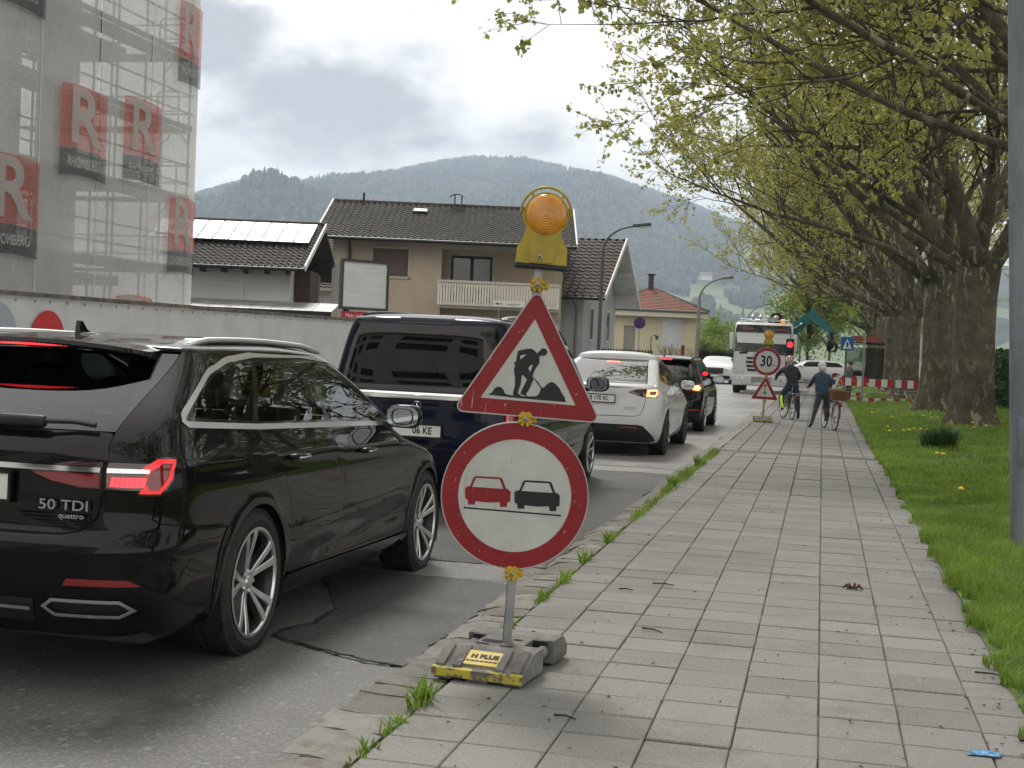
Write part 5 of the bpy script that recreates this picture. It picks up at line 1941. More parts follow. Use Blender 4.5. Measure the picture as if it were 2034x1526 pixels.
class Body:
    def __init__(s, yr, yf, w, zs, crown, spine, Cr=0.45, nr=4.0, Cf=0.7, nf=2.6, taper=None, bump=None, belt=1.05):
        s.yr, s.yf, s.w = Curve(yr), Curve(yf), Curve(w)
        s.zs, s.crown, s.spine = zs, Curve(crown), spine
        s.Cr, s.nr, s.Cf, s.nf = Cr, nr, Cf, nf
        s.zmap = lambda z: z
        s.cfz = Curve([(belt - 0.12, 1.0), (belt + 0.06, 0.42), (belt + 0.5, 0.42)])
        s.crz = Curve([(belt - 0.05, 1.0), (belt + 0.12, 0.75), (belt + 0.5, 0.75)])
        s.taper = Curve(taper) if taper else (lambda y: 1.0)
        s.bump = bump
        W = float(np.max(s.w.y))
        s.tr, s.Lr = s._table(W, Cr, nr)
        s.tf, s.Lf = s._table(W, Cf, nf)
        s.Ls = float(np.max(s.yf.y) - np.min(s.yr.y)) - Cr - Cf

    def _table(s, W, Cc, n):
        a = np.linspace(0, PI / 2, 400)
        x, y = W * np.sin(a) ** (2 / n), Cc * (1 - np.cos(a) ** (2 / n))
        l = np.concatenate([[0], np.cumsum(np.hypot(np.diff(x), np.diff(y)))])
        return (l / l[-1], a), float(l[-1])

    def P(s, U, z):
        U, z = np.asarray(U, float), np.asarray(z, float)
        sg, a = np.where(U < 0, -1.0, 1.0), np.abs(U)
        yr, yf, W = s.yr(z), s.yf(z), s.w(z)
        ar = np.interp(np.clip(a, 0, 1), *s.tr)
        af = np.interp(np.clip(3 - a, 0, 1), *s.tf)
        cr = np.minimum(s.Cr * s.crz(z), (yf - yr) * 0.45)
        cf = np.minimum(s.Cf * s.cfz(z), (yf - yr) * 0.45)
        x1, y1 = W * np.sin(ar) ** (2 / s.nr), yr + cr * (1 - np.clip(np.cos(ar), 0, 1) ** (2 / s.nr))
        f = np.clip(a - 1, 0, 1)
        y2 = (yr + cr) + f * ((yf - cf) - (yr + cr))
        x3, y3 = W * np.sin(af) ** (2 / s.nf), yf - cf * (1 - np.clip(np.cos(af), 0, 1) ** (2 / s.nf))
        x = np.where(a <= 1, x1, np.where(a <= 2, W, x3))
        y = np.where(a <= 1, y1, np.where(a <= 2, y2, y3))
        x = x * s.taper(y)
        if s.bump is not None:
            x = x + s.bump(y, z) * np.clip((x / W - 0.5) * 4, 0, 1)
        return np.stack([x * sg, y, z], -1)

    def N(s, U, z):
        e = 2e-3
        du = s.P(U + e, z) - s.P(U - e, z)
        dz = s.P(U, z + e) - s.P(U, z - e)
        n = np.cross(du, dz)
        return n / (np.linalg.norm(n, axis=-1, keepdims=True) + 1e-12)

    def side(s, y, z):
        """surface coordinate of a point seen from the side"""
        yr, yf = float(s.yr(z)), float(s.yf(z))
        cr, cf = min(s.Cr * float(s.crz(z)), (yf - yr) * 0.45), min(s.Cf * float(s.cfz(z)), (yf - yr) * 0.45)
        if y < yr + cr:
            c = max(0.0, 1 - (y - yr) / cr)
            return (float(np.interp(math.acos(min(1, c ** (s.nr / 2))), s.tr[1], s.tr[0])), z)
        if y <= yf - cf:
            return (1 + (y - yr - cr) / max(1e-6, (yf - cf) - (yr + cr)), z)
        c = max(0.0, 1 - (yf - y) / cf)
        return (3 - float(np.interp(math.acos(min(1, c ** (s.nf / 2))), s.tf[1], s.tf[0])), z)

    def rear(s, x, z):
        k = min(1.0, abs(x) / float(s.w(z)))
        u = float(np.interp(math.asin(k ** (s.nr / 2)), s.tr[1], s.tr[0]))
        return (u if x >= 0 else -u, z)

    def front(s, x, z):
        k = min(1.0, abs(x) / float(s.w(z)))
        u = 3 - float(np.interp(math.asin(k ** (s.nf / 2)), s.tf[1], s.tf[0]))
        return (u if x >= 0 else -u, z)

    def conv(s, loop):
        """('s', y, z) / ('r', x, z) / ('f', x, z) / (U, z) -> (U, z)"""
        o = []
        for p in loop:
            if p[0] == 's':
                o.append(s.side(p[1], s.zmap(p[2])))
            elif p[0] == 'r':
                o.append(s.rear(p[1], s.zmap(p[2])))
            elif p[0] == 'f':
                o.append(s.front(p[1], s.zmap(p[2])))
            else:
                o.append(tuple(p))
        return o

    def q(s, U):
        a = np.abs(U)
        return np.sign(U) * (np.clip(a, 0, 1) * s.Lr + np.clip(a - 1, 0, 1) * s.Ls + np.clip(a - 2, 0, 1) * s.Lf)

    def uq(s, q):
        a = np.abs(q)
        return np.sign(q) * (np.clip(a / s.Lr, 0, 1) + np.clip((a - s.Lr) / s.Ls, 0, 1) + np.clip((a - s.Lr - s.Ls) / s.Lf, 0, 1))

    def flat(s, loop):
        return [(float(s.q(np.array(u))), z) for u, z in s.conv(loop)]

    def panel(s, name, loops, m, parent, off=0.0, grid=0.05, flip=False, edge=0.0, gz=None):
        """a piece of the skin: outer outline minus holes (already flat (q, z) outlines)"""
        sgn = -1 if flip else 1
        gz = gz or grid
        L = []
        for lp in loops:
            d = []
            n = len(lp)
            for i in range(n):
                a, b = Vector(lp[i]), Vector(lp[(i + 1) % n])
                k = max(1, int((b - a).length / (grid * 0.8)))
                for j in range(k):
                    p = a.lerp(b, j / k)
                    d.append((p.x, p.y))
            L.append(d)
        xs = [p[0] for p in L[0]]
        zs = [p[1] for p in L[0]]
        nx, nz = max(2, int((max(xs) - min(xs)) / grid)), max(2, int((max(zs) - min(zs)) / gz))
        gx, gzv = np.meshgrid(np.linspace(min(xs), max(xs), nx + 1)[1:-1], np.linspace(min(zs), max(zs), nz + 1)[1:-1])
        gx, gzv = gx.ravel(), gzv.ravel()
        ok = inside(gx, gzv, L[0])
        for h in L[1:]:
            ok &= ~inside(gx, gzv, h)
        allp = np.array([p for d in L for p in d])
        gx, gzv = gx[ok], gzv[ok]
        if len(gx):
            d2 = ((gx[:, None] - allp[None, :, 0]) ** 2 + (gzv[:, None] - allp[None, :, 1]) ** 2).min(1)
            far = d2 > (grid * 0.35) ** 2
            gx, gzv = gx[far], gzv[far]
        verts = [Vector(p) for d in L for p in d] + [Vector((a, b)) for a, b in zip(gx, gzv)]
        edges, o = [], 0
        for d in L:
            edges += [(o + i, o + (i + 1) % len(d)) for i in range(len(d))]
            o += len(d)
        vo, _, fo, _, _, _ = delaunay_2d_cdt(verts, edges, [], 0, 1e-6)
        V = np.array([(v.x, v.y) for v in vo])
        Fa = np.array([f for f in fo if len(f) == 3])
        c = V[Fa].mean(1)
        ok = inside(c[:, 0], c[:, 1], L[0])
        for h in L[1:]:
            ok &= ~inside(c[:, 0], c[:, 1], h)
        Fa = Fa[ok]
        used = np.unique(Fa)
        mp = -np.ones(len(V), int)
        mp[used] = np.arange(len(used))
        V, Fa = V[used], mp[Fa]
        U = s.uq(V[:, 0])
        P3, N3 = s.P(U, V[:, 1]), s.N(U, V[:, 1])
        P3 = P3 + N3 * off
        if flip:
            P3 = P3 * np.array([-1, 1, 1])
            N3 = N3 * np.array([-1, 1, 1])
            Fa = Fa[:, ::-1]
        me = bpy.data.meshes.new(name)
        me.from_pydata(P3.tolist(), [], Fa.tolist())
        me.polygons.foreach_set('use_smooth', [True] * len(me.polygons))
        me.normals_split_custom_set_from_vertices(N3.tolist())
        return obj(name, me, m, parent)

    def both(s, name, loops, m, parent, **kw):
        a = s.panel(name, loops, m, parent, **kw)
        b = s.panel(name, loops, m, parent, flip=True, **kw)
        return a, b

    def roof(s, name, m, parent, rows=10, pz=0.75, cols=60, off=0.0):
        b = MB()
        ring = []
        us = np.concatenate([np.linspace(0, 1, 14)[:-1], np.linspace(1, 2, cols - 26)[:-1], np.linspace(2, 3, 13)])
        Us = np.concatenate([us, -us[::-1][1:-1]])
        B = s.P(Us, np.full(len(Us), s.zs))
        y0, y1 = B[:, 1].min(), B[:, 1].max()
        yc = s.spine[0] + (B[:, 1] - y0) / (y1 - y0) * (s.spine[1] - s.spine[0])
        n = len(Us)
        for k in range(rows + 1):
            ph = PI / 2 * k / rows
            cx, sz = math.cos(ph) ** pz, math.sin(ph) ** pz
            x = B[:, 0] * cx
            y = yc + (B[:, 1] - yc) * cx
            z = s.zs + (s.crown(y) - s.zs) * sz
            b.v.extend(np.stack([x, y, z], -1).tolist())
        for k in range(rows):
            for j in range(n):
                j2 = (j + 1) % n
                b.f.append((k * n + j, k * n + j2, (k + 1) * n + j2, (k + 1) * n + j))
        return b.build(name, m, parent, smooth=True)

    def roof_z(s, x, y):
        """height of the skin near the roof centre"""
        return float(s.crown(y))


def arc(cy, cz, r, a0, a1, n=18):
    return [(cy + r * math.cos(R(a0 + (a1 - a0) * k / n)), cz + r * math.sin(R(a0 + (a1 - a0) * k / n))) for k in range(n + 1)]


# --- materials shared by the cars
def m_paint(name, col, flake=0.0, rough=0.06, dust=0.10):
    t = NT(name)
    g = t.coord('Object')
    c = t.mix(t.math('MULTIPLY', t.ramp(t.noise(2.4, 6, 0.7, g), 0.48, 0.75), dust), col, (0.16, 0.15, 0.13))
    t.set(col=c, rough=0.32 if flake else 0.4, metal=flake, spec=0.5 if flake else 0.02, coat=1.0)
    t.set(coatr=0.03)
    t.b.inputs['Coat IOR'].default_value = 1.34
    t.set(coatr=t.ramp(t.noise(3, 4, 0.6, g), 0.3, 0.8, rough * 0.3, rough))
    return t.m


def m_glass(name, tint, ior=1.5, rough=0.0, boost=1.0):
    t = NT(name)
    tp, gl = t.n('ShaderNodeBsdfTransparent'), t.n('ShaderNodeBsdfGlossy')
    tp.inputs[0].default_value = tint + (1,)
    gl.inputs['Roughness'].default_value = rough
    gl.inputs[0].default_value = (boost, boost, boost, 1)
    fr = t.n('ShaderNodeFresnel')
    fr.inputs[0].default_value = ior
    mx = t.n('ShaderNodeMixShader')
    t.l(fr.outputs[0], mx.inputs[0])
    t.l(tp.outputs[0], mx.inputs[1])
    t.l(gl.outputs[0], mx.inputs[2])
    t.l(mx.outputs[0], t.o.inputs[0])
    t.t.nodes.remove(t.b)
    return t.m


GLASS = m_glass('car_glass', (0.42, 0.52, 0.50), 1.75)
GLASS_D = m_glass('privacy_glass', (0.035, 0.04, 0.042), 1.5)
CHROME = NT('chrome').set(col=(0.80, 0.81, 0.82), rough=0.10, metal=1.0).m
ALU = mat('brushed_aluminium', (0.72, 0.72, 0.73), 0.34, 1.0)
TYRE = mat('tyre_rubber', (0.016, 0.016, 0.017), 0.75, var=0.3, vs=20, dirt=0.3, dirtcol=(0.06, 0.055, 0.05))
PLAST = mat('black_plastic', (0.012, 0.012, 0.013), 0.5)
GLOSSB = mat('gloss_black', (0.006, 0.006, 0.007), 0.08, coat=0.6)
INTER = mat('car_interior', (0.018, 0.018, 0.019), 0.8)
SEATM = mat('seat_leather', (0.028, 0.027, 0.027), 0.6)
DISC = mat('brake_disc', (0.34, 0.33, 0.32), 0.35, 1.0)
PLATE = mat('plate_white', (0.78, 0.78, 0.77), 0.35, dirt=0.15)
PLTXT = mat('plate_black', (0.010, 0.010, 0.012), 0.4)
PLBLUE = mat('plate_blue', (0.02, 0.07, 0.35), 0.4)
LRED = NT('lamp_red').set(col=(0.22, 0.006, 0.010), rough=0.08, spec=0.6, coat=1.0, coatr=0.02).m
LDARK = NT('lamp_dark').set(col=(0.030, 0.004, 0.006), rough=0.06, spec=0.6, coat=1.0, coatr=0.02).m
LITR = NT('lamp_lit_red').set(col=(0.8, 0.03, 0.03), rough=0.2, emit=(1.0, 0.035, 0.045), estr=1.6).m
LITH = NT('lamp_lit_hot').set(col=(1, 0.3, 0.1), rough=0.2, emit=(1.0, 0.20, 0.07), estr=3.2).m
CLEAR = NT('lamp_clear').set(col=(0.75, 0.77, 0.80), rough=0.06, metal=0.7).m


def tyre_mesh(Rt, Rr, w, tread=True):
    """tyre about the x axis, outer face at x = w / 2"""
    M_ = Matrix.Rotation(PI / 2, 4, 'Y')
    h = w / 2
    prof = [(Rr - 0.012, h - 0.030), (Rr, h - 0.012), (Rr + 0.012, h - 0.004), (Rr + (Rt - Rr) * 0.45, h + 0.006), (Rt - 0.028, h - 0.006), (Rt - 0.010, h - 0.020), (Rt - 0.002, h - 0.036)]
    if tread:
        for k in range(4):
            x0 = h - 0.036 - (k + 0.55) * (w - 0.072) / 4.6
            prof += [(Rt, x0 + 0.006), (Rt - 0.009, x0 + 0.005), (Rt - 0.009, x0 - 0.005), (Rt, x0 - 0.006)]
    prof += [(Rt - 0.002, -h + 0.036), (Rt - 0.010, -h + 0.020), (Rt - 0.028, -h + 0.006), (Rr + (Rt - Rr) * 0.45, -h - 0.004), (Rr, -h + 0.012), (Rr - 0.012, -h + 0.03)]
    b = MB().lathe(prof, 56, M_)
    if tread:
        for k in range(84):           # shoulder grooves as small raised blocks
            a = 2 * PI * k / 84
            for sx in (1, -1):
                m = Matrix.Rotation(a, 4, 'X')
                b.box(sx * (h - 0.040) if sx > 0 else -h + 0.012, h - 0.012 if sx > 0 else -h + 0.040, -0.0085, 0.0085, Rt - 0.014, Rt + 0.0015, m)
    return b


def wheel(parent, x, y, z, Rt, Rr, w, style, side=1, rimm=None, darkm=None, steer=0.0):
    """wheel part with tyre, rim, spokes, disc; side = +1 right, -1 left"""
    wh = empty_part('wheel', parent, (x, y, z), (0, 0, (0 if side > 0 else PI) + steer))
    rimm, darkm = rimm or ALU, darkm or mat('rim_dark', (0.035, 0.036, 0.04), 0.35, 0.6)
    tyre_mesh(Rt, Rr, w).build('tyre', TYRE, wh, smooth=35)
    h = w / 2
    M_ = Matrix.Rotation(PI / 2, 4, 'Y')
    MB().lathe([(Rr + 0.004, h - 0.010), (Rr + 0.006, h - 0.001), (Rr - 0.006, h), (Rr - 0.012, h - 0.010), (Rr - 0.022, h - 0.05), (Rr - 0.030, 0.0), (Rr - 0.03, -h + 0.02)], 56, M_).build('rim', darkm, wh, smooth=30)
    MB().lathe([(Rr + 0.004, h - 0.009), (Rr + 0.007, h + 0.001), (Rr - 0.007, h + 0.002), (Rr - 0.013, h - 0.009)], 56, M_).build('rim_lip', rimm, wh, smooth=30)
    MB().lathe([(0.05, h - 0.13), (Rr - 0.062, h - 0.13), (Rr - 0.062, h - 0.16)], 40, M_).build('brake_disc', DISC, wh, smooth=30)
    MB().lathe([(0.002, h - 0.165), (Rr - 0.02, h - 0.165)], 32, M_).build('rim_back', PLAST, wh)
    b = MB()
    b.box(h - 0.15, h - 0.10, -0.10, 0.08, Rr - 0.13, Rr - 0.055, Matrix.Rotation(R(95), 4, 'X'))
    b.build('brake_caliper', DISC, wh)
    n, pair, wi, wo, off = style['n'], style.get('pair', 1), style['wi'], style['wo'], style.get('spread', 0.0)
    ins = style.get('inset', 0.022)
    for k in range(n):
        for p in range(pair):
            t = (p - (pair - 1) / 2)
            a_in, a_out = t * style.get('ain', 0.0), t * off
            rot = Matrix.Rotation(2 * PI * k / n + style.get('ph', 0), 4, 'X')
            b = MB()
            r0, r1 = 0.050, Rr - 0.010
            prev = None
            ring = []
            for i in range(6):
                f = i / 5
                r = r0 + (r1 - r0) * f
                a = a_in + (a_out - a_in) * f ** 0.8
                wd = wi + (wo - wi) * f
                xo = h - ins - 0.022 * math.sin(PI * (1 - f) * 0.5) ** 2 + 0.016 * f
                c, s_ = math.cos(a), math.sin(a)
                pc = Vector((0, r * s_, r * c))
                tn = Vector((0, c, -s_))
                ring.append([pc + tn * wd + Vector((xo - 0.004, 0, 0)), pc + tn * wd * 0.75 + Vector((xo, 0, 0)), pc - tn * wd * 0.75 + Vector((xo, 0, 0)), pc - tn * wd + Vector((xo - 0.004, 0, 0)),
                             pc - tn * wd * 0.8 + Vector((xo - 0.045, 0, 0)), pc + tn * wd * 0.8 + Vector((xo - 0.045, 0, 0))])
            vs = [rot @ v for r_ in ring for v in r_]
            fs = [(i * 6 + j, i * 6 + (j + 1) % 6, (i + 1) * 6 + (j + 1) % 6, (i + 1) * 6 + j) for i in range(5) for j in range(6)]
            b.add(vs, fs)
            b.build('spoke', rimm if not style.get('dark') else darkm, wh, smooth=25)
    b = MB().lathe([(0.062, h - 0.09), (0.060, h - ins - 0.022), (0.034, h - ins - 0.016), (0.031, h - ins - 0.010), (0.002, h - ins - 0.008)], 24, M_)
    for k in range(5):
        a = 2 * PI * k / 5 + 0.3
        b.lathe([(0.011, h - ins - 0.012), (0.010, h - ins - 0.030)], 8, Matrix.Translation((0, 0.048 * math.sin(a), 0.048 * math.cos(a))) @ M_)
    b.build('hub_cap', darkm if style.get('dark') else rimm, wh, smooth=30)
    return wh


def wheel_well(parent, y, z, r, xw, depth=0.32):
    for s_ in (1, -1):
        b = MB()
        n = 20
        for k in range(n + 1):
            a = R(-25 + 230 * k / n)
            for xx in (xw, xw - depth):
                b.v.append((s_ * xx, y + r * math.cos(a), z + r * math.sin(a)))
        for k in range(n):
            b.f.append((2 * k, 2 * k + 1, 2 * k + 3, 2 * k + 2))
        b.f.append(tuple(2 * k + 1 for k in range(n + 1)))
        b.build('wheel_arch_liner', PLAST, parent)


def car_seats(parent, rows, zc, m=None):
    for (x, y, h) in rows:
        b = MB()
        b.rbox(-0.23, 0.23, -0.02, 0.12, zc, zc + h, 0.05, 2, Matrix.Translation((x, y, 0)) @ Matrix.Rotation(0.0, 4, 'X'))
        b.rbox(-0.25, 0.25, 0.1, 0.58, zc - 0.12, zc + 0.05, 0.05, 2, Matrix.Translation((x, y, 0)))
        st = b.build('seat', m or SEATM, parent, smooth=40)
        b = MB().rbox(-0.13, 0.13, -0.03, 0.08, zc + h + 0.04, zc + h + 0.22, 0.045, 3, Matrix.Translation((x, y, 0)))
        for sx in (-0.06, 0.06):
            b.tube([(x + sx, y + 0.03, zc + h - 0.02), (x + sx, y + 0.03, zc + h + 0.08)], 0.007, 5)
        b.build('headrest', m or SEATM, st, smooth=40)


def number_plate(parent, txt, x, y, z, w=0.52, h=0.115, tilt=0.0, front=False):
    M_ = Matrix.Translation((x, y, z)) @ (Matrix.Rotation(PI, 4, 'Z') if front else Matrix.Identity(4)) @ Matrix.Rotation(tilt, 4, 'X')
    p = MB().cbox(-w / 2, w / 2, -0.006, 0.006, -h / 2, h / 2, 0.003, M_).build('number_plate', PLATE, parent)
    b = MB()
    for (xa, xb, za, zb) in [(-w / 2 - 0.008, w / 2 + 0.008, -h / 2 - 0.008, -h / 2 + 0.004), (-w / 2 - 0.008, w / 2 + 0.008, h / 2 - 0.004, h / 2 + 0.008), (-w / 2 - 0.008, -w / 2 + 0.003, -h / 2, h / 2), (w / 2 - 0.003, w / 2 + 0.008, -h / 2, h / 2)]:
        b.box(xa, xb, -0.012, 0.008, za, zb, M_)
    b.build('plate_frame', PLTXT, p)
    MB().box(-w / 2 + 0.005, -w / 2 + 0.045, -0.0085, -0.0065, -h / 2 + 0.006, h / 2 - 0.006, M_).build('plate_band', PLBLUE, p)
    if txt:
        words('plate_text', txt, h * 0.80, PLTXT, p, M_ @ Matrix.Translation((0.02, -0.0085, 0)) @ UPRIGHT, 0.002, xscale=0.86, bold=0.0012)
    return p


def mirror(parent, x, y, z, s_, m, glass_face=True, sc_=1.0):
    """door mirror: housing, foot and mirror pane"""
    M_ = Matrix.Translation((s_ * x, y, z)) @ Matrix.Scale(sc_, 4)
    b = MB()
    n = 14
    prof = [(0.0, 0.55, 0.6), (0.02, 0.95, 0.95), (0.06, 1.0, 1.0), (0.12, 0.86, 0.85), (0.17, 0.55, 0.55), (0.19, 0.1, 0.1)]
    for (dy, fx, fz) in prof:
        for j in range(n):
            a = 2 * PI * j / n
            cx, cz = math.copysign(abs(math.cos(a)) ** 0.6, math.cos(a)), math.copysign(abs(math.sin(a)) ** 0.7, math.sin(a))
            b.v.append(tuple(M_ @ Vector((s_ * (0.03 + 0.115 * fx * cx), dy, 0.075 * fz * cz))))
    for i in range(len(prof) - 1):
        for j in range(n):
            q = (i * n + j, i * n + (j + 1) % n, (i + 1) * n + (j + 1) % n, (i + 1) * n + j)
            b.f.append(q if s_ < 0 else q[::-1])
    o = b.build('mirror', m, parent, smooth=60)
    MB().box(-0.15, -0.06, 0.03, 0.13, -0.075, -0.035, M_ @ (Matrix.Identity(4) if s_ > 0 else Matrix.Scale(-1, 4, (1, 0, 0)))).build('mirror_foot', PLAST, o)
    b = MB()
    vs = []
    for j in range(n):
        a = 2 * PI * j / n
        cx, cz = math.copysign(abs(math.cos(a)) ** 0.6, math.cos(a)), math.copysign(abs(math.sin(a)) ** 0.7, math.sin(a))
        vs.append(M_ @ Vector((s_ * (0.03 + 0.102 * cx), 0.004, 0.064 * cz)))
    b.add(vs, [tuple(range(n))])
    b.build('mirror_glass', NT('mirror_silver').set(col=(0.38, 0.41, 0.43), metal=1.0, rough=0.02).m, o)
    return o


def std_car(T, A, paint, d):
    """an ordinary car from its outlines: body, glass, lamps, seams, wheels"""
    S_ = lambda pts: A.flat([('s',) + tuple(p) for p in pts])
    R_ = lambda pts: A.flat([('r',) + tuple(p) if len(p) == 2 else p for p in pts])
    z0, wr, wf, wz, ar = d['z0'], d['wr'], d['wf'], d['wz'], d['ar']
    g = d.get('grid', 0.07)
    qe = A.Lr + A.Ls + A.Lf
    arches = [S_([(w - ar, z0 - 0.05)] + arc(w, wz, ar, 198, -18, 20) + [(w + ar, z0 - 0.05)]) for w in (wr, wf)]
    dlo = rounded_any(d['dlo'], 0.05)
    fr = offset_loop(dlo, d.get('trim', 0.018))
    rg = R_(d['rglass'])                       # half outline, beginning and ending left of the middle
    lamp = R_(d['lamp'])
    outline = [(0.0, z0), (qe, z0)] + [(q_, A.zs) for q_ in np.linspace(qe, 0, 50)]
    holes = [S_(fr), rg, offset_loop(lamp, 0.003)] + arches
    if 'ws' in d:
        wsl = A.flat(d['ws'])
        holes.append(wsl)
    extra = []
    for nm, pts, m, off in d.get('inlays', []):
        extra.append((nm, R_(pts), m, off))
        holes.append(R_(pts))
    A.both('body_side', [outline] + holes, paint, T, grid=g)
    for nm, lp, m, off in extra:
        A.both(nm, [lp], m, T, off=off, grid=g * 0.7)
    A.roof('roof', d.get('roofm', paint), T)
    for nm, pane in d['panes']:
        A.both(nm, [S_(rounded_any(pane, 0.03))], d['glass'], T, grid=g)
    A.both('window_pillars', [S_(dlo)] + [S_(rounded_any(p, 0.03)) for _, p in d['panes']], GLOSSB, T, grid=g)
    A.both('window_trim', [S_(fr), S_(offset_loop(dlo, 0.0005))], d.get('trimm', GLOSSB), T, off=0.003, grid=g)
    full = [p for p in rg if p[0] > 0.0]
    full = full + [(-p[0], p[1]) for p in reversed(full)]
    rw = A.panel('rear_window', [rounded_any(full, 0.05)], d['rgm'], T, off=-0.001, grid=g)
    if 'ws' in d:
        A.both('windscreen', [wsl], d['glass'] if not d.get('wsm') else d['wsm'], T, grid=g)
    lo, _ = A.both('tail_lamp', [lamp], d.get('lampm', LDARK), T, off=0.003, grid=0.03)
    for nm, pts, m in d.get('lit', []):
        hl = None
        if isinstance(pts[0], list):
            pts, hl = pts
        A.both(nm, [R_(pts)] + ([R_(hl)] if hl else []), m, lo, off=0.008, grid=0.03)
    A.both('inner_lining', [[(0.0, z0 + 0.06), (A.Lr + A.Ls, z0 + 0.06), (A.Lr + A.Ls, d['belt'] - 0.06), (0.0, d['belt'] - 0.02)]] + arches, INTER, T, off=-0.025, grid=0.12)
    for sm in d.get('seams', []):
        fl = A.flat(sm)
        w = d.get('sw', 0.0045)
        pl, pr = [], []
        for i, p in enumerate(fl):
            a, b = Vector(fl[max(0, i - 1)]), Vector(fl[min(len(fl) - 1, i + 1)])
            t = (b - a).normalized()
            pl.append((p[0] - t.y * w, p[1] + t.x * w))
            pr.append((p[0] + t.y * w, p[1] - t.x * w))
        A.both('panel_gap', [pr + pl[::-1]], PLAST, T, off=0.0015, grid=0.06)
    wheel_well(T, wr, wz, ar + 0.006, d['track'] + 0.10)
    wheel_well(T, wf, wz, ar + 0.006, d['track'] + 0.10)
    for yy in (wr, wf):
        for s_ in (1, -1):
            wheel(T, s_ * d['track'], yy, d['rt'], d['rt'], d['rr'], d['tw'], d['style'], s_, d.get('rimm'))
            lipm = d.get('lipm')
            if lipm:
                pass
    if d.get('lipm'):
        for w_ in (wr, wf):
            A.both('arch_lip', [S_(arc(w_, wz, ar + 0.03, 196, -16, 30) + arc(w_, wz, ar - 0.002, -16, 196, 30))], d['lipm'], T, off=0.005, grid=0.04)
    L = float(np.max(A.yf.y))
    MB().box(-0.78, 0.78, 0.35, L - 0.4, z0 - 0.02, z0 + 0.1).build('underbody', PLAST, T)
    MB().box(-0.78, 0.78, 0.45, L - 1.0, 0.5, 0.55).build('cabin_floor', INTER, T)
    return lo, rw
# ------------------------------------------------------------------ black estate car
PB = m_paint('paint_black', (0.0035, 0.0036, 0.0045), 0.0, 0.045, 0.0)


def bump_a(y, z):
    g = lambda v, c, w: np.exp(-((v - c) / w) ** 2)
    cr = 0.010 * g(z, 0.985 - 0.022 * y, 0.030)
    bl = 0.012 * (g(y, 1.05, 0.55) + g(y, 4.0, 0.5)) * g(z, 0.84, 0.10)
    top = 0.34 + 0.10 * np.clip((y - 1.7) / 1.7, 0, 1) + 0.05
    rec = -0.024 * np.clip((y - 1.55) / 0.5, 0, 1) * np.clip((3.75 - y) / 0.4, 0, 1) * np.exp(-((z - (top - 0.01)) / 0.075) ** 2)
    lip = 0.0
    for c in (1.09, 4.01):
        r = np.hypot(y - c, z - 0.345)
        lip = lip + 0.012 * np.exp(-((r - 0.40) / 0.03) ** 2)
    sh = 0.016 * g(z, 0.635, 0.035) * np.clip((0.9 - y) / 0.6, 0, 1)
    return cr + bl + rec + lip + sh


def zm(z):
    return z if z <= 1.05 else 1.05 + (z - 1.05) * 1.15


zc_ = lambda L: [(zm(a), b_) for a, b_ in L]
A = Body(yr=zc_([(0.18, 0.30), (0.26, 0.12), (0.32, 0.045), (0.40, 0.012), (0.52, 0.0), (0.60, 0.002), (0.635, 0.015), (0.67, 0.055), (0.74, 0.078), (0.86, 0.082), (0.95, 0.085), (1.0, 0.105), (1.06, 0.150), (1.10, 0.200), (1.37, 0.635), (1.45, 0.74)]),
         yf=zc_([(0.18, 4.78), (0.30, 4.90), (0.55, 4.94), (0.70, 4.90), (0.78, 4.80), (0.84, 4.60), (0.90, 4.25), (0.97, 3.90), (1.03, 3.66), (1.12, 3.45), (1.22, 3.22), (1.31, 2.98), (1.385, 2.72), (1.45, 2.42)]),
         w=zc_([(0.18, 0.82), (0.26, 0.885), (0.36, 0.918), (0.50, 0.930), (0.70, 0.938), (0.84, 0.938), (0.95, 0.925), (1.01, 0.902), (1.05, 0.882), (1.09, 0.862), (1.20, 0.812), (1.385, 0.715), (1.45, 0.66)]),
         zs=zm(1.388), crown=[(0.4, zm(1.405)), (0.7, zm(1.425)), (1.2, zm(1.452)), (1.8, zm(1.466)), (2.2, zm(1.455)), (2.6, zm(1.41))], spine=(0.85, 2.35), Cr=0.45, nr=4.2, Cf=0.75, nf=2.4,
         taper=[(0, 1.0), (1.0, 1.0), (3.5, 1.0), (4.2, 0.985), (4.94, 0.95)], bump=bump_a)
A.zmap = zm
T = thing('estate_car', 'glossy black estate car waiting in the queue, nearest to the camera', 'car', (-3.53, 4.965, road_z(5.5) + 0.0), 0, 'cars waiting in the queue', rot=(-0.0195, 0, R(0.3)))
S_ = lambda pts: A.flat([('s',) + p for p in pts])
Rr_ = lambda pts: A.flat([('r',) + p for p in pts])
WYR, WYF, WZ, AR = 1.09, 4.01, 0.345, 0.385
z0 = 0.215
# glass area outline and panes
dlo = rounded_any([(0.44, 1.126), (1.22, 1.098), (2.20, 1.083), (3.30, 1.064), (3.33, 1.075), (3.08, 1.205), (2.82, 1.305), (2.55, 1.368), (2.10, 1.386), (1.45, 1.378), (1.10, 1.352), (0.84, 1.300)], 0.05)
quarter = rounded_any([(0.475, 1.140), (1.18, 1.112), (1.385, 1.362), (1.10, 1.338), (0.86, 1.288)], 0.035)
pane_r = rounded_any([(1.235, 1.108), (2.165, 1.096), (2.065, 1.370), (1.440, 1.365)], 0.02)
pane_f = rounded_any([(2.225, 1.095), (3.25, 1.082), (3.03, 1.200), (2.79, 1.292), (2.53, 1.354), (2.125, 1.372)], 0.02)
frame_o = offset_loop(dlo, 0.024)
AL = AR + 0.034
arch_r = [(WYR - AL, z0 - 0.05)] + arc(WYR, WZ, AL, 198, -18, 30) + [(WYR + AL, z0 - 0.05)]
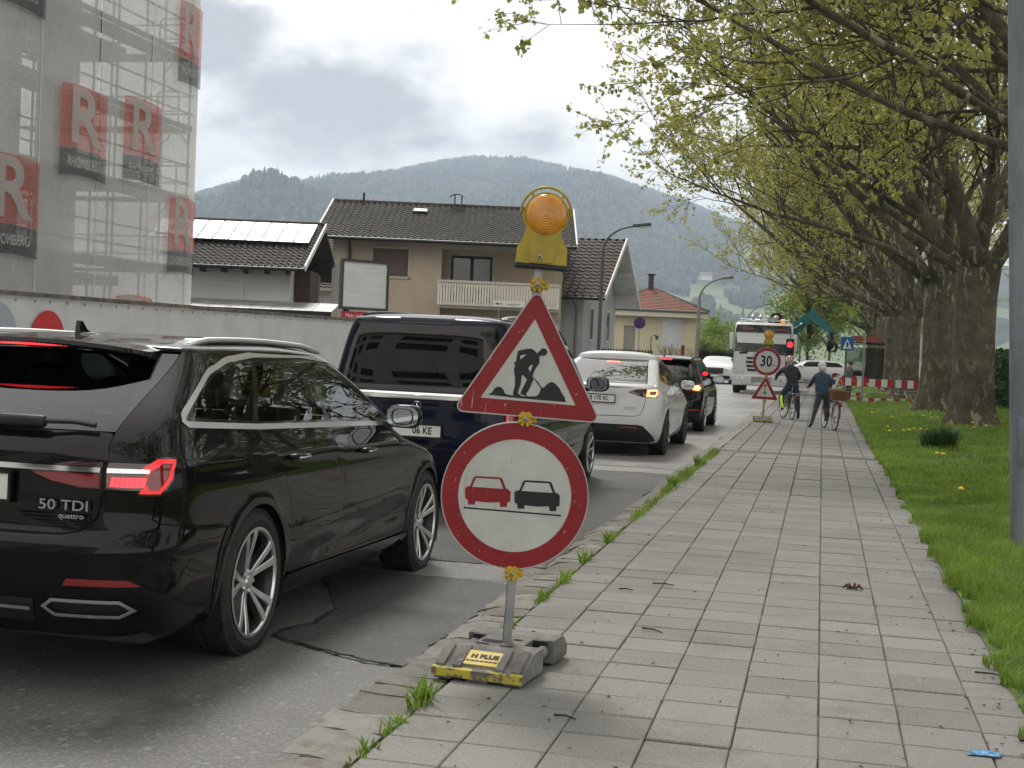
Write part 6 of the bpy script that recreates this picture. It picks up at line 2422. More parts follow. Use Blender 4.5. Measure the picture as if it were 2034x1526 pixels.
arch_f = [(WYF - AL, z0 - 0.05)] + arc(WYF, WZ, AL, 198, -18, 30) + [(WYF + AL, z0 - 0.05)]
# doors
door_r = rounded_any([(1.225, 1.062), (1.36, 0.88), (1.50, 0.70), (1.60, 0.50), (1.645, 0.345), (2.36, 0.345), (2.40, 0.39), (2.32, 0.60), (2.20, 0.88), (2.165, 1.045)], 0.05)
door_f = rounded_any([(2.180, 1.043), (2.215, 0.88), (2.335, 0.60), (2.415, 0.39), (2.43, 0.345), (3.38, 0.345), (3.47, 0.45), (3.46, 0.70), (3.38, 1.022)], 0.05)
flap = rounded_any([(0.90, 1.0), (1.14, 0.995), (1.16, 0.90), (1.10, 0.87), (0.95, 0.87)], 0.06)
# rear shapes, half of the car then mirrored
tg = Rr_([(-0.50, 0.668), (0.50, 0.668), (0.585, 0.685), (0.640, 0.735), (0.655, 0.82), (0.660, 0.93), (0.656, 1.0), (0.650, 1.045), (0.650, 1.080), (-0.650, 1.080), (-0.650, 1.045), (-0.656, 1.0), (-0.66, 0.93), (-0.655, 0.82), (-0.64, 0.735), (-0.585, 0.685)])
tg = rounded_any(tg, 0.03)
rglass = rounded_any(Rr_([(-0.605, 1.098), (0.605, 1.098), (0.618, 1.20), (0.615, 1.365), (-0.615, 1.365), (-0.618, 1.20)]), 0.04)
rgframe = Rr_([(-0.650, 1.084), (0.650, 1.084), (0.664, 1.20), (0.665, 1.378), (-0.665, 1.378), (-0.664, 1.20)])
lamp_o = A.flat([('r', 0.668, 0.855), ('r', 0.82, 0.853), ('s', 0.150, 0.832), ('s', 0.205, 0.832), ('s', 0.255, 0.90), ('s', 0.285, 0.992), ('s', 0.205, 0.992), ('r', 0.845, 0.968), ('r', 0.80, 0.966), ('r', 0.668, 0.966)])
lamp_i = Rr_([(0.33, 0.923), (0.44, 0.882), (0.56, 0.856), (0.648, 0.856), (0.648, 0.966), (0.52, 0.964), (0.44, 0.950)])
bump_cut = 0.665


def bodyhalf():
    """outline of one half of the shell in flat coordinates"""
    top = [(q_, A.zs) for q_ in np.linspace(A.Lr + A.Ls + A.Lf, 0, 60)]
    return [(0.0, z0), (A.Lr + A.Ls + A.Lf, z0)] + top


gap = 0.003
WSL = A.flat([('s', 3.52, 1.060), ('f', 0.0, 1.060), ('f', 0.0, 1.384), ('s', 2.655, 1.384), ('s', 2.925, 1.297), ('s', 3.175, 1.207)])
holes = [WSL, S_(frame_o), S_(arch_r), S_(arch_f), S_(offset_loop(door_r, gap)), S_(offset_loop(door_f, gap)), S_(offset_loop(flap, 0.0025)), offset_loop(lamp_o, gap)]
# the bumper is its own panel: everything at the rear below a cut line
bcut = [('r', 0.0, 0.660), ('r', 0.50, 0.660), ('r', 0.585, 0.677), ('r', 0.648, 0.735), ('r', 0.665, 0.80), ('r', 0.668, 0.848), ('r', 0.82, 0.846), ('s', 0.150, 0.826), ('s', 0.19, 0.822), ('s', 0.178, 0.735), ('s', 0.20, 0.715), ('s', WYR - AR + 0.02, 0.655)]
bumper_top = A.flat(bcut)
shell_low = A.flat([('s', WYR - AR + 0.02, 0.658), ('s', 0.198, 0.719), ('s', 0.182, 0.738), ('s', 0.194, 0.822)])
wing = [(float(A.q(np.array(A.side(WYR - 0.3, z0)[0]))), z0), (A.Lr + A.Ls + A.Lf, z0)] + [(q_, A.zs) for q_ in np.linspace(A.Lr + A.Ls + A.Lf, float(A.q(np.array(A.rear(0.668, A.zs)[0]))), 60)]
wing += A.flat([('r', 0.668, 1.378), ('r', 0.667, 1.20), ('r', 0.653, 1.083), ('r', 0.653, 1.045), ('r', 0.659, 1.0), ('r', 0.663, 0.93), ('r', 0.659, 0.85)])
wing += [p for p in A.flat([('r', 0.662, 0.849), ('r', 0.82, 0.848), ('s', 0.150, 0.828), ('s', 0.194, 0.824), ('s', 0.182, 0.738), ('s', 0.204, 0.719), ('s', WYR - AR + 0.05, 0.659)])]
A.both('body_side', [wing] + holes, PB, T, grid=0.045)
bp = [(0.0, z0)] + [(q_, z0) for q_ in np.linspace(0.1, float(A.q(np.array(A.side(WYR - 0.3, z0)[0]))), 12)] + list(reversed(bumper_top))
exh = Rr_([(0.455, 0.372), (0.505, 0.335), (0.765, 0.335), (0.825, 0.368), (0.775, 0.405), (0.50, 0.405)])
refl = Rr_([(0.545, 0.462), (0.80, 0.465), (0.850, 0.466), (0.805, 0.492), (0.565, 0.492)])
A.both('rear_bumper', [bp, S_(arch_r), exh, offset_loop(refl, 0.002)], PB, T, grid=0.04)
A.both('door', [S_(door_r)], PB, T, grid=0.045)
A.both('door', [S_(door_f)], PB, T, grid=0.045)
fl = A.panel('fuel_flap', [S_(flap)], PB, T, grid=0.04)
tgo = A.panel('tailgate', [tg, offset_loop(lamp_i, gap), offset_loop([(-p[0], p[1]) for p in lamp_i][::-1], gap)], PB, T, grid=0.04)
A.panel('glass_surround', [rgframe, rglass], GLOSSB, tgo, grid=0.04)
A.panel('rear_window', [rglass], GLASS, tgo, grid=0.05)
# dark inner skin so that the gaps and the cabin read as dark
inn = [[(0.0, 0.26), (A.Lr + A.Ls + A.Lf * 0.5, 0.26), (A.Lr + A.Ls + A.Lf * 0.5, 0.98), (A.Lr + A.Ls * 0.5, 1.02), (A.Lr * 0.95, 1.07), (0.0, 1.075)], S_(arch_r), S_(arch_f)]
A.both('inner_lining', inn, INTER, T, off=-0.022, grid=0.09)
for nm, lp in (('rear_side_window', quarter), ('rear_door_window', pane_r), ('front_door_window', pane_f)):
    A.both(nm, [S_(lp)], GLASS, T, grid=0.06)
A.both('window_pillars', [S_(dlo), S_(quarter), S_(pane_r), S_(pane_f)], GLOSSB, T, grid=0.05)
A.both('window_trim', [S_(frame_o), S_(offset_loop(dlo, 0.0005))], ALU, T, off=0.004, grid=0.03)
rf = A.roof('roof', PB, T)
ws = [('s', 3.40, 1.0), ('f', 0.0, 1.0), ('f', 0.0, 1.375), ('s', 2.66, 1.375)]
A.both('arch_lip', [S_(arc(WYR, WZ, AL - 0.001, 196, -16, 40) + arc(WYR, WZ, AR, -16, 196, 40))], mat('lip_satin', (0.022, 0.022, 0.024), 0.38), T, off=0.001, grid=0.03)
A.both('arch_lip', [S_(arc(WYF, WZ, AL - 0.001, 196, -16, 40) + arc(WYF, WZ, AR, -16, 196, 40))], MATS['lip_satin'], T, off=0.001, grid=0.03)
A.both('sill', [S_([(WYR + AR + 0.03, 0.215), (WYF - AR - 0.03, 0.215), (WYF - AR - 0.02, 0.325), (WYR + AR + 0.02, 0.325)])], PB, T, off=0.010, grid=0.06)
# tail lamps
lo, _ = A.both('tail_lamp', [lamp_o], LDARK, T, off=0.003, grid=0.025)
li, li2 = A.both('tail_lamp', [lamp_i], LDARK, tgo, off=0.003, grid=0.025)
low_i = Rr_([(0.35, 0.912), (0.44, 0.880), (0.56, 0.862), (0.642, 0.862), (0.642, 0.915), (0.5, 0.918)])
A.both('lamp_lens', [low_i], LRED, tgo, off=0.006, grid=0.03)
low_o = A.flat([('r', 0.674, 0.862), ('r', 0.82, 0.860), ('s', 0.155, 0.842), ('s', 0.20, 0.842), ('s', 0.245, 0.905), ('s', 0.272, 0.982), ('s', 0.205, 0.982), ('s', 0.165, 0.955), ('s', 0.152, 0.93), ('r', 0.83, 0.918), ('r', 0.674, 0.918)])
A.both('lamp_lens', [low_o], LRED, lo, off=0.006, grid=0.03)
for k in range(7):
    x0, x1 = 0.688 + k * 0.0185, 0.688 + k * 0.0185 + 0.0165
    A.both('lit_segment', [Rr_([(x0, 0.868), (x1, 0.868), (x1 + 0.006, 0.906), (x0 + 0.006, 0.906)])], LITR, lo, off=0.009, grid=0.02)
ring = A.flat([('s', 0.150, 0.842), ('s', 0.20, 0.842), ('s', 0.245, 0.905), ('s', 0.272, 0.982), ('s', 0.205, 0.982), ('s', 0.160, 0.945), ('r', 0.835, 0.90)])
ring_in = A.flat([('s', 0.172, 0.856), ('s', 0.194, 0.856), ('s', 0.228, 0.908), ('s', 0.248, 0.966), ('s', 0.214, 0.966), ('s', 0.182, 0.936), ('s', 0.164, 0.895)])
A.both('lamp_outline', [ring, ring_in], NT('lamp_glow').set(col=(0.6, 0.02, 0.02), rough=0.2, emit=(1.0, 0.05, 0.055), estr=0.35).m, lo, off=0.009, grid=0.02)
A.both('chrome_strip', [Rr_([(0.0, 0.921), (0.645, 0.924), (0.645, 0.944), (0.0, 0.944)])], CHROME, tgo, off=0.012, grid=0.03)
A.both('chrome_strip', [Rr_([(0.672, 0.924), (0.828, 0.926), (0.828, 0.944), (0.672, 0.944)])], CHROME, lo, off=0.012, grid=0.03)
A.both('reflector', [refl], LRED, T, off=0.002, grid=0.03)
ex1, ex2 = A.both('exhaust_trim', [offset_loop(exh, 0.003), offset_loop(exh, -0.011)], CHROME, T, off=0.008, grid=0.03)
A.both('exhaust_opening', [offset_loop(exh, -0.010)], PLAST, ex1, off=-0.03, grid=0.04)
A.panel('diffuser', [Rr_([(-0.40, 0.30), (0.40, 0.30), (0.42, 0.40), (-0.42, 0.40)])], PLAST, T, off=0.004, grid=0.05)
A.panel('diffuser_chrome', [Rr_([(-0.40, 0.352), (0.40, 0.352), (0.40, 0.366), (-0.40, 0.366)])], CHROME, T, off=0.010, grid=0.05)
words('badge_text', '50 TDI', 0.060, CHROME, tgo, Matrix.Translation((0.508, 0.068, 0.782)) @ Matrix.Rotation(0.055, 4, 'Z') @ UPRIGHT, 0.008, xscale=1.30, bold=0.0004)
words('badge_text', 'quattro', 0.030, CHROME, tgo, Matrix.Translation((0.545, 0.066, 0.740)) @ Matrix.Rotation(0.055, 4, 'Z') @ UPRIGHT, 0.008, xscale=1.25, bold=0.0006)
number_plate(T, '', 0, 0.060, 0.845)
# spoiler, third brake lamp, aerial, rails, wiper
b = MB()
prof = [(a_, zm(b_)) for a_, b_ in [(0.46, 1.402), (0.47, 1.417), (0.62, 1.428), (0.82, 1.436), (0.82, 1.41), (0.60, 1.385), (0.48, 1.389)]]
xs_ = np.linspace(-0.60, 0.60, 17)
for xx in xs_:
    f = abs(xx) / 0.60
    for (yy, zz) in prof:
        b.v.append((xx, yy + 0.10 * f ** 3, zz - 0.040 * f ** 2.4))
k = len(prof)
for i in range(16):
    for j in range(k):
        b.f.append((i * k + j, i * k + (j + 1) % k, (i + 1) * k + (j + 1) % k, (i + 1) * k + j))
b.f += [tuple(range(k))[::-1], tuple(16 * k + j for j in range(k))]
sp = b.build('roof_spoiler', PB, T, smooth=50)
b = MB()
for i in range(24):
    x0 = -0.30 + i * 0.025
    b.box(x0, x0 + 0.021, 0.468 + 0.02 * (abs(x0) / 0.3) ** 2, 0.49, zm(1.389), zm(1.400))
b.build('high_brake_lamp', LITR, sp)
b = MB()
fin = [(0.0, 0.0), (0.17, 0.0), (0.075, 0.030), (0.030, 0.068), (0.012, 0.070), (0.004, 0.04)]
b.prism([(p[0], p[1]) for p in fin], -0.012, 0.012, Matrix.Translation((0, 0.98, zm(1.440))) @ Matrix(((0, 0, 1, 0), (1, 0, 0, 0), (0, 1, 0, 0), (0, 0, 0, 1))))
b.sphere((0, 1.09, zm(1.442)), (0.036, 0.115, 0.018), 12, 6)
b.build('roof_aerial', GLOSSB, rf, smooth=40)
for s_ in (1, -1):
    ys2 = np.linspace(0.86, 2.62, 15)
    pts = []
    for i, yy in enumerate(ys2):
        e = min(1, i / 2.0, (14 - i) / 2.0)
        pts.append((s_ * (0.625 - 0.015 * math.sin(PI * i / 14)), yy, zm(1.409) + 0.030 * math.sin(PI * min(1, max(0, (yy - 0.7) / 2.2))) + 0.020 * e))
    MB().tube(pts, [0.012] + [0.017] * 13 + [0.012], 8).build('roof_rail', ALU, T, smooth=True)
wp = MB().rbox(-0.10, 0.36, 0.125, 0.175, 1.090, 1.145, 0.02, 3).build('wiper_cover', PLAST, tgo, smooth=40)
MB().tube([(0.30, 0.14, 1.121), (0.48, 0.172, 1.123), (0.575, 0.178, 1.113)], [0.012, 0.010, 0.012], 6).build('wiper_arm', PLAST, tgo)
for s_ in (1, -1):
    mirror(T, 0.985, 3.10, 1.105, s_, PB)
    for yy, zz in ((1.55, 0.935), (2.65, 0.915)):
        xx = float(A.P(A.side(yy, zz)[0], zz)[0])
        h = MB().tube([(s_ * (xx + 0.005), yy - 0.11, zz), (s_ * (xx + 0.034), yy - 0.085, zz + 0.004), (s_ * (xx + 0.036), yy + 0.08, zz), (s_ * (xx + 0.006), yy + 0.11, zz - 0.004)], [0.014, 0.016, 0.016, 0.013], 8).build('door_handle', PB, T, smooth=True)
        MB().tube([(s_ * (xx + 0.012), yy - 0.10, zz - 0.006), (s_ * (xx + 0.051), yy - 0.07, zz - 0.002), (s_ * (xx + 0.052), yy + 0.07, zz - 0.004)], 0.005, 6).build('handle_strip', CHROME, h, smooth=True)
wheel_well(T, WYR, WZ, AR + 0.004, 0.925)
wheel_well(T, WYF, WZ, AR + 0.004, 0.925)
STY = dict(n=5, pair=2, wi=0.012, wo=0.022, spread=0.40, ain=0.25, ph=0.2, inset=0.016)
for yy, zz in ((WYR, 0.352), (WYF, 0.352)):
    for s_ in (1, -1):
        wheel(T, s_ * 0.812, yy, zz, 0.352, 0.258, 0.245, STY, s_)
MB().box(-0.80, 0.80, 0.25, 4.7, 0.20, 0.30).build('underbody', PLAST, T)
MB().box(-0.80, 0.80, 0.30, 4.4, 0.45, 0.50).build('cabin_floor', INTER, T)
car_seats(T, [(-0.36, 2.95 - 0.55, 0.58), (0.36, 2.95 - 0.55, 0.58), (-0.42, 1.45, 0.55), (0.42, 1.45, 0.55), (0.0, 1.47, 0.50)], 0.58)
MB().rbox(-0.72, 0.72, 3.15, 3.6, 0.55, 1.0, 0.06, 2).build('dashboard', INTER, T, smooth=40)
A.both('windscreen', [A.flat([('s', 3.50, 1.062), ('f', 0.02, 1.062), ('f', 0.02, 1.382), ('s', 2.66, 1.382), ('s', 2.93, 1.295), ('s', 3.18, 1.205)])], GLASS, T, off=0.002, grid=0.08)
# ------------------------------------------------------------------ dark blue van
PN = m_paint('paint_navy', (0.0045, 0.0075, 0.020), 0.0, 0.06, 0.03)
V_ = Body(yr=[(0.2, 0.25), (0.30, 0.10), (0.42, 0.03), (0.58, 0.0), (0.80, 0.015), (1.0, 0.035), (1.10, 0.055), (1.16, 0.08), (1.75, 0.205), (1.90, 0.30)],
          yf=[(0.2, 4.95), (0.5, 5.14), (0.75, 5.08), (0.9, 4.92), (1.0, 4.70), (1.08, 4.35), (1.20, 4.12), (1.75, 3.30), (1.90, 3.0)],
          w=[(0.2, 0.84), (0.32, 0.92), (0.55, 0.952), (0.85, 0.962), (1.0, 0.956), (1.1, 0.942), (1.3, 0.905), (1.6, 0.842), (1.8, 0.79), (1.9, 0.74)],
          zs=1.79, crown=[(0, 1.86), (0.6, 1.885), (1.8, 1.905), (2.8, 1.89), (3.4, 1.84)], spine=(0.6, 2.9), Cr=0.34, nr=4.4, Cf=0.8, nf=2.5, belt=1.1,
          bump=lambda y, z: 0.010 * np.exp(-((z - 0.72) / 0.05) ** 2) - 0.012 * np.exp(-((z - 0.55) / 0.08) ** 2) * np.clip((y - 1.4) * 3, 0, 1))
T = thing('van', 'dark navy blue people carrier van stopped behind the roadworks sign', 'van', (-3.74, 12.38, road_z(14.0) - 0.005), 0, 'cars waiting in the queue', rot=(-0.005, 0, R(-0.4)))
lo, rw = std_car(T, V_, PN, dict(
    z0=0.24, wr=1.05, wf=4.25, wz=0.345, ar=0.375, belt=1.12, grid=0.06, track=0.845, rt=0.345, rr=0.245, tw=0.235, trim=0.012,
    dlo=[(0.42, 1.14), (2.3, 1.12), (4.02, 1.10), (3.62, 1.50), (3.40, 1.70), (2.0, 1.725), (0.58, 1.70)],
    panes=[('rear_side_window', [(0.47, 1.165), (1.62, 1.15), (1.62, 1.69), (0.61, 1.675)]), ('sliding_door_window', [(1.70, 1.15), (2.72, 1.14), (2.72, 1.69), (1.70, 1.70)]), ('front_door_window', [(2.80, 1.14), (3.92, 1.12), (3.55, 1.50), (3.36, 1.68), (2.80, 1.69)])],
    glass=GLASS_D, rgm=GLASS_D, rglass=[(-0.02, 1.140), (0.815, 1.140), (0.79, 1.30), (0.735, 1.60), (0.700, 1.775), (-0.02, 1.775)],
    ws=[('s', 4.18, 1.14), ('f', 0.0, 1.14), ('f', 0.0, 1.77), ('s', 3.44, 1.77)], wsm=GLASS,
    lamp=[(0.845, 0.68), ('s', 0.10, 0.68), ('s', 0.16, 0.70), ('s', 0.20, 1.10), ('s', 0.14, 1.115), (0.855, 1.115)], lampm=LRED,
    lit=[('lit_lens', [(0.86, 0.76), ('s', 0.09, 0.76), ('s', 0.11, 1.0), (0.865, 1.0)], NT('lamp_half_lit').set(col=(0.5, 0.02, 0.02), rough=0.2, emit=(1, 0.03, 0.04), estr=0.5).m)],
    seams=[[('s', 1.66, 1.10), ('s', 1.64, 0.8), ('s', 1.62, 0.36)], [('s', 2.76, 1.10), ('s', 2.76, 0.8), ('s', 2.74, 0.36)], [('r', 0.84, 1.10), ('r', 0.83, 0.9), ('r', 0.82, 0.62), ('r', 0.4, 0.60), ('r', 0.0, 0.60)]],
    style=dict(n=9, pair=1, wi=0.010, wo=0.014, inset=0.014), rimm=ALU))
V_.both('chrome_strip', [V_.flat([('r', 0.0, 1.060), ('r', 0.83, 1.062), ('r', 0.835, 1.118), ('r', 0.0, 1.118)])], CHROME, T, off=0.012, grid=0.05)
V_.panel('plate_recess', [V_.flat([('r', -0.44, 0.66), ('r', 0.44, 0.66), ('r', 0.52, 0.88), ('r', -0.52, 0.88)])], PN, T, off=-0.012 + 0.014, grid=0.06)
number_plate(T, '     06 KE', 0.0, -0.012, 0.765)
M_ = Matrix.Rotation(PI / 2, 4, 'X')
b = MB().lathe([(0.036, 0.0), (0.041, 0.004), (0.044, 0.0), (0.040, -0.003)], 28, Matrix.Translation((0, 0.020, 1.00)) @ M_, True)
for k in range(3):
    a = PI / 2 + k * 2 * PI / 3
    p, q_ = Vector((math.cos(a), 0, math.sin(a))) * 0.039, Vector((-math.sin(a), 0, math.cos(a))) * 0.007
    c0 = Vector((0, 0.016, 1.00))
    b.add([c0 + p, c0 + q_, c0 - q_, c0 + Vector((0, -0.006, 0))], [(0, 1, 3), (0, 3, 2)])
b.build('star_emblem', CHROME, T)
V_.panel('high_brake_lamp', [V_.flat([('r', -0.26, 1.785), ('r', 0.26, 1.785), ('r', 0.25, 1.789), ('r', -0.25, 1.789)])], LDARK, T, off=0.012, grid=0.05)
MB().rbox(-0.28, 0.28, 0.245, 0.31, 1.80, 1.845, 0.012, 2).build('high_brake_housing', LDARK, T, smooth=40)
for s_ in (1, -1):
    pts = [(s_ * 0.70, yy, 1.845 + 0.055 * math.sin(PI * min(1, max(0.0, (yy - 0.42) / 2.9))) ** 0.5) for yy in np.linspace(0.45, 3.2, 16)]
    MB().tube(pts, 0.020, 8).build('roof_rail', CHROME if s_ > 0 else mat('rail_dark', (0.02, 0.02, 0.022), 0.4), T, smooth=True)
    mirror(T, 1.02, 3.95, 1.20, s_, PLAST, sc_=1.25)
    MB().tube([(s_ * 0.955, 3.0, 1.0), (s_ * 0.985, 3.03, 1.0), (s_ * 0.985, 3.22, 1.0), (s_ * 0.955, 3.25, 1.0)], 0.014, 6).build('door_handle', PN, T)

# ------------------------------------------------------------------ white car
PW = m_paint('paint_white', (0.66, 0.67, 0.68), 0.0, 0.08, 0.06)
E_ = Body(yr=[(0.18, 0.26), (0.28, 0.10), (0.40, 0.02), (0.58, 0.0), (0.74, 0.02), (0.90, 0.045), (1.02, 0.055), (1.075, 0.075), (1.10, 0.20), (1.13, 0.36), (1.22, 0.64), (1.32, 0.95), (1.42, 1.28), (1.50, 1.60), (1.56, 1.9)],
          yf=[(0.18, 4.6), (0.4, 4.75), (0.65, 4.70), (0.78, 4.5), (0.88, 4.15), (0.98, 3.85), (1.06, 3.65), (1.25, 3.25), (1.42, 2.80), (1.50, 2.50), (1.56, 2.2)],
          w=[(0.18, 0.84), (0.30, 0.91), (0.50, 0.945), (0.75, 0.958), (0.90, 0.945), (1.0, 0.915), (1.08, 0.865), (1.15, 0.83), (1.30, 0.765), (1.45, 0.69), (1.56, 0.60)],
          zs=1.495, crown=[(0.4, 1.50), (1.2, 1.56), (1.9, 1.615), (2.3, 1.615), (2.9, 1.56)], spine=(1.75, 2.35), Cr=0.5, nr=3.6, Cf=0.8, nf=2.4, belt=1.05,
          bump=lambda y, z: 0.014 * (np.exp(-((y - 0.99) / 0.5) ** 2) + np.exp(-((y - 3.88) / 0.5) ** 2)) * np.exp(-((z - 0.80) / 0.12) ** 2) - 0.018 * np.exp(-((z - 0.42) / 0.09) ** 2) * np.clip((y - 1.4) * 3, 0, 1) * np.clip((3.5 - y) * 3, 0, 1))
T = thing('white_car', 'white fastback electric car with lit tail lamps, ahead of the navy van', 'car', (-3.30, 20.42, road_z(21.5)), 0, 'cars waiting in the queue', rot=(-0.003, 0, R(-0.3)))
std_car(T, E_, PW, dict(
    z0=0.22, wr=0.99, wf=3.88, wz=0.35, ar=0.39, belt=1.03, grid=0.06, track=0.83, rt=0.36, rr=0.245, tw=0.255, trim=0.008,
    dlo=[(1.02, 1.165), (2.0, 1.085), (3.40, 1.035), (3.46, 1.045), (3.05, 1.27), (2.70, 1.40), (2.30, 1.462), (1.95, 1.465), (1.55, 1.395), (1.22, 1.285)],
    panes=[('rear_side_window', [(1.07, 1.178), (1.52, 1.140), (1.56, 1.375), (1.24, 1.272)]), ('rear_door_window', [(1.58, 1.132), (2.30, 1.088), (2.28, 1.448), (1.96, 1.450), (1.62, 1.392)]), ('front_door_window', [(2.37, 1.085), (3.36, 1.052), (3.02, 1.255), (2.68, 1.385), (2.35, 1.445)])],
    glass=GLASS_D, rgm=m_glass('rear_glass_dark', (0.03, 0.035, 0.04), 2.3),
    rglass=[(-0.02, 1.118), (0.70, 1.118), (0.66, 1.22), (0.60, 1.36), (0.545, 1.488), (-0.02, 1.488)], ws=[('s', 3.62, 1.06), ('f', 0.0, 1.06), ('f', 0.0, 1.49), ('s', 2.60, 1.49)],
    lamp=[(0.46, 1.000), (0.60, 0.945), (0.84, 0.922), ('s', 0.22, 0.935), ('s', 0.27, 0.965), ('s', 0.31, 1.045), ('s', 0.20, 1.058), (0.74, 1.052), (0.58, 1.040)], lampm=LDARK,
    lit=[('lit_ring', [[(0.72, 0.942), (0.845, 0.930), ('s', 0.21, 0.945), ('s', 0.25, 0.972), ('s', 0.268, 1.040), ('s', 0.2, 1.046), (0.73, 1.040)], [(0.765, 0.964), (0.84, 0.958), ('s', 0.20, 0.966), ('s', 0.225, 0.985), ('s', 0.235, 1.018), (0.770, 1.015)]], LITH)],
    inlays=[('lower_bumper', [(-0.02, 0.23), (0.80, 0.23), (0.86, 0.26), (0.70, 0.49), (0.62, 0.505), (-0.02, 0.505)], PLAST, -0.004)],
    seams=[[('r', 0.46, 0.99), ('r', 0.72, 0.92), ('r', 0.705, 0.80), ('r', 0.66, 0.67), ('r', 0.58, 0.635), ('r', 0.0, 0.625)], [('s', 2.33, 1.06), ('s', 2.36, 0.8), ('s', 2.38, 0.36)], [('s', 1.36, 0.98), ('s', 1.45, 0.8), ('s', 1.5, 0.36)]],
    style=dict(n=5, pair=2, wi=0.016, wo=0.03, spread=0.5, ain=0.4, dark=True, inset=0.012), rimm=mat('rim_gunmetal', (0.06, 0.062, 0.065), 0.35, 0.8), lipm=None))
number_plate(T, 'B 170 KL', 0.0, 0.02, 0.885)
E_.both('reflector', [E_.flat([('r', 0.36, 0.455), ('r', 0.62, 0.452), ('r', 0.60, 0.472), ('r', 0.36, 0.475)])], LRED, T, off=0.010, grid=0.05)
sp = MB()
for i, xx in enumerate(np.linspace(-0.76, 0.76, 15)):
    f = abs(xx) / 0.76
    for (yy, zz) in [(0.035, 1.075), (0.05, 1.092), (0.22, 1.112), (0.22, 1.085)]:
        sp.v.append((xx, yy + 0.16 * f ** 3, zz - 0.015 * f ** 3))
for i in range(14):
    for j in range(4):
        sp.f.append((i * 4 + j, i * 4 + (j + 1) % 4, (i + 1) * 4 + (j + 1) % 4, (i + 1) * 4 + j))
sp.build('boot_spoiler', PW, T, smooth=50)
words('badge_text', 'LONG RANGE', 0.026, ALU, T, Matrix.Translation((0.50, 0.0, 0.765)) @ UPRIGHT, 0.02, xscale=1.2)
E_.panel('high_brake_lamp', [E_.flat([('r', -0.10, 1.425), ('r', 0.12, 1.425), ('r', 0.12, 1.445), ('r', -0.10, 1.445)])], NT('lamp_behind_glass').set(col=(0.8, 0.3, 0.25), rough=0.3, emit=(1, 0.16, 0.12), estr=0.9).m, T, off=0.004, grid=0.05)
for s_ in (1, -1):
    mirror(T, 1.0, 3.15, 1.075, s_, PW, sc_=1.05)
    for yy in (1.72, 2.75):
        MB().box(s_ * 0.95 - 0.012, s_ * 0.95 + 0.012, yy - 0.11, yy + 0.11, 0.935, 0.955).build('door_handle', ALU, T)
car_seats(T, [(-0.36, 2.1, 0.55), (0.36, 2.1, 0.55)], 0.62)

# ------------------------------------------------------------------ dark compact SUV
PD = m_paint('paint_dark_brown', (0.010, 0.008, 0.0075), 0.0, 0.06, 0.06)
U_ = Body(yr=[(0.2, 0.25), (0.32, 0.07), (0.48, 0.0), (0.66, 0.01), (0.80, 0.05), (0.95, 0.08), (1.04, 0.12), (1.42, 0.42), (1.52, 0.52)],
          yf=[(0.2, 4.2), (0.45, 4.42), (0.75, 4.35), (0.90, 4.1), (0.98, 3.6), (1.05, 3.3), (1.42, 2.55), (1.52, 2.3)],
          w=[(0.2, 0.82), (0.32, 0.88), (0.55, 0.90), (0.80, 0.91), (0.95, 0.90), (1.04, 0.87), (1.2, 0.81), (1.42, 0.715), (1.52, 0.66)],
          zs=1.45, crown=[(0.2, 1.50), (0.8, 1.545), (1.6, 1.575), (2.2, 1.56), (2.7, 1.50)], spine=(0.8, 2.3), Cr=0.4, nr=3.6, Cf=0.7, nf=2.4, belt=1.05)
T = thing('dark_suv', 'dark brown compact SUV with bright orange red tail lamp, ahead of the white car', 'car', (-3.26, 27.85, road_z(29)), 0, 'cars waiting in the queue', rot=(0, 0, R(-0.3)))
std_car(T, U_, PD, dict(
    z0=0.24, wr=0.90, wf=3.58, wz=0.345, ar=0.38, belt=1.04, grid=0.08, track=0.79, rt=0.35, rr=0.235, tw=0.235, trim=0.012,
    dlo=[(0.52, 1.14), (1.6, 1.07), (3.02, 1.04), (2.60, 1.30), (2.36, 1.415), (1.5, 1.43), (0.78, 1.37)],
    panes=[('rear_side_window', [(0.57, 1.155), (0.98, 1.125), (1.02, 1.385), (0.80, 1.355)]), ('rear_door_window', [(1.05, 1.12), (1.75, 1.085), (1.75, 1.415), (1.09, 1.39)]), ('front_door_window', [(1.82, 1.085), (2.93, 1.058), (2.55, 1.29), (2.33, 1.40), (1.82, 1.415)])],
    glass=GLASS, rgm=GLASS, rglass=[(-0.02, 1.06), (0.70, 1.06), (0.66, 1.20), (0.60, 1.43), (-0.02, 1.43)], ws=[('s', 3.2, 1.06), ('f', 0.0, 1.06), ('f', 0.0, 1.44), ('s', 2.50, 1.44)],
    lamp=[(0.55, 0.865), (0.80, 0.845), ('s', 0.20, 0.85), ('s', 0.34, 0.92), ('s', 0.36, 1.01), ('s', 0.2, 1.01), (0.62, 0.985)], lampm=LRED,
    lit=[('lit_lens', [(0.70, 0.885), (0.80, 0.875), ('s', 0.17, 0.88), ('s', 0.22, 0.92), ('s', 0.2, 0.97), (0.78, 0.97), (0.70, 0.955)], NT('lamp_bright').set(col=(1, 0.4, 0.1), rough=0.2, emit=(1.0, 0.30, 0.06), estr=5.0).m)],
    inlays=[('lower_bumper', [(-0.02, 0.26), (0.86, 0.26), (0.88, 0.40), (0.78, 0.44), (-0.02, 0.44)], PLAST, 0.0)],
    seams=[[('s', 1.78, 1.05), ('s', 1.8, 0.8), ('s', 1.8, 0.36)]], style=dict(n=5, pair=2, wi=0.014, wo=0.024, spread=0.45, ain=0.3), lipm=PLAST))
number_plate(T, '', 0.0, 0.03, 0.78)
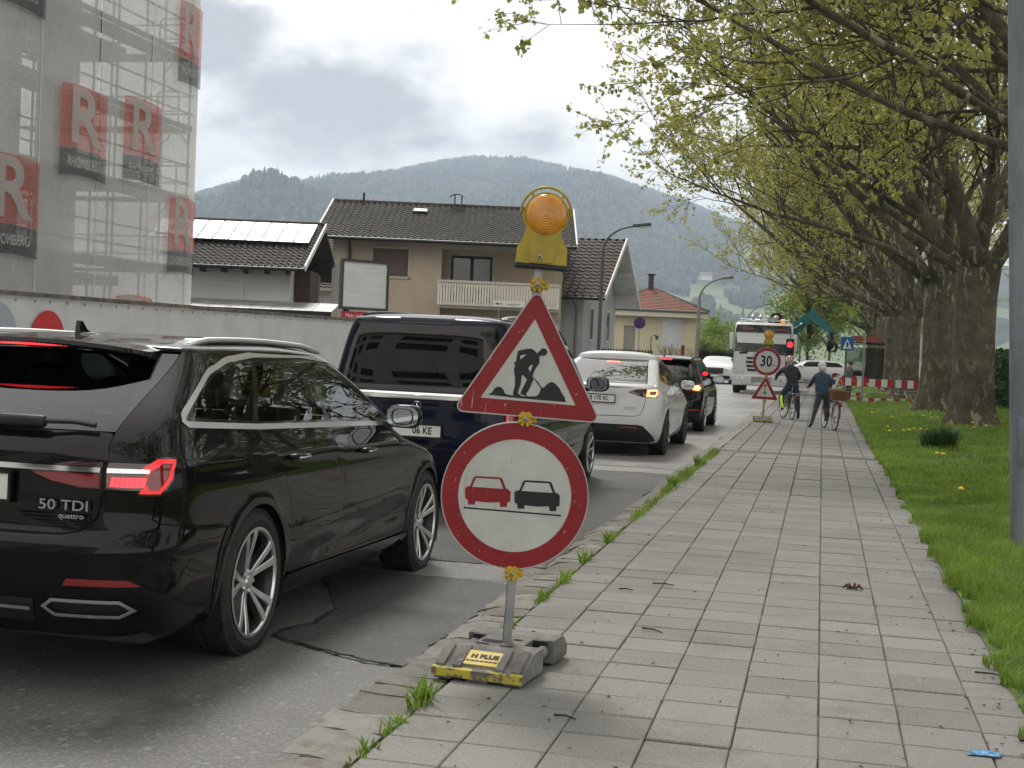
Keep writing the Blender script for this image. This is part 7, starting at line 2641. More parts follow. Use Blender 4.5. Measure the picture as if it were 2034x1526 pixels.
U_.both('reflector', [U_.flat([('r', 0.55, 0.455), ('r', 0.84, 0.455), ('r', 0.84, 0.49), ('r', 0.55, 0.49)])], LRED, T, off=0.006, grid=0.06)
MB().rbox(-0.60, 0.60, 0.36, 0.62, 1.47, 1.505, 0.012, 2).build('roof_spoiler', PD, T, smooth=40)
MB().box(-0.22, 0.22, 0.352, 0.362, 1.478, 1.496).build('high_brake_lamp', LITR, T)
MB().prism([(0, 0), (0.16, 0), (0.03, 0.06), (0.0, 0.06)], -0.012, 0.012, Matrix.Translation((0, 0.8, 1.53)) @ Matrix(((0, 0, 1, 0), (1, 0, 0, 0), (0, 1, 0, 0), (0, 0, 0, 1)))).build('roof_aerial', GLOSSB, T)
for s_ in (1, -1):
    mirror(T, 0.98, 2.72, 1.07, s_, PD, sc_=1.1)
    MB().tube([(s_ * 0.60, yy, 1.50 + 0.06 * math.sin(PI * (yy - 0.5) / 2.1)) for yy in np.linspace(0.6, 2.5, 8)], 0.016, 6).build('roof_rail', PLAST, T)
car_seats(T, [(-0.36, 1.9, 0.55), (0.36, 1.9, 0.55), (-0.40, 1.0, 0.52), (0.40, 1.0, 0.52)], 0.62)

# ------------------------------------------------------------------ oncoming white car, seen from the front
T = thing('oncoming_car', 'white oncoming estate car with dark grille, left of the white truck', 'car', (-5.55, 77.5, road_z(70)), R(180))
O_ = Body(yr=[(0.2, 0.2), (0.5, 0.0), (0.9, 0.06), (1.0, 0.12), (1.36, 0.55), (1.46, 0.7)], yf=[(0.2, 4.6), (0.45, 4.74), (0.75, 4.72), (0.92, 4.60), (0.98, 4.2), (1.04, 3.5), (1.36, 2.75), (1.46, 2.5)],
          w=[(0.2, 0.84), (0.35, 0.92), (0.7, 0.945), (0.95, 0.92), (1.04, 0.88), (1.2, 0.82), (1.46, 0.66)], zs=1.38, crown=[(0.4, 1.42), (1.8, 1.475), (2.8, 1.42)], spine=(0.9, 2.4), Cr=0.4, nr=3.6, Cf=0.55, nf=3.2, belt=1.05)
std_car(T, O_, PW, dict(
    z0=0.22, wr=0.95, wf=3.85, wz=0.35, ar=0.38, belt=1.04, grid=0.10, track=0.83, rt=0.35, rr=0.24, tw=0.235,
    dlo=[(0.5, 1.10), (3.2, 1.05), (2.7, 1.33), (1.5, 1.35), (0.8, 1.32)], panes=[('side_window', [(0.56, 1.12), (3.1, 1.07), (2.65, 1.31), (1.5, 1.33), (0.84, 1.30)])],
    glass=GLASS_D, rgm=GLASS_D, rglass=[(-0.02, 1.06), (0.68, 1.06), (0.60, 1.35), (-0.02, 1.35)], ws=[('s', 3.42, 1.06), ('f', 0.0, 1.06), ('f', 0.0, 1.375), ('s', 2.72, 1.375)], wsm=m_glass('screen_glass', (0.10, 0.12, 0.13), 1.9),
    lamp=[(0.55, 0.85), ('s', 0.2, 0.85), ('s', 0.3, 1.0), (0.6, 1.0)], lampm=LRED, style=dict(n=5, wi=0.02, wo=0.03), seams=[]))
O_.panel('grille', [O_.flat([('f', 0.42, 0.56), ('f', 0.36, 0.52), ('f', -0.36, 0.52), ('f', -0.42, 0.56), ('f', -0.46, 0.86), ('f', 0.46, 0.86)]) if False else [(p[0], p[1]) for p in O_.flat([('f', 0.46, 0.86), ('f', 0.46, 0.55), ('f', 0.0, 0.52), ('f', 0.0, 0.86)])]], PLAST, T, off=0.006, grid=0.08)
O_.panel('grille', [O_.flat([('f', 0.46, 0.86), ('f', 0.46, 0.55), ('f', 0.0, 0.52), ('f', 0.0, 0.86)])], PLAST, T, off=0.006, grid=0.08, flip=True)
O_.both('headlamp', [O_.flat([('f', 0.52, 0.72), ('f', 0.52, 0.86), ('f', 0.80, 0.88), ('f', 0.84, 0.78)])], CLEAR, T, off=0.006, grid=0.06)
O_.both('lower_intake', [O_.flat([('f', 0.0, 0.26), ('f', 0.0, 0.47), ('f', 0.80, 0.45), ('f', 0.78, 0.28)])], PLAST, T, off=0.006, grid=0.08)
number_plate(T, '', 0, 4.765, 0.44, front=True)
for s_ in (1, -1):
    mirror(T, 0.98, 2.9, 1.08, s_, PW)
# ------------------------------------------------------------------ roadworks signs
def m_sign(name, col, scr=0.5, sc_col=(0.62, 0.60, 0.57)):
    """painted sheet with scratches, chips and road film"""
    t = NT(name)
    g = t.coord('Object')
    c = t.mix(t.ramp(t.noise(7, 5, 0.6, g), 0.3, 0.75), col, tuple(x * 0.82 for x in col))
    sc1 = t.noise(55, 2, 0.5, t.coord('Object', (1, 1, 0.12), (0, 0.6, 0)))
    sc2 = t.noise(60, 2, 0.5, t.coord('Object', (1, 1, 0.10), (0, -0.9, 0)))
    gate = t.ramp(t.noise(5, 3, 0.6, g), 0.52, 0.62)
    m1 = t.math('MULTIPLY', t.math('MAXIMUM', t.ramp(sc1, 0.68, 0.71), t.ramp(sc2, 0.68, 0.71)), gate)
    chips = t.math('MULTIPLY', t.ramp(t.noise(34, 3, 0.6, g), 0.68, 0.70), 0.9)
    c = t.mix(t.math('MULTIPLY', t.math('MAXIMUM', m1, chips), scr), c, sc_col)
    t.set(col=c, rough=0.42, spec=0.4)
    return t.m


SRED = m_sign('sign_red', (0.27, 0.010, 0.017), 0.6)
SWHITE = m_sign('sign_white_sheet', (0.56, 0.58, 0.56), 0.5, (0.30, 0.31, 0.30))
SBLACK = m_sign('sign_black_film', (0.012, 0.013, 0.017), 0.35, (0.16, 0.16, 0.17))
SRIM = mat('sign_rim_grey', (0.42, 0.41, 0.40), 0.5, 0.3)
YEL = mat('clamp_yellow', (0.55, 0.36, 0.03), 0.55, var=0.2, vs=12, dirt=0.4, dirtcol=(0.12, 0.09, 0.03), ds=9)
LYEL = mat('lamp_yellow', (0.40, 0.305, 0.03), 0.5, var=0.12, vs=9, dirt=0.35, dirtcol=(0.22, 0.18, 0.04), ds=6)
t = NT('amber_lens')
g_ = t.coord('Object')
wv = t.n('ShaderNodeTexWave', wave_type='RINGS', rings_direction='Y')
wv.inputs['Scale'].default_value = 26
t.l(t.coord('Object', None, None, (-0.012, 0, -2.118)), wv.inputs['Vector'])
t.set(col=t.mix(t.ramp(t.noise(9, 3, 0.6, g_), 0.3, 0.7), (0.56, 0.20, 0.008), (0.76, 0.33, 0.02)), rough=0.14, spec=0.6, coat=0.6)
t.bump(wv.outputs['Fac'], 0.35, 0.004)
AMBER = t.m
WORKER = [(0.034, 1.487), (0.024, 1.477), (0.011, 1.489), (-0.002, 1.496), (-0.023, 1.494), (-0.064, 1.481), (-0.068, 1.46), (-0.07, 1.431), (-0.076, 1.425), (-0.079, 1.429), (-0.077, 1.418), (-0.072, 1.412), (-0.076, 1.392), (-0.071, 1.369), (-0.068, 1.36), (-0.065, 1.32), (-0.07, 1.293), (-0.071, 1.275), (-0.051, 1.271), (-0.03, 1.272), (-0.043, 1.28), (-0.049, 1.287), (-0.038, 1.328), (-0.037, 1.37), (-0.033, 1.371), (-0.012, 1.352), (-0.018, 1.335), (-0.035, 1.293), (-0.035, 1.279), (-0.022, 1.279), (-0.007, 1.273), (-0.004, 1.277), (-0.011, 1.284), (-0.0, 1.301), (0.019, 1.353), (0.013, 1.366), (0.016, 1.385), (0.022, 1.402), (0.039, 1.431), (0.039, 1.446), (0.034, 1.463), (0.045, 1.464), (0.047, 1.482)]
MOUND = [(-0.188, 1.266), (-0.169, 1.277), (-0.159, 1.297), (-0.142, 1.308), (-0.127, 1.305), (-0.114, 1.292), (-0.109, 1.278), (-0.089, 1.273), (-0.051, 1.273), (-0.007, 1.273), (0.037, 1.277), (0.049, 1.288), (0.057, 1.318), (0.071, 1.322), (0.085, 1.34), (0.104, 1.351), (0.12, 1.344), (0.142, 1.325), (0.154, 1.303), (0.169, 1.286), (0.178, 1.262), (0.068, 1.262), (-0.05, 1.262)]
REDCAR = [(-0.211, 0.883), (-0.095, 0.886), (-0.086, 0.88), (-0.066, 0.837), (-0.051, 0.832), (-0.043, 0.822), (-0.041, 0.777), (-0.055, 0.77), (-0.054, 0.751), (-0.085, 0.748), (-0.089, 0.77), (-0.143, 0.764), (-0.204, 0.766), (-0.202, 0.75), (-0.234, 0.747), (-0.239, 0.769), (-0.252, 0.776), (-0.256, 0.821), (-0.249, 0.83), (-0.233, 0.835), (-0.221, 0.874)]
REDWIN = [(-0.209, 0.874), (-0.099, 0.877), (-0.078, 0.834), (-0.223, 0.832)]
BLKCAR = [(x + 0.231, z) for x, z in REDCAR]
BLKWIN = [(x + 0.231, z) for x, z in REDWIN]
XZ = UPRIGHT                                     # outlines given as (x, z), front towards -y


def plate(poly, y0, y1):
    """outline in x-z made solid between depths y0 (front) and y1"""
    return MB().prism(poly, -y1, -y0, XZ)


def circ(cx, cz, r, n=56):
    return [(cx + r * math.cos(2 * PI * k / n), cz + r * math.sin(2 * PI * k / n)) for k in range(n)]


def ringplate(cx, cz, r0, r1, y0, y1, n=56):
    b = MB()
    for r, y in ((r0, y0), (r1, y0), (r1, y1), (r0, y1)):
        for k in range(n):
            a = 2 * PI * k / n
            b.v.append((cx + r * math.cos(a), y, cz + r * math.sin(a)))
    for i in range(4):
        for k in range(n):
            b.f.append((i * n + k, i * n + (k + 1) % n, ((i + 1) % 4) * n + (k + 1) % n, ((i + 1) % 4) * n + k))
    return b


def tri_ring(outer, inner, y0, y1):
    b = MB()
    n = len(outer)
    for P, y in ((inner, y0), (outer, y0), (outer, y1), (inner, y1)):
        b.v += [(p[0], y, p[1]) for p in P]
    for i in range(4):
        for k in range(n):
            b.f.append((i * n + k, i * n + (k + 1) % n, ((i + 1) % 4) * n + (k + 1) % n, ((i + 1) % 4) * n + k))
    return b


def triangle_sign(parent, cx, zb, side, inner=0.635, seg=6):
    h = side * math.sqrt(3) / 2
    c = (cx, zb + h / 3)
    o = rounded([(cx - side / 2, zb), (cx + side / 2, zb), (cx, zb + h)], 0.030 * side / 0.7, seg)
    i_ = rounded([(c[0] + (p[0] - c[0]) * inner, c[1] + (p[1] - c[1]) * inner) for p in [(cx - side / 2, zb), (cx + side / 2, zb), (cx, zb + h)]], 0.002, seg)
    s = plate(offset_loop(o, -0.004), -0.032, -0.012).build('triangle_sign', SWHITE, parent)
    tri_ring(offset_loop(o, -0.005), i_, -0.034, -0.0325).build('red_border', SRED, s)
    tri_ring(o, offset_loop(o, -0.006), -0.036, -0.008).build('rim', SRIM, s)
    return s


def round_sign(parent, cx, cz, r, ri):
    s = plate(circ(cx, cz, r - 0.003), -0.030, -0.012).build('round_sign', SWHITE, parent)
    ringplate(cx, cz, ri, r - 0.005, -0.032, -0.0303).build('red_border', SRED, s)
    ringplate(cx, cz, r - 0.005, r, -0.034, -0.006).build('rim', SRIM, s, smooth=40)
    return s


def clamp(parent, cx, cz):
    b = MB()
    b.cbox(cx - 0.030, cx + 0.030, -0.046, 0.03, cz - 0.030, cz + 0.030, 0.008)
    for s_ in (-1, 1):
        b.cbox(cx + s_ * 0.012 - 0.006, cx + s_ * 0.012 + 0.006, -0.053, -0.040, cz - 0.034, cz + 0.034, 0.002)
        b.cbox(cx - 0.034, cx + 0.034, -0.053, -0.040, cz + s_ * 0.012 - 0.005, cz + s_ * 0.012 + 0.005, 0.002)
    b.cbox(cx + 0.028, cx + 0.055, -0.025, 0.015, cz - 0.018, cz + 0.018, 0.005)
    o = b.build('clamp', YEL, parent)
    MB().lathe([(0.012, 0.0), (0.012, 0.010), (0.004, 0.012)], 8, Matrix.Translation((cx, -0.050, cz)) @ UPRIGHT).build('bolt', GALV, o)


def warning_lamp(parent, cx, z, s=1.0):
    """amber flashing lamp on a yellow battery case"""
    M_ = Matrix.Translation((cx, 0, z)) @ Matrix.Scale(s, 4)
    sh = [(-0.112, 0.020), (0.124, 0.020), (0.122, 0.098), (0.100, 0.135), (0.088, 0.158), (0.086, 0.178), (0.100, 0.200), (-0.074, 0.200), (-0.078, 0.176), (-0.086, 0.140), (-0.108, 0.098)]
    case = MB().prism(sh, -0.055, 0.055, M_ @ XZ)
    lp = case.build('lamp_case', LYEL, parent, smooth=30)
    b = MB().prism([(-0.045, 0.028), (0.055, 0.028), (0.075, 0.100), (0.060, 0.125), (0.05, 0.15), (-0.04, 0.15), (-0.05, 0.125), (-0.062, 0.10)], 0.055, 0.063, M_ @ XZ)
    b.build('case_front', LYEL, lp)
    b = MB().cbox(-0.116, 0.128, -0.062, 0.062, 0.0, 0.022, 0.006, M_)
    b.build('lamp_foot', PLAST, lp)
    L_ = M_ @ Matrix.Translation((0.012, 0, 0.250)) @ UPRIGHT
    MB().lathe([(0.001, 0.078), (0.035, 0.076), (0.075, 0.068), (0.094, 0.055), (0.098, 0.042), (0.098, -0.042), (0.094, -0.055), (0.075, -0.068), (0.001, -0.078)], 40, L_).build('lens', AMBER, lp, smooth=40)
    rg = MB().lathe([(0.097, 0.047), (0.106, 0.044), (0.107, -0.044), (0.097, -0.047)], 40, L_, True)
    rg.build('lens_ring', LYEL, lp, smooth=40)
    pts = [M_ @ Vector((0.012 + 0.117 * math.cos(a), 0, 0.262 + 0.120 * math.sin(a))) for a in np.linspace(R(-8), R(188), 22)]
    b = MB().tube(pts, 0.0065 * s, 6)
    for a in (R(50), R(128)):
        b.tube([M_ @ Vector((0.012 + 0.100 * math.cos(a), 0, 0.250 + 0.100 * math.sin(a))), M_ @ Vector((0.012 + 0.118 * math.cos(a), 0, 0.262 + 0.120 * math.sin(a)))], 0.006 * s, 6)
    b.build('lamp_handle', LYEL, lp, smooth=True)
    for a in (0.12, PI / 2, PI - 0.1, PI * 1.35, PI * 1.65):
        MB().lathe([(0.006 * s, 0.0), (0.006 * s, 0.006 * s)], 6, M_ @ Matrix.Translation((0.012 + 0.096 * math.cos(a), -0.045, 0.250 + 0.096 * math.sin(a))) @ UPRIGHT).build('lens_screw', mat('screw_dark', (0.10, 0.02, 0.01), 0.5), lp)
    MB().lathe([(0.013 * s, 0.0), (0.013 * s, 0.010 * s), (0.007 * s, 0.011 * s)], 14, M_ @ Matrix.Translation((-0.003, -0.064, 0.052)) @ UPRIGHT).build('lock', GALV, lp)
    return lp


def foot_mat():
    t = NT('recycled_rubber_foot')
    g = t.coord('Object')
    c = t.mix(t.ramp(t.noise(6, 6, 0.65, g), 0.3, 0.7), (0.105, 0.10, 0.094), (0.22, 0.212, 0.20))
    nz = t.n('ShaderNodeNewGeometry').outputs['Normal']
    c = t.mix(t.math('MULTIPLY', t.ramp(t.noise(22, 5, 0.7, g), 0.5, 0.7), 0.5), c, (0.30, 0.29, 0.27))
    t.set(col=c, rough=0.85, spec=0.3)
    t.bump(t.noise(90, 3, 0.6, g), 0.4, 0.004)
    return t.m


FOOT = foot_mat()
t = NT('worn_yellow_edge')
g_ = t.coord('Object')
wear = t.ramp(t.noise(24, 6, 0.7, g_), 0.44, 0.54)
t.set(col=t.mix(wear, (0.12, 0.115, 0.10), (0.50, 0.42, 0.05)), rough=0.7)
YEDGE = t.m


def foot(parent, w=0.43, label=True):
    """recycled foot plate: two sloping ends, a slotted top, a waist with carrying bars"""
    h = w / 2
    YZ = Matrix(((0, 0, 1, 0), (1, 0, 0, 0), (0, 1, 0, 0), (0, 0, 0, 1)))      # outline (y, z) extruded along x
    ft = MB()
    ft.prism([(-0.355, 0.012), (-0.05, 0.012), (-0.05, 0.118), (-0.185, 0.118), (-0.335, 0.052), (-0.355, 0.048)], -h, h, YZ)
    ft.prism([(0.115, 0.012), (0.335, 0.012), (0.345, 0.06), (0.27, 0.118), (0.115, 0.118)], -h, h, YZ)
    ft.prism([(-0.05, 0.010), (0.115, 0.010), (0.115, 0.117), (-0.05, 0.117)], -0.115, 0.115, YZ)
    o = ft.build('foot_plate', FOOT, parent)
    for s_ in (-1, 1):
        MB().tube([(s_ * (h - 0.045), -0.052, 0.070), (s_ * (h - 0.045), 0.117, 0.070)], 0.028, 10).build('carry_bar', FOOT, o, smooth=True)
        MB().box(s_ * (h - 0.09) - 0.06, s_ * (h - 0.09) + 0.06, 0.100, 0.1145, 0.085, 0.1165).build('slot_lip', PLAST, o)
        # raised ribs on the sloping face
        for x0 in (h - 0.035, h - 0.115):
            ft = MB().prism([(-0.338, 0.050), (-0.325, 0.056), (-0.185, 0.1185), (-0.185, 0.126), (-0.20, 0.126), (-0.338, 0.066)], s_ * x0 - 0.018, s_ * x0 + 0.018, YZ)
            ft.build('rib', FOOT, o)
        MB().box(s_ * (h - 0.05) - 0.04, s_ * (h - 0.05) + 0.04, -0.34, -0.26, 0.0, 0.012).build('stud', FOOT, o)
        MB().box(s_ * (h - 0.05) - 0.04, s_ * (h - 0.05) + 0.04, 0.24, 0.32, 0.0, 0.012).build('stud', FOOT, o)
    MB().box(-0.05, 0.05, -0.345, -0.27, 0.0, 0.012).build('stud', FOOT, o)
    ft = MB()
    ft.prism([(-0.3585, 0.014), (-0.3555, 0.012), (-0.3555, 0.048), (-0.336, 0.0525), (-0.336, 0.056), (-0.3585, 0.051)], -h + 0.002, h - 0.002, YZ)
    ft.build('yellow_edge', YEDGE, o)
    for (x0, y0, a, bb) in [(-0.045, -0.02, 0.05, 0.028), (0.05, -0.10, 0.032, 0.014), (-0.07, -0.09, 0.032, 0.014), (0.055, 0.06, 0.022, 0.014)]:
        MB().prism(rounded([(x0 - a, y0 - bb), (x0 + a, y0 - bb), (x0 + a, y0 + bb), (x0 - a, y0 + bb)], bb * 0.8), 0.1165, 0.1192).build('slot', mat('slot_black', (0.004, 0.004, 0.004), 0.9), o)
    if label:
        sl = math.atan2(0.118 - 0.052, 0.335 - 0.185)
        M_ = Matrix.Translation((0, -0.262, 0.0845)) @ Matrix.Rotation(sl, 4, 'X')
        lb = MB().prism(rounded([(-0.115, -0.052), (0.115, -0.052), (0.115, 0.052), (-0.115, 0.052)], 0.012), 0.0, 0.008, M_).build('label_plate', mat('label_yellow', (0.58, 0.43, 0.06), 0.55, dirt=0.3, dirtcol=(0.25, 0.18, 0.04), ds=14), o)
        words('maker', 'H PLUS', 0.036, mat('label_ink', (0.045, 0.04, 0.03), 0.7), lb, M_ @ Matrix.Translation((0.005, 0.010, 0.0092)), 0.0024, xscale=1.15, bold=0.002)
        b = MB()
        for k in range(9):
            b.box(-0.095 + k * 0.0215, -0.095 + k * 0.0215 + 0.017, -0.029, -0.020, 0.0082, 0.0094, M_)
        b.build('small_print', MATS['label_ink'], lb)
    return o


# the stand in the foreground
ST = thing('roadworks_sign', 'roadworks triangle and round no overtaking sign on one post with amber lamp, in the foreground', 'sign', (-1.395, 6.185, 0.004), R(-6))
foot(ST)
up = Matrix.Rotation(R(20), 4, 'Z') @ Matrix.Rotation(R(2.4), 4, 'Y')
RT = empty_part('sign_post', ST)
RT.matrix_local = Matrix.Translation((0.008, 0.015, 0)) @ up
MB().cbox(-0.021, 0.021, -0.021, 0.021, 0.02, 1.90, 0.004).build('post_tube', GALV, RT)
s = triangle_sign(RT, 0.002, 1.176, 0.70)
plate(WORKER, -0.0340, -0.0326).build('worker_symbol', SBLACK, s)
plate(circ(0.054, 1.485, 0.0175, 20), -0.0339, -0.0326).build('worker_head', SBLACK, s)
plate([(0.011, 1.367), (0.016, 1.365), (0.04, 1.345), (0.061, 1.319), (0.056, 1.317), (0.035, 1.341)][::-1], -0.0338, -0.0326).build('shovel', SBLACK, s)
plate(MOUND, -0.0337, -0.0326).build('mound_symbol', SBLACK, s)
plate([(-0.051, 1.441), (-0.023, 1.468), (-0.051, 1.46)], -0.0348, -0.0343).build('gap', SWHITE, s)
plate([(-0.009, 1.404), (0.0, 1.387), (0.01, 1.423), (-0.003, 1.416)], -0.0348, -0.0343).build('gap', SWHITE, s)
s = round_sign(RT, -0.022, 0.806, 0.345, 0.264)
plate(REDCAR, -0.0318, -0.0304).build('red_car_symbol', SRED, s)
plate(REDWIN, -0.0328, -0.0322).build('car_window', SWHITE, s)
plate(BLKCAR, -0.0318, -0.0304).build('black_car_symbol', SBLACK, s)
plate(BLKWIN, -0.0328, -0.0322).build('car_window', SWHITE, s)
plate([(-0.255, 0.728), (0.201, 0.728), (0.201, 0.735), (-0.255, 0.735)], -0.0318, -0.0304).build('base_line', SBLACK, s)
for (cx, cz) in ((-0.001, 1.793), (-0.004, 1.168), (-0.006, 0.444)):
    clamp(RT, cx, cz)
warning_lamp(RT, 0.0, 1.868)


def lift_parts(e):
    """hang the pieces of a helper frame directly on its thing"""
    th, m = e.parent, e.matrix_local.copy() if e.matrix_local != Matrix.Identity(4) else e.matrix_basis.copy()
    for o in list(e.children):
        mb = m @ o.matrix_basis
        o.parent = th
        o.matrix_basis = mb
    bpy.data.objects.remove(e)


bpy.context.view_layer.update()
lift_parts(RT)

# the second stand farther along
S2 = thing('speed_limit_sign', 'speed limit 30 disc above a traffic light warning triangle, farther along the kerb', 'sign', (-1.33, 33.2, walk_z(33.2) + 0.004), R(6))
foot(S2, 0.43, False)
R2 = empty_part('sign_post', S2, (0, 0, 0), (0, R(1.2), R(4)))
MB().cbox(-0.021, 0.021, -0.021, 0.021, 0.02, 1.84, 0.004).build('post_tube', GALV, R2)
s = round_sign(R2, 0, 1.44, 0.335, 0.262)
words('number', '30', 0.36, SBLACK, s, Matrix.Translation((-0.02, -0.0312, 1.44)) @ UPRIGHT, 0.0016, xscale=0.80, bold=0.008)
words('unit', 'km', 0.085, SBLACK, s, Matrix.Translation((0.185, -0.0312, 1.36)) @ UPRIGHT, 0.0016)
s = triangle_sign(R2, 0, 0.53, 0.66)
for k, c in enumerate(((0.40, 0.015, 0.02), (0.55, 0.36, 0.02), (0.02, 0.16, 0.10))):
    plate(circ(0, 0.865 - k * 0.085, 0.034, 20), -0.0338, -0.0326).build('light_symbol', mat('sym%d' % k, c, 0.5), s)
for cz in (1.10, 0.50, 1.79):
    clamp(R2, 0, cz)
warning_lamp(R2, 0, 1.83)
bpy.context.view_layer.update()
lift_parts(R2)
# ------------------------------------------------------------------ street lamps and posts
STEEL = mat('lamp_steel', (0.085, 0.088, 0.092), 0.5, 0.3, var=0.2, vs=3)
CPOST = mat('concrete_post', (0.21, 0.20, 0.185), 0.85, var=0.2, vs=5)


def street_lamp(p, rz, h, reach, rise, label, concrete=False):
    o = thing('street_lamp', label, 'street lamp', p, rz, 'curved street lamps across the road')
    zt = h - rise
    if concrete:
        MB().tube([(0, 0, 0), (0, 0, zt)], [0.15, 0.10], 10).build('post', CPOST, o, smooth=40)
    else:
        MB().tube([(0, 0, 0), (0, 0, zt)], [0.075, 0.06], 10).build('post', STEEL, o, smooth=40)
    pts = [(0, 0, zt - 0.3)] + [(reach * (1 - math.cos(a)), 0, zt + rise * math.sin(a)) for a in np.linspace(0, PI / 2 * 0.93, 10)]
    MB().tube(pts, [0.055] + [0.05 - 0.002 * k for k in range(10)], 8).build('arm', STEEL, o, smooth=True)
    e = Vector(pts[-1])
    hd = MB().rbox(-0.05, 0.62, -0.13, 0.13, -0.03, 0.09, 0.03, 2, Matrix.Translation(e) @ Matrix.Rotation(-0.12, 4, 'Y')).build('lamp_head', STEEL, o, smooth=40)
    MB().rbox(0.16, 0.58, -0.10, 0.10, -0.075, -0.025, 0.02, 2, Matrix.Translation(e) @ Matrix.Rotation(-0.12, 4, 'Y')).build('lens', mat('lamp_cover', (0.62, 0.64, 0.64), 0.25), hd, smooth=40)


street_lamp(site(3.12, 50, -0.1), YAW, 6.1, 1.25, 0.95, 'nearest curved street lamp, in front of the grey gabled house')
street_lamp(site(10.78, 80, -0.1), YAW, 5.95, 1.5, 1.35, 'curved street lamp on a concrete post beside the yellow house', True)
street_lamp(site(20.6, 120, -0.1), YAW, 6.0, 1.6, 1.5, 'curved street lamp rising behind the white truck cab')
street_lamp(site(33.0, 160, -0.1), YAW, 6.3, 1.8, 1.2, 'small far street lamp just right of the truck roof lights')
P = thing('steel_post', 'tall grey blue galvanised lamp post at the right edge of the picture', 'post', (1.685, 11.85, 0.0), rot=(0, R(-3.4), 0))
t = NT('galvanised_blue')
g_ = t.coord('Object')
t.set(col=t.mix(t.ramp(t.noise(4, 6, 0.65, t.coord('Object', (1, 1, 0.25))), 0.3, 0.7), (0.165, 0.185, 0.215), (0.27, 0.295, 0.33)), rough=0.55, metal=0.25)
t.bump(t.noise(60, 3, 0.6, g_), 0.2, 0.003)
MB().tube([(0, 0, -0.1), (0, 0, 0.5), (0, 0, 9.0)], [0.098, 0.096, 0.062], 24).build('shaft', t.m, P, smooth=40)
MB().rbox(-0.04, 0.04, -0.107, -0.08, 0.7, 1.1, 0.01, 2).build('service_door', t.m, P, smooth=40)
MB().tube([(0, 0, 8.9), (-0.3, 0, 9.4), (-1.2, 0, 9.6)], 0.05, 8).build('arm', t.m, P, smooth=True)

# ------------------------------------------------------------------ small things across the road
o = thing('no_parking_sign', 'round dark blue no parking sign in front of the yellow house', 'sign', site(6.42, 70, -0.1), YAW)
MB().tube([(0, 0.03, 0), (0, 0.03, 3.05)], 0.03, 8).build('post', GALV, o)
d = plate(circ(0, 2.95, 0.30, 32), -0.02, 0.0).build('disc', mat('disc_blue', (0.035, 0.022, 0.105), 0.5, var=0.2, vs=6), o)
ringplate(0, 2.95, 0.255, 0.30, -0.024, -0.0205, 32).build('border', mat('disc_border', (0.10, 0.018, 0.06), 0.5), d)
o = thing('red_bollard', 'slim dark red post in front of the yellow house', 'post', site(8.95, 72, -0.1), YAW)
MB().cbox(-0.09, 0.09, -0.09, 0.09, 0, 1.86, 0.02).build('shaft', mat('bollard_red', (0.20, 0.012, 0.02), 0.5), o)
MB().cbox(-0.10, 0.10, -0.10, 0.10, 1.86, 1.90, 0.01).build('cap', mat('bollard_cap', (0.12, 0.01, 0.015), 0.5), o)
o = thing('picket_fence', 'low dark brown picket fence left of the yellow house', 'fence', site(4.75, 62, -0.1), YAW)
for k in range(24):
    x0 = -1.55 + k * 0.132
    MB().prism([(x0, 0.1), (x0 + 0.10, 0.1), (x0 + 0.10, 1.52), (x0 + 0.05, 1.60), (x0, 1.52)], -0.012, 0.012, XZ).build('picket', mat('fence_brown', (0.045, 0.022, 0.018), 0.75, var=0.3, vs=6), o)
for z in (0.45, 1.2):
    MB().box(-1.6, 1.62, 0.014, 0.05, z, z + 0.09).build('rail', MATS['fence_brown'], o)
o = thing('gate_lamp', 'small lantern on a thin pole beside the no parking sign', 'lantern', site(7.15, 71, -0.1), YAW)
MB().tube([(0, 0, 0), (0, 0, 2.3), (0.25, 0, 2.38)], 0.03, 6).build('pole', STEEL, o)
MB().lathe([(0.02, 0.12), (0.10, 0.06), (0.08, -0.12), (0.03, -0.16)], 8, Matrix.Translation((0.3, 0, 2.28))).build('lantern_head', STEEL, o)

# ------------------------------------------------------------------ portable traffic light
o = thing('traffic_light', 'black portable traffic light showing red beside the truck', 'traffic light', (-1.08, 46.5, walk_z(46) + 0.0))
MB().rbox(-0.135, 0.135, -0.10, 0.10, 1.15, 2.18, 0.03, 2).build('housing', PLAST, o, smooth=40)
for k, m in enumerate((NT('signal_red').set(col=(0.9, 0.02, 0.02), emit=(1, 0.03, 0.04), estr=1.3).m, mat('signal_off', (0.02, 0.018, 0.012), 0.3), mat('signal_off2', (0.010, 0.018, 0.014), 0.3))):
    z = 1.98 - k * 0.32
    s = MB().lathe([(0.002, 0.02), (0.07, 0.015), (0.10, 0.0)], 20, Matrix.Translation((0, -0.105, z)) @ UPRIGHT).build('lens', m, o, smooth=True)
    b = MB()
    for i in range(13):
        a0 = R(-20 + 220 * i / 12)
        for (rr, dy) in ((0.118, 0.0), (0.118, -0.13)):
            b.v.append((rr * math.cos(a0), -0.10 + dy * (0.55 + 0.45 * math.sin(max(0, a0))), z + rr * math.sin(a0)))
    for i in range(12):
        b.f.append((2 * i, 2 * i + 1, 2 * i + 3, 2 * i + 2))
    b.build('visor', PLAST, o)
MB().tube([(0, 0, 0.3), (0, 0, 1.2)], 0.035, 8).build('pole', GALV, o)
MB().cbox(-0.28, 0.28, -0.22, 0.22, 0.0, 0.38, 0.03).build('battery_box', mat('battery_grey', (0.07, 0.075, 0.07), 0.6), o)

# ------------------------------------------------------------------ barriers
BRED, BWHT = mat('barrier_red', (0.42, 0.02, 0.025), 0.5, dirt=0.2), mat('barrier_white', (0.70, 0.70, 0.68), 0.5, dirt=0.2)


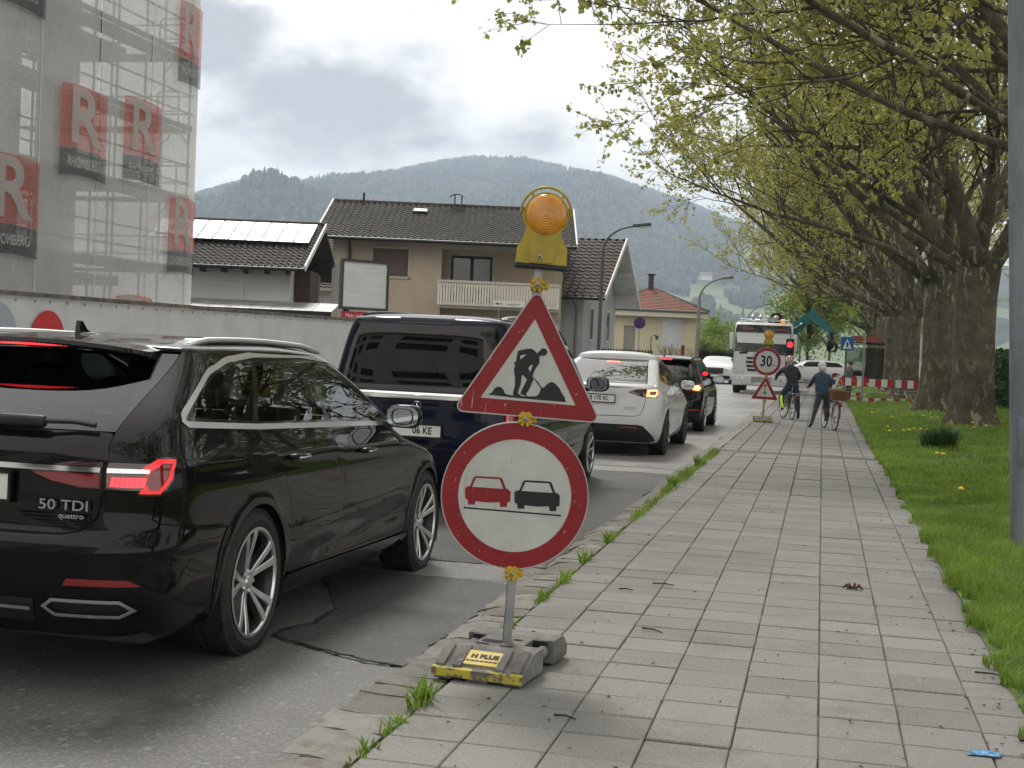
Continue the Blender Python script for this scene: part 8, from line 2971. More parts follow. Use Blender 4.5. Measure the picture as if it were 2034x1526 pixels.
def barrier(x0, y0, rz, L, label):
    o = thing('barrier', label, 'barrier', (x0, y0, walk_z(y0)), rz, 'red and white site barriers')
    n = int(round(L / 0.20))
    for zi, (za, zb) in enumerate(((0.62, 0.90), (0.08, 0.22))):
        for k in range(n):
            MB().box(k * L / n + 0.001, (k + 1) * L / n - 0.001, -0.02, 0.02, za, zb).build('stripe', BRED if (k + zi) % 2 else BWHT, o)
    for z in (0.40, 0.52):
        MB().tube([(0, 0, z), (L, 0, z)], 0.012, 6).build('rail', GALV, o)
    for x in (0.12, L - 0.12):
        MB().box(x - 0.025, x + 0.025, 0.022, 0.06, 0.06, 1.0).build('upright', GALV, o)
        MB().cbox(x - 0.10, x + 0.10, -0.38, 0.38, 0.0, 0.06, 0.015).build('foot', FOOT, o)


barrier(0.42, 50.6, 0.0, 2.1, 'red and white striped barrier across the pavement end, left one')
barrier(2.60, 50.8, 0.04, 2.1, 'red and white striped barrier behind the third tree trunk')
barrier(-0.2, 56.5, 0.35, 2.1, 'farther red and white striped barrier behind the cyclists')
o = thing('barrier_tape', 'red and white tape sagging from the barrier to the tree', 'tape', (0, 0, 0))
pts = [Vector((1.6, 50.4, 0.58)).lerp(Vector((2.9, 52.4, 0.18)), k / 10) for k in range(11)]
for k in range(10):
    p, q = pts[k], pts[k + 1]
    MB().quad(p, q, q + Vector((0, 0, 0.07)), p + Vector((0, 0, 0.07))).build('tape_stripe', BRED if k % 2 else BWHT, o)
o = thing('blue_tub', 'blue plastic tub standing at the left end of the striped barrier', 'tub', (0.30, 49.6, walk_z(49)))
MB().lathe([(0.001, 0.02), (0.15, 0.02), (0.19, 0.78), (0.205, 0.80), (0.205, 0.83), (0.18, 0.83), (0.16, 0.10)], 20).build('tub_wall', mat('tub_blue', (0.03, 0.10, 0.32), 0.5), o, smooth=40)
MB().lathe([(0.197, 0.5), (0.20, 0.66)], 20).build('white_band', BWHT, o, smooth=True)

# pedestrian crossing sign on a bracket
o = thing('crossing_sign', 'blue pedestrian crossing sign on a grey post beside the lawn', 'sign', (1.40, 49.0, walk_z(49)))
MB().tube([(0, 0, 0), (0, 0, 2.45)], 0.038, 10).build('post', GALV, o)
MB().tube([(0, 0, 2.12), (-0.42, 0, 2.12)], 0.022, 8).build('bracket', GALV, o)
s = MB().cbox(-0.80, -0.36, -0.05, -0.03, 1.88, 2.36, 0.008).build('board', mat('crossing_blue', (0.015, 0.11, 0.42), 0.45), o)
plate([(-0.735, 1.94), (-0.425, 1.94), (-0.58, 2.29)], -0.0535, -0.0505).build('white_triangle', mat('crossing_white', (0.75, 0.75, 0.75), 0.5), s)
plate([(-0.63, 1.965), (-0.60, 1.965), (-0.575, 2.02), (-0.545, 1.965), (-0.52, 1.965), (-0.555, 2.05), (-0.55, 2.11), (-0.53, 2.07), (-0.515, 2.08), (-0.55, 2.15), (-0.595, 2.15), (-0.63, 2.08), (-0.615, 2.07), (-0.595, 2.10), (-0.60, 2.04)], -0.0555, -0.0537).build('walker_symbol', SBLACK, s)
plate(circ(-0.573, 2.175, 0.020, 12), -0.0555, -0.0537).build('walker_head', SBLACK, s)
o = thing('bus_shelter', 'small dark shelter with a reddish name board behind the crossing sign', 'shelter', (2.0, 74, -0.1))
MB().box(-0.9, 1.6, -0.8, 0.8, 2.35, 2.47).build('roof', DKMETAL, o)
MB().box(-0.6, 0.9, -0.86, -0.82, 2.5, 2.78).build('name_board', mat('board_rust', (0.22, 0.045, 0.02), 0.6), o)
for x in (-0.8, 1.5):
    MB().tube([(x, 0.6, 0), (x, 0.6, 2.36)], 0.05, 8).build('post', STEEL, o)
MB().box(-0.78, 1.48, 0.62, 0.65, 0.4, 2.2).build('glass_wall', m_glass('shelter_glass', (0.45, 0.5, 0.45), 1.4), o)

# ------------------------------------------------------------------ white truck with crane
T = thing('crane_truck', 'white construction truck with roof lamps and a teal loading crane', 'truck', (-2.47, 58.0, road_z(58)))
TW = mat('truck_white', (0.66, 0.67, 0.68), 0.25, coat=0.6, dirt=0.15)
TEAL = mat('crane_teal', (0.012, 0.165, 0.165), 0.4, var=0.15, vs=3, dirt=0.2)
cab = MB()
prof = [(0.10, 0.62), (0.0, 0.75), (0.0, 1.30), (0.04, 1.72), (0.16, 2.55), (0.36, 2.92), (0.62, 3.02), (2.1, 3.05), (2.1, 0.62)]
YZ = Matrix(((0, 0, 1, 0), (1, 0, 0, 0), (0, 1, 0, 0), (0, 0, 0, 1)))
bm = bmesh.new()
vs = [bm.verts.new((x, p[0], p[1])) for x in (-1.2, 1.2) for p in prof]
n = len(prof)
bm.faces.new(vs[:n])
bm.faces.new(vs[n:][::-1])
for i in range(n):
    bm.faces.new((vs[i], vs[n + i], vs[n + (i + 1) % n], vs[(i + 1) % n]))
bmesh.ops.recalc_face_normals(bm, faces=bm.faces)
bmesh.ops.bevel(bm, geom=[e for e in bm.edges if abs(e.verts[0].co.x - e.verts[1].co.x) < 0.01], offset=0.13, segments=4, affect='EDGES', profile=0.5)
cab.bm(bm)
cab.build('cab', TW, T, smooth=35)


def ffit(z):
    return float(np.interp(z, [p[1] for p in prof[1:7]], [p[0] for p in prof[1:7]]))


def face_panel(name, pts, m, par, proud=0.012, th=0.02):
    """panel following the cab front, outline in (x, z)"""
    tri = tessellate_polygon([[Vector((p[0], p[1], 0)) for p in pts]])
    b = MB()
    n = len(pts)
    b.v = [(p[0], ffit(p[1]) - proud, p[1]) for p in pts] + [(p[0], ffit(p[1]) + th, p[1]) for p in pts]
    for t in tri:
        a, c, d = [pts[i] for i in t]
        cr = (c[0] - a[0]) * (d[1] - a[1]) - (c[1] - a[1]) * (d[0] - a[0])
        b.f.append(tuple(t) if cr > 0 else tuple(reversed(t)))
    for i in range(n):
        b.f.append((i, (i + 1) % n, n + (i + 1) % n, n + i)[::-1])
    return b.build(name, m, par)


ws = face_panel('windscreen', [(-1.16, 1.76), (1.16, 1.76), (1.15, 2.62), (-1.15, 2.62)], mat('truck_glass', (0.025, 0.03, 0.032), 0.06, coat=0.5), T)
face_panel('sun_visor', [(-1.17, 2.60), (1.17, 2.60), (1.12, 2.90), (-1.12, 2.90)], GLOSSB, T, 0.06)
for x in (-0.66, 0.66):
    face_panel('visor_mark', [(x - 0.25, 2.68), (x + 0.25, 2.68), (x + 0.24, 2.78), (x - 0.24, 2.78)], mat('visor_red', (0.16, 0.03, 0.02), 0.4), T, 0.075)
for k, (hw, z) in enumerate(((0.62, 1.50), (0.64, 1.33), (0.62, 1.16), (0.58, 1.00))):
    face_panel('grille_slat', [(-hw, z - 0.05), (hw, z - 0.05), (hw + 0.04, z + 0.045), (-hw - 0.04, z + 0.045)], PLAST, T, 0.015)
for s_ in (-1, 1):
    P4 = [(s_ * 0.62, 1.68), (s_ * 0.98, 1.66), (s_ * 0.94, 1.74), (s_ * 0.60, 1.77)]
    face_panel('vent', P4 if s_ > 0 else P4[::-1], PLAST, T, 0.015)
    P4 = [(s_ * 0.78, 0.80), (s_ * 1.14, 0.83), (s_ * 1.14, 1.02), (s_ * 0.80, 0.99)]
    face_panel('headlamp', P4 if s_ > 0 else P4[::-1], CLEAR, T, 0.03)
    MB().rbox(s_ * 1.31 - 0.09, s_ * 1.31 + 0.09, -0.02, 0.14, 1.85, 2.55, 0.04, 2).build('mirror', TW, T, smooth=40)
    MB().tube([(s_ * 1.2, 0.25, 2.5), (s_ * 1.32, 0.08, 2.5)], 0.02, 6).build('mirror_arm', PLAST, T)
words('maker_name', 'SCANIA', 0.14, mat('faint_letters', (0.45, 0.46, 0.47), 0.4), T, Matrix.Translation((0, 0.012, 1.68)) @ UPRIGHT, 0.02, xscale=1.6)
bmp = MB().rbox(-1.22, 1.22, -0.10, 0.35, 0.34, 0.80, 0.06, 3).build('bumper', TW, T, smooth=40)
MB().box(-0.42, 0.42, -0.112, -0.08, 0.48, 0.72).build('bumper_insert', mat('grey_insert', (0.30, 0.30, 0.31), 0.5), bmp)
MB().box(-0.26, 0.26, -0.122, -0.113, 0.38, 0.48).build('number_plate', PLATE, bmp)
for s_ in (-1, 1):
    for x in (0.80, 1.0):
        MB().lathe([(0.001, 0.012), (0.055, 0.008), (0.06, 0.0)], 12, Matrix.Translation((s_ * x, -0.10, 0.62)) @ UPRIGHT).build('fog_lamp', CLEAR, bmp)
bar = MB().tube([(-1.05, 0.45, 3.12), (1.05, 0.45, 3.12)], 0.035, 8).build('lamp_bar', CHROME, T, smooth=True)
for x in (-0.48, -0.16, 0.16, 0.48):
    MB().lathe([(0.001, 0.04), (0.085, 0.03), (0.10, 0.0), (0.06, -0.09), (0.001, -0.10)], 14, Matrix.Translation((x, 0.40, 3.24)) @ UPRIGHT).build('roof_lamp', CLEAR, bar, smooth=True)
for s_ in (-1, 1):
    MB().tube([(s_ * 0.98, 0.6, 3.04), (s_ * 0.98, 0.6, 3.22)], 0.03, 6).build('horn', CHROME, T)
MB().rbox(0.68, 0.86, 0.5, 0.7, 3.04, 3.20, 0.03, 2).build('beacon', NT('beacon_amber').set(col=(0.8, 0.35, 0.05), emit=(1, 0.5, 0.1), estr=0.5).m, T, smooth=40)
for yy in (1.0, 4.6, 5.95):
    for s_ in (-1, 1):
        w = empty_part('wheel', T, (s_ * 1.06, yy, 0.5), (0, 0, 0 if s_ > 0 else PI))
        tyre_mesh(0.50, 0.29, 0.30, False).build('tyre', TYRE, w, smooth=35)
        MB().lathe([(0.30, 0.14), (0.27, 0.10), (0.12, 0.06), (0.001, 0.10)], 20, Matrix.Rotation(PI / 2, 4, 'Y')).build('rim', ALU, w, smooth=30)
MB().box(-0.5, 0.5, 1.0, 7.0, 0.62, 0.95).build('chassis', PLAST, T)
MB().box(-1.2, 1.2, 3.4, 7.2, 1.0, 1.9).build('load_box', TW, T)
MB().box(-0.55, 0.75, 2.3, 3.2, 0.9, 2.2).build('crane_base', PLAST, T)
MB().tube([(0.5, 2.75, 2.0), (0.5, 2.75, 3.35)], 0.2, 10).build('crane_column', PLAST, T)
MB().lathe([(0.34, -0.05), (0.34, 0.05), (0.22, 0.06), (0.22, -0.06)], 18, Matrix.Translation((0.45, 1.6, 3.15)) @ UPRIGHT, True).build('hose_reel', PLAST, T, smooth=30)


def beam(name, a, c, h0, h1, w, m, par):
    a, c = Vector(a), Vector(c)
    d = (c - a).normalized()
    sd = Vector((0, 1, 0))
    up = d.cross(sd).normalized()
    if up.z < 0:
        up = -up
    b = MB()
    for p, h in ((a, h0), (c, h1)):
        for q in ((-1, -1), (1, -1), (1, 1), (-1, 1)):
            b.v.append(tuple(p + sd * w * q[0] + up * h * q[1]))
    b.f = [(0, 1, 2, 3), (7, 6, 5, 4)] + [(i, 4 + i, 4 + (i + 1) % 4, (i + 1) % 4) for i in range(4)]
    return b.build(name, m, par)


el, tip = (1.92, 2.4, 3.48), (2.80, 2.2, 2.78)
bo = beam('crane_boom', (1.0, 2.6, 2.62), el, 0.24, 0.20, 0.16, TEAL, T)
MB().tube([(1.05, 2.40, 2.75), (1.55, 2.25, 3.1)], 0.05, 8).build('ram', CHROME, bo)
bo = beam('crane_jib', (1.80, 2.4, 3.56), tip, 0.21, 0.13, 0.14, TEAL, T)
MB().tube([(1.95, 2.22, 3.15), (2.2, 2.2, 3.0), (2.45, 2.2, 3.05), (2.55, 2.2, 3.2)], 0.03, 6).build('hose', PLAST, bo)
MB().lathe([(0.16, -0.15), (0.16, 0.15)], 14, Matrix.Translation((1.88, 2.4, 3.52)) @ UPRIGHT).build('elbow_pin', TEAL, bo)
b = MB().tube([(2.80, 2.2, 2.80), (2.84, 2.2, 2.45)], 0.09, 8)
b.sphere((2.78, 2.2, 2.25), (0.17, 0.2, 0.24), 12, 8)
for s_ in (-1, 1):
    b.tube([(2.84 + s_ * 0.05, 2.2, 2.35), (2.84 + s_ * 0.2, 2.2, 2.2), (2.84 + s_ * 0.16, 2.2, 1.98), (2.84 + s_ * 0.03, 2.2, 1.90)], [0.06, 0.07, 0.06, 0.04], 6)
b.build('grapple', PLAST, T, smooth=40)

# ------------------------------------------------------------------ far parked cars beyond the barrier
src = next(o for o in bpy.data.objects if o.name == 'oncoming_car')
for (x, y, rz, lb) in [(1.6, 86.0, R(100), 'white parked car behind the cyclists, beyond the striped barrier'), (-1.2, 98.0, R(95), 'second white parked car farther behind the woman cyclist'), (2.6, 96.0, R(175), 'small far car seen between the tree trunks')]:
    c = copy_tree(src)
    c.location = (x, y, -0.16)
    c.rotation_euler = (0, 0, rz)
    c['label'] = lb
    c['group'] = 'far cars beyond the barrier'
# ------------------------------------------------------------------ people
def figure(name, label, loc, rz, J, E, mats, bone_mat, sub=2):
    """one continuous body grown over a skeleton; J joint -> (pos, radius), E edges, bone_mat edge -> material index"""
    names = list(J)
    me = bpy.data.meshes.new('skeleton')
    me.from_pydata([J[k][0] for k in names], [(names.index(a), names.index(b)) for a, b in E], [])
    o = bpy.data.objects.new('skeleton', me)
    C.objects.link(o)
    o.modifiers.new('skin', 'SKIN')
    sv = me.skin_vertices[0].data
    for i, k in enumerate(names):
        r = J[k][1]
        sv[i].radius = r if hasattr(r, '__len__') else (r, r)
        sv[i].use_root = (k == 'pelvis')
    md = o.modifiers.new('smooth', 'SUBSURF')
    md.levels = md.render_levels = sub
    dg = bpy.context.evaluated_depsgraph_get()
    body = bpy.data.meshes.new_from_object(o.evaluated_get(dg))
    bpy.data.objects.remove(o)
    P = np.array([J[k][0] for k in names])
    segs = [(np.array(J[a][0], float), np.array(J[b][0], float), bone_mat[(a, b)]) for a, b in E]
    for m in mats:
        body.materials.append(m)
    idx = []
    for p in body.polygons:
        c = np.array(p.center)
        best, bi = 1e9, 0
        for a, b, mi in segs:
            t = np.clip(np.dot(c - a, b - a) / (np.dot(b - a, b - a) + 1e-9), 0, 1)
            d = np.linalg.norm(c - (a + (b - a) * t))
            if d < best:
                best, bi = d, mi
        idx.append(bi)
    body.polygons.foreach_set('material_index', idx)
    body.polygons.foreach_set('use_smooth', [True] * len(body.polygons))
    th = thing(name, label, 'person', loc, rz)
    ob = obj('body', body, None, th)
    th.scale = (0.9, 0.9, 0.9)
    return th


SKIN = NT('skin').set(col=(0.42, 0.25, 0.18), rough=0.55, sss=0.1).m
JEANS = mat('jeans_blue', (0.028, 0.050, 0.085), 0.85, var=0.25, vs=12, bump=1.0, bs=11, bd=0.06)
JACK = mat('jacket_black', (0.012, 0.013, 0.018), 0.75, var=0.3, vs=10, bump=1.0, bs=11, bd=0.06)
DENIM = mat('jacket_denim', (0.030, 0.062, 0.105), 0.85, var=0.25, vs=9, bump=1.0, bs=11, bd=0.06)
GREYT = mat('trousers_grey', (0.085, 0.085, 0.088), 0.85, var=0.35, vs=14, bump=1.0, bs=11, bd=0.06)
SHOE = mat('shoe_dark', (0.02, 0.018, 0.018), 0.6)
NEON = NT('neon_strap_glow').set(col=(0.62, 0.85, 0.04), rough=0.5, emit=(0.6, 0.9, 0.05), estr=0.12).m  # weak emission added so the strap glows, though it is no lamp
HAIRW = mat('hair_white', (0.58, 0.57, 0.54), 0.7, var=0.2, vs=30, bump=0.6, bs=60)


def face_bits(th, c, fwd, s=1.0):
    """nose, ears, eyes and mouth on a head centred at c, looking along fwd"""
    f = Vector(fwd).normalized()
    r = f.cross(Vector((0, 0, 1))).normalized()
    c = Vector(c)
    b = MB()
    b.sphere(c + f * 0.105 * s, (0.014, 0.014, 0.022), 8, 6)
    for s_ in (-1, 1):
        b.sphere(c + r * s_ * 0.083 * s + Vector((0, 0, -0.005)), (0.012, 0.02, 0.03), 8, 6)
    b.build('nose_and_ears', SKIN, th, smooth=True)
    b = MB()
    for s_ in (-1, 1):
        b.sphere(c + f * 0.088 * s + r * s_ * 0.032 + Vector((0, 0, 0.02)), 0.009, 8, 6)
    b.sphere(c + f * 0.090 * s + Vector((0, 0, -0.05)), (0.022, 0.012, 0.006), 8, 6)
    b.build('eyes_and_mouth', mat('eye_dark', (0.05, 0.03, 0.03), 0.4), th, smooth=True)


def hand(th, p, d, curl=1.0):
    """palm with five bent fingers closing round a grip at p, knuckles towards d"""
    p, d = Vector(p), Vector(d).normalized()
    r = d.cross(Vector((0, 0, 1))).normalized()
    u = r.cross(d)
    b = MB()
    b.tube([p - d * 0.06, p - d * 0.02, p + d * 0.02], [0.026, 0.034, 0.030], 8)
    for k, L in enumerate((0.055, 0.065, 0.062, 0.048)):
        q = p + d * 0.02 + r * (k - 1.5) * 0.018
        b.tube([q, q + d * L * 0.6 + u * 0.008, q + d * L * 0.75 - u * 0.03 * curl, q + d * L * 0.3 - u * 0.045 * curl], [0.0095, 0.009, 0.0085, 0.007], 6)
    q = p - d * 0.02 + r * 0.03
    b.tube([q, q + r * 0.02 + d * 0.03 - u * 0.012, q + d * 0.06 - u * 0.035], [0.011, 0.010, 0.008], 6)
    b.build('hand', SKIN, th, smooth=True)


# --- bicycle, heading along +y, rear hub at y = -0.53
def bicycle(name, label, loc, rz, framem, lean=0.0, basket=False, guard=None, steer=0.0):
    th = thing(name, label, 'bicycle', loc, rot=(0, lean, rz))
    Rw = 0.34
    for (y, nm, st) in ((-0.53, 'wheel', 0), (0.54, 'wheel', steer)):
        w = empty_part('wheel', th, (0, y, Rw), (0, 0, st))
        Mx = Matrix.Rotation(PI / 2, 4, 'Y')
        b = MB()
        pr = [(Rw - 0.018 + 0.018 * math.cos(a), 0.018 * math.sin(a)) for a in np.linspace(0, 2 * PI, 9)[:-1]]
        b.lathe(pr, 36, Mx, True)
        b.build('tyre', TYRE, w, smooth=True)
        MB().lathe([(Rw - 0.03, -0.012), (Rw - 0.03, 0.012), (Rw - 0.045, 0.010), (Rw - 0.045, -0.010)], 36, Mx, True).build('rim', ALU, w, smooth=30)
        b = MB()
        for k in range(20):
            a = 2 * PI * k / 20
            b.tube([(0.015 * (-1) ** k, 0.02 * math.cos(a + 0.5), 0.02 * math.sin(a + 0.5)), (0, (Rw - 0.04) * math.cos(a), (Rw - 0.04) * math.sin(a))], 0.0022, 3, False)
        b.lathe([(0.02, -0.045), (0.022, 0.045)], 10, Mx)
        b.build('spokes', ALU, w)
        b = MB()
        for k in range(9):
            a0, a1 = R(20 + 18 * k), R(20 + 18 * (k + 1))
            for a in (a0,):
                pass
            q = [(sx, (Rw + 0.03) * math.cos(a), (Rw + 0.03) * math.sin(a)) for a in (a0, a1) for sx in (-0.026, 0.026)]
            b.add(q, [(0, 1, 3, 2)])
        b.build('mudguard', guard or PLAST, w)
    bb, st, hd, hb = Vector((0, -0.06, 0.29)), Vector((0, -0.24, 0.80)), Vector((0, 0.40, 0.82)), Vector((0, 0.43, 0.66))
    b = MB()
    b.tube([bb, st], 0.018, 8)
    b.tube([st + Vector((0, 0.01, -0.06)), hd + Vector((0, 0, -0.03))], 0.016, 8)
    b.tube([bb, hb], 0.019, 8)
    for s_ in (-1, 1):
        b.tube([bb + Vector((s_ * 0.03, 0, 0)), Vector((s_ * 0.05, -0.53, Rw))], 0.010, 6)
        b.tube([st + Vector((s_ * 0.012, 0, -0.05)), Vector((s_ * 0.05, -0.53, Rw))], 0.008, 6)
        b.tube([hb + Vector((s_ * 0.04, 0.01, 0)), Vector((s_ * 0.045, 0.54, Rw))], 0.011, 6)
    b.tube([hb + Vector((0, 0.01, -0.03)), hd + Vector((0, -0.02, 0.08))], 0.02, 8)
    b.build('frame', framem, th, smooth=40)
    b = MB().tube([st, st + Vector((0, -0.05, 0.14))], 0.014, 8)
    b.build('seat_post', ALU, th)
    b = MB()
    b.sphere(st + Vector((0, -0.09, 0.17)), (0.085, 0.10, 0.035), 12, 8)
    b.sphere(st + Vector((0, 0.04, 0.17)), (0.035, 0.13, 0.028), 12, 8)
    b.build('saddle', PLAST, th, smooth=True)
    M_ = Matrix.Translation((0, 0.37, 0)) @ Matrix.Rotation(steer, 4, 'Z')
    b = MB().tube([(0, 0.0, 0.88), (0, -0.03, 1.03)], 0.014, 8)
    b.tube([M_ @ Vector(p) for p in [(-0.29, -0.20, 1.05), (-0.26, -0.08, 1.06), (-0.12, 0.0, 1.05), (0.12, 0.0, 1.05), (0.26, -0.08, 1.06), (0.29, -0.20, 1.05)]], 0.012, 8)
    o = b.build('handlebar', ALU, th, smooth=40)
    o.location = (0, 0, 0)
    for s_ in (-1, 1):
        MB().tube([M_ @ Vector((s_ * 0.29, -0.21, 1.05)), M_ @ Vector((s_ * 0.27, -0.10, 1.06))], 0.017, 8).build('grip', PLAST, o)
        b = MB().tube([bb + Vector((s_ * 0.06, 0, 0)), bb + Vector((s_ * 0.075, 0.13 * s_, -0.10 * s_))], 0.010, 6)
        b.cbox(s_ * 0.14 - 0.05, s_ * 0.14 + 0.05, bb.y + 0.13 * s_ - 0.04, bb.y + 0.13 * s_ + 0.04, bb.z - 0.10 * s_ - 0.012, bb.z - 0.10 * s_ + 0.012, 0.004)
        b.build('pedal', PLAST, th)
    MB().lathe([(0.02, -0.004), (0.09, -0.004), (0.09, 0.004), (0.02, 0.004)], 24, Matrix.Translation(bb + Vector((0.05, 0, 0))) @ Matrix.Rotation(PI / 2, 4, 'Y'), True).build('chainring', ALU, th)
    b = MB()
    for s_ in (-1, 1):
        b.tube([(s_ * 0.07, -0.30, 0.74), (s_ * 0.07, -0.78, 0.74)], 0.008, 6)
        b.tube([(s_ * 0.07, -0.66, 0.74), (s_ * 0.05, -0.53, Rw)], 0.007, 6)
    b.tube([(-0.07, -0.78, 0.74), (0.07, -0.78, 0.74)], 0.008, 6)
    b.build('rack', ALU, th)
    MB().rbox(-0.045, 0.045, -0.83, -0.79, 0.60, 0.70, 0.012, 2).build('rear_lamp', LRED, th, smooth=40)
    if basket:
        b = MB()
        for k in range(7):
            f = k / 6
            pr = [(x * (0.165 + 0.055 * f), -0.56 + y * (0.20 + 0.05 * f), 0.76 + 0.22 * f + 0.006 * ((i + k) % 2)) for i, (x, y) in enumerate([(math.copysign(abs(math.cos(a)) ** 0.5, math.cos(a)), math.copysign(abs(math.sin(a)) ** 0.5, math.sin(a))) for a in np.linspace(0, 2 * PI, 33)])]
            b.tube(pr, 0.019 if k < 6 else 0.022, 5, False)
        b.build('basket', mat('wicker_brown', (0.20, 0.085, 0.038), 0.75, var=0.4, vs=25, bump=0.5, bs=50), th)
        pts = [(0.0, -0.56 + 0.24 * math.cos(a), 0.98 + 0.28 * math.sin(a)) for a in np.linspace(0, PI, 12)]
        MB().tube(pts, 0.012, 6).build('basket_handle', mat('wicker_pale', (0.34, 0.22, 0.13), 0.75), th)
        MB().rbox(-0.13, 0.13, -0.72, -0.40, 0.80, 1.03, 0.05, 2).build('basket_content', mat('bag_brown', (0.16, 0.085, 0.06), 0.8), th, smooth=40)
    th.scale = (0.9, 0.9, 0.9)
    return th


ARM = 0.045
zb = walk_z(32)
# woman in a blue jacket standing astride her bicycle
bicycle('bicycle', 'city bicycle with brown wicker basket held by the woman in blue', (0.22, 31.35, zb), R(13), mat('frame_silver', (0.45, 0.46, 0.47), 0.35, 0.6), R(4), True, mat('guard_dark', (0.03, 0.03, 0.035), 0.5))
W = dict(pelvis=((0, -0.02, 0.86), 0.155), waist=((-0.02, 0.02, 1.00), 0.150), chest=((-0.03, 0.10, 1.22), (0.175, 0.14)), neck=((-0.02, 0.14, 1.40), 0.065), head=((-0.02, 0.17, 1.50), 0.085), crown=((-0.02, 0.17, 1.60), 0.080),
         shl=((-0.18, 0.11, 1.31), 0.072), ell=((-0.27, 0.22, 1.10), 0.055), wrl=((-0.28, 0.38, 1.04), 0.036), shr=((0.15, 0.11, 1.31), 0.072), elr=((0.24, 0.22, 1.10), 0.055), wrr=((0.26, 0.38, 1.04), 0.036),
         hpl=((-0.10, -0.01, 0.80), 0.100), knl=((-0.17, 0.03, 0.46), 0.068), anl=((-0.27, -0.06, 0.10), 0.043), tol=((-0.29, 0.09, 0.035), 0.034), hpr=((0.10, 0.0, 0.80), 0.100), knr=((0.13, 0.22, 0.56), 0.068), anr=((0.14, 0.10, 0.24), 0.043), tor=((0.14, 0.24, 0.20), 0.034))
EW = [('pelvis', 'waist'), ('waist', 'chest'), ('chest', 'neck'), ('neck', 'head'), ('head', 'crown'), ('chest', 'shl'), ('shl', 'ell'), ('ell', 'wrl'), ('chest', 'shr'), ('shr', 'elr'), ('elr', 'wrr'), ('pelvis', 'hpl'), ('hpl', 'knl'), ('knl', 'anl'), ('anl', 'tol'), ('pelvis', 'hpr'), ('hpr', 'knr'), ('knr', 'anr'), ('anr', 'tor')]


def dress(top, low, shoe=3):
    d = {}
    for e in EW:
        a, b = e
        if a in ('neck', 'head') or b in ('head', 'crown'):
            d[e] = 0
        elif a in ('chest', 'shl', 'shr', 'ell', 'elr', 'waist') or e == ('pelvis', 'waist'):
            d[e] = 1
        elif b in ('tol', 'tor'):
            d[e] = 3
        else:
            d[e] = 2
    return d


p = figure('person', 'person with white hair, blue jacket and grey trousers astride the basket bicycle', (0.05, 31.4, zb), R(13), W, EW, [SKIN, DENIM, GREYT, SHOE], dress(0, 0))
b = MB().sphere((-0.02, 0.155, 1.575), (0.108, 0.115, 0.105), 16, 12)
b.sphere((-0.02, 0.085, 1.51), (0.095, 0.060, 0.085), 14, 10)
b.build('hair', HAIRW, p, smooth=True)
face_bits(p, (-0.02, 0.18, 1.53), (0, 1, 0))
for s_, k in ((-1, 'wrl'), (1, 'wrr')):
    hand(p, Vector(W[k][0]) + Vector((0, 0.06, 0)), (0, 1, -0.2))
hem = MB().lathe([(0.175, 0.0), (0.182, 0.02), (0.170, 0.06)], 20, Matrix.Translation((0, -0.01, 0.84)) @ Matrix.Diagonal((1, 0.9, 1, 1)))
hem.build('jacket_hem', DENIM, p, smooth=True)

# man in black with a helmet, one foot down
zb = walk_z(35)
bicycle('bicycle', 'dark city bicycle under the helmeted rider', (-0.80, 35.3, zb), R(14), mat('frame_dark', (0.03, 0.032, 0.035), 0.4, 0.3), R(3), False, None, R(10))
Mn = dict(pelvis=((0.04, -0.20, 0.95), 0.155), waist=((0.03, -0.12, 1.08), 0.150), chest=((0.0, 0.02, 1.31), (0.19, 0.15)), neck=((-0.01, 0.10, 1.50), 0.068), head=((-0.01, 0.13, 1.60), 0.088), crown=((-0.01, 0.13, 1.70), 0.082),
          shl=((-0.20, 0.05, 1.41), 0.078), ell=((-0.34, 0.16, 1.22), 0.058), wrl=((-0.33, 0.32, 1.12), 0.038), shr=((0.19, 0.03, 1.41), 0.078), elr=((0.30, 0.12, 1.20), 0.058), wrr=((0.28, 0.30, 1.11), 0.038),
          hpl=((-0.08, -0.17, 0.90), 0.105), knl=((-0.20, 0.12, 0.66), 0.072), anl=((-0.17, -0.02, 0.30), 0.045), tol=((-0.18, 0.13, 0.26), 0.036), hpr=((0.14, -0.17, 0.88), 0.105), knr=((0.22, -0.13, 0.48), 0.072), anr=((0.25, -0.16, 0.09), 0.045), tor=((0.27, 0.0, 0.035), 0.036))
p = figure('person', 'person in a black jacket, blue jeans and red and white bicycle helmet, one foot down', (-0.78, 35.3, zb), R(14), Mn, EW, [SKIN, JACK, JEANS, SHOE], dress(0, 0))
b = MB().sphere((-0.01, 0.12, 1.685), (0.115, 0.145, 0.105), 18, 12)
b.build('helmet', mat('helmet_white', (0.62, 0.58, 0.58), 0.35), p, smooth=True)
for k in range(3):
    a = (k - 1) * 0.07
    MB().tube([(-0.01 + a, 0.12 - 0.135 * math.cos(t), 1.69 + 0.108 * math.sin(t) * math.cos(a * 6)) for t in np.linspace(0.05, PI - 0.05, 10)], 0.015, 6).build('helmet_stripe', mat('helmet_red', (0.45, 0.02, 0.03), 0.35), p, smooth=True)
face_bits(p, (-0.01, 0.14, 1.62), (0, 1, 0))
for s_, k in ((-1, 'wrl'), (1, 'wrr')):
    hand(p, Vector(Mn[k][0]) + Vector((0, 0.06, 0)), (0, 1, -0.2))
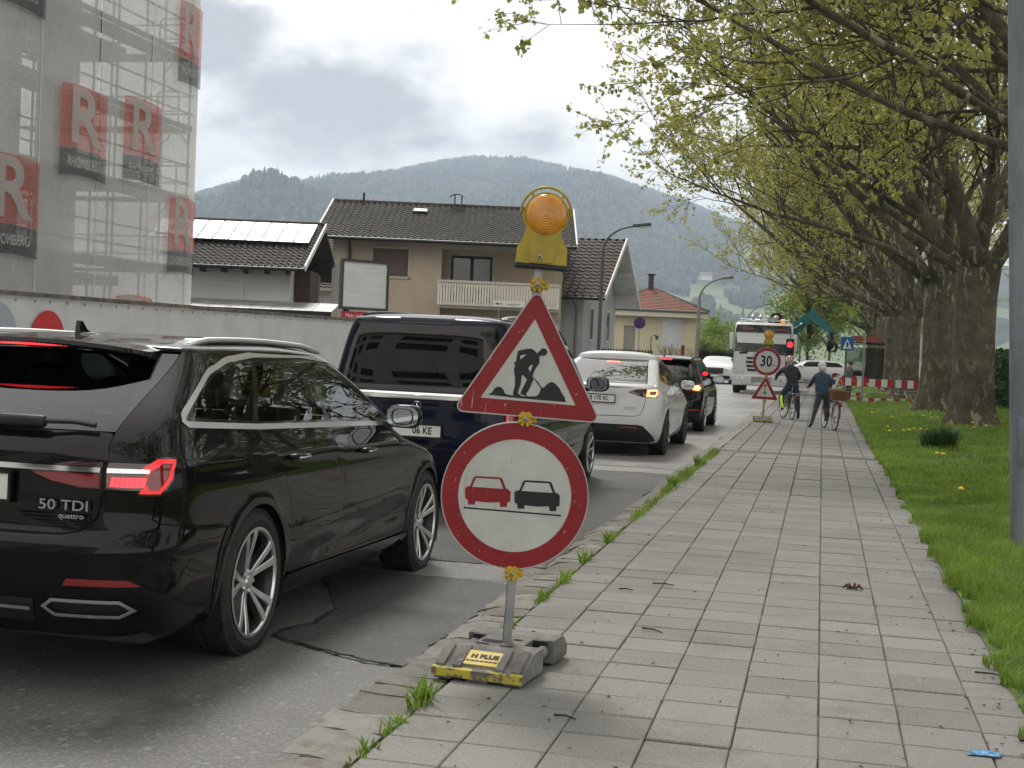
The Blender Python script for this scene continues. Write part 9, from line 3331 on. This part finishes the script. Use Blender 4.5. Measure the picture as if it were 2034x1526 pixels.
for (za, zc_, a, c) in [(0.60, 0.36, Mn['knl'][0], Mn['anl'][0])]:
    A3, C3 = Vector(a), Vector(c)
    pts = [A3.lerp(C3, f) + Vector((-0.035 * math.sin(f * 3), -0.055, 0.02)) for f in (-0.12, 0.0, 0.25, 0.55, 0.85, 1.0)]
    MB().tube(pts, [0.030, 0.040, 0.036, 0.033, 0.036, 0.03], 8).build('glowing_strap', NEON, p, smooth=True)

# pedestrian standing behind the barrier
St = {k: (tuple(v[0]), v[1]) for k, v in W.items()}
St.update(pelvis=((0, 0, 0.93), 0.15), waist=((0, 0, 1.06), 0.145), chest=((0, 0.01, 1.28), (0.18, 0.13)), neck=((0, 0.03, 1.47), 0.062), head=((0, 0.05, 1.56), 0.084), crown=((0, 0.05, 1.67), 0.08),
          shl=((-0.19, 0.01, 1.39), 0.07), ell=((-0.25, -0.02, 1.12), 0.052), wrl=((-0.20, -0.20, 0.98), 0.036), shr=((0.19, 0.01, 1.39), 0.07), elr=((0.25, -0.02, 1.12), 0.052), wrr=((0.18, -0.20, 1.0), 0.036),
          hpl=((-0.10, 0, 0.88), 0.10), knl=((-0.11, 0.02, 0.50), 0.07), anl=((-0.11, 0, 0.09), 0.044), tol=((-0.12, -0.13, 0.035), 0.034), hpr=((0.10, 0, 0.88), 0.10), knr=((0.11, 0.02, 0.50), 0.07), anr=((0.12, 0, 0.09), 0.044), tor=((0.13, -0.13, 0.035), 0.034))
p = figure('person', 'person in grey standing behind the striped barrier', (1.02, 54.0, -0.16), R(-60), St, EW, [SKIN, mat('coat_grey', (0.10, 0.10, 0.105), 0.85), mat('trousers_dark', (0.04, 0.042, 0.05), 0.85), SHOE], dress(0, 0), 1)
MB().sphere((0, 0.06, 1.65), (0.10, 0.115, 0.09), 14, 10).build('hair', mat('hair_brown', (0.05, 0.03, 0.02), 0.7), p, smooth=True)
face_bits(p, (0, 0.02, 1.58), (0, -1, 0))
for k in ('wrl', 'wrr'):
    hand(p, Vector(St[k][0]) + Vector((0, -0.05, 0)), (0, -1, 0))
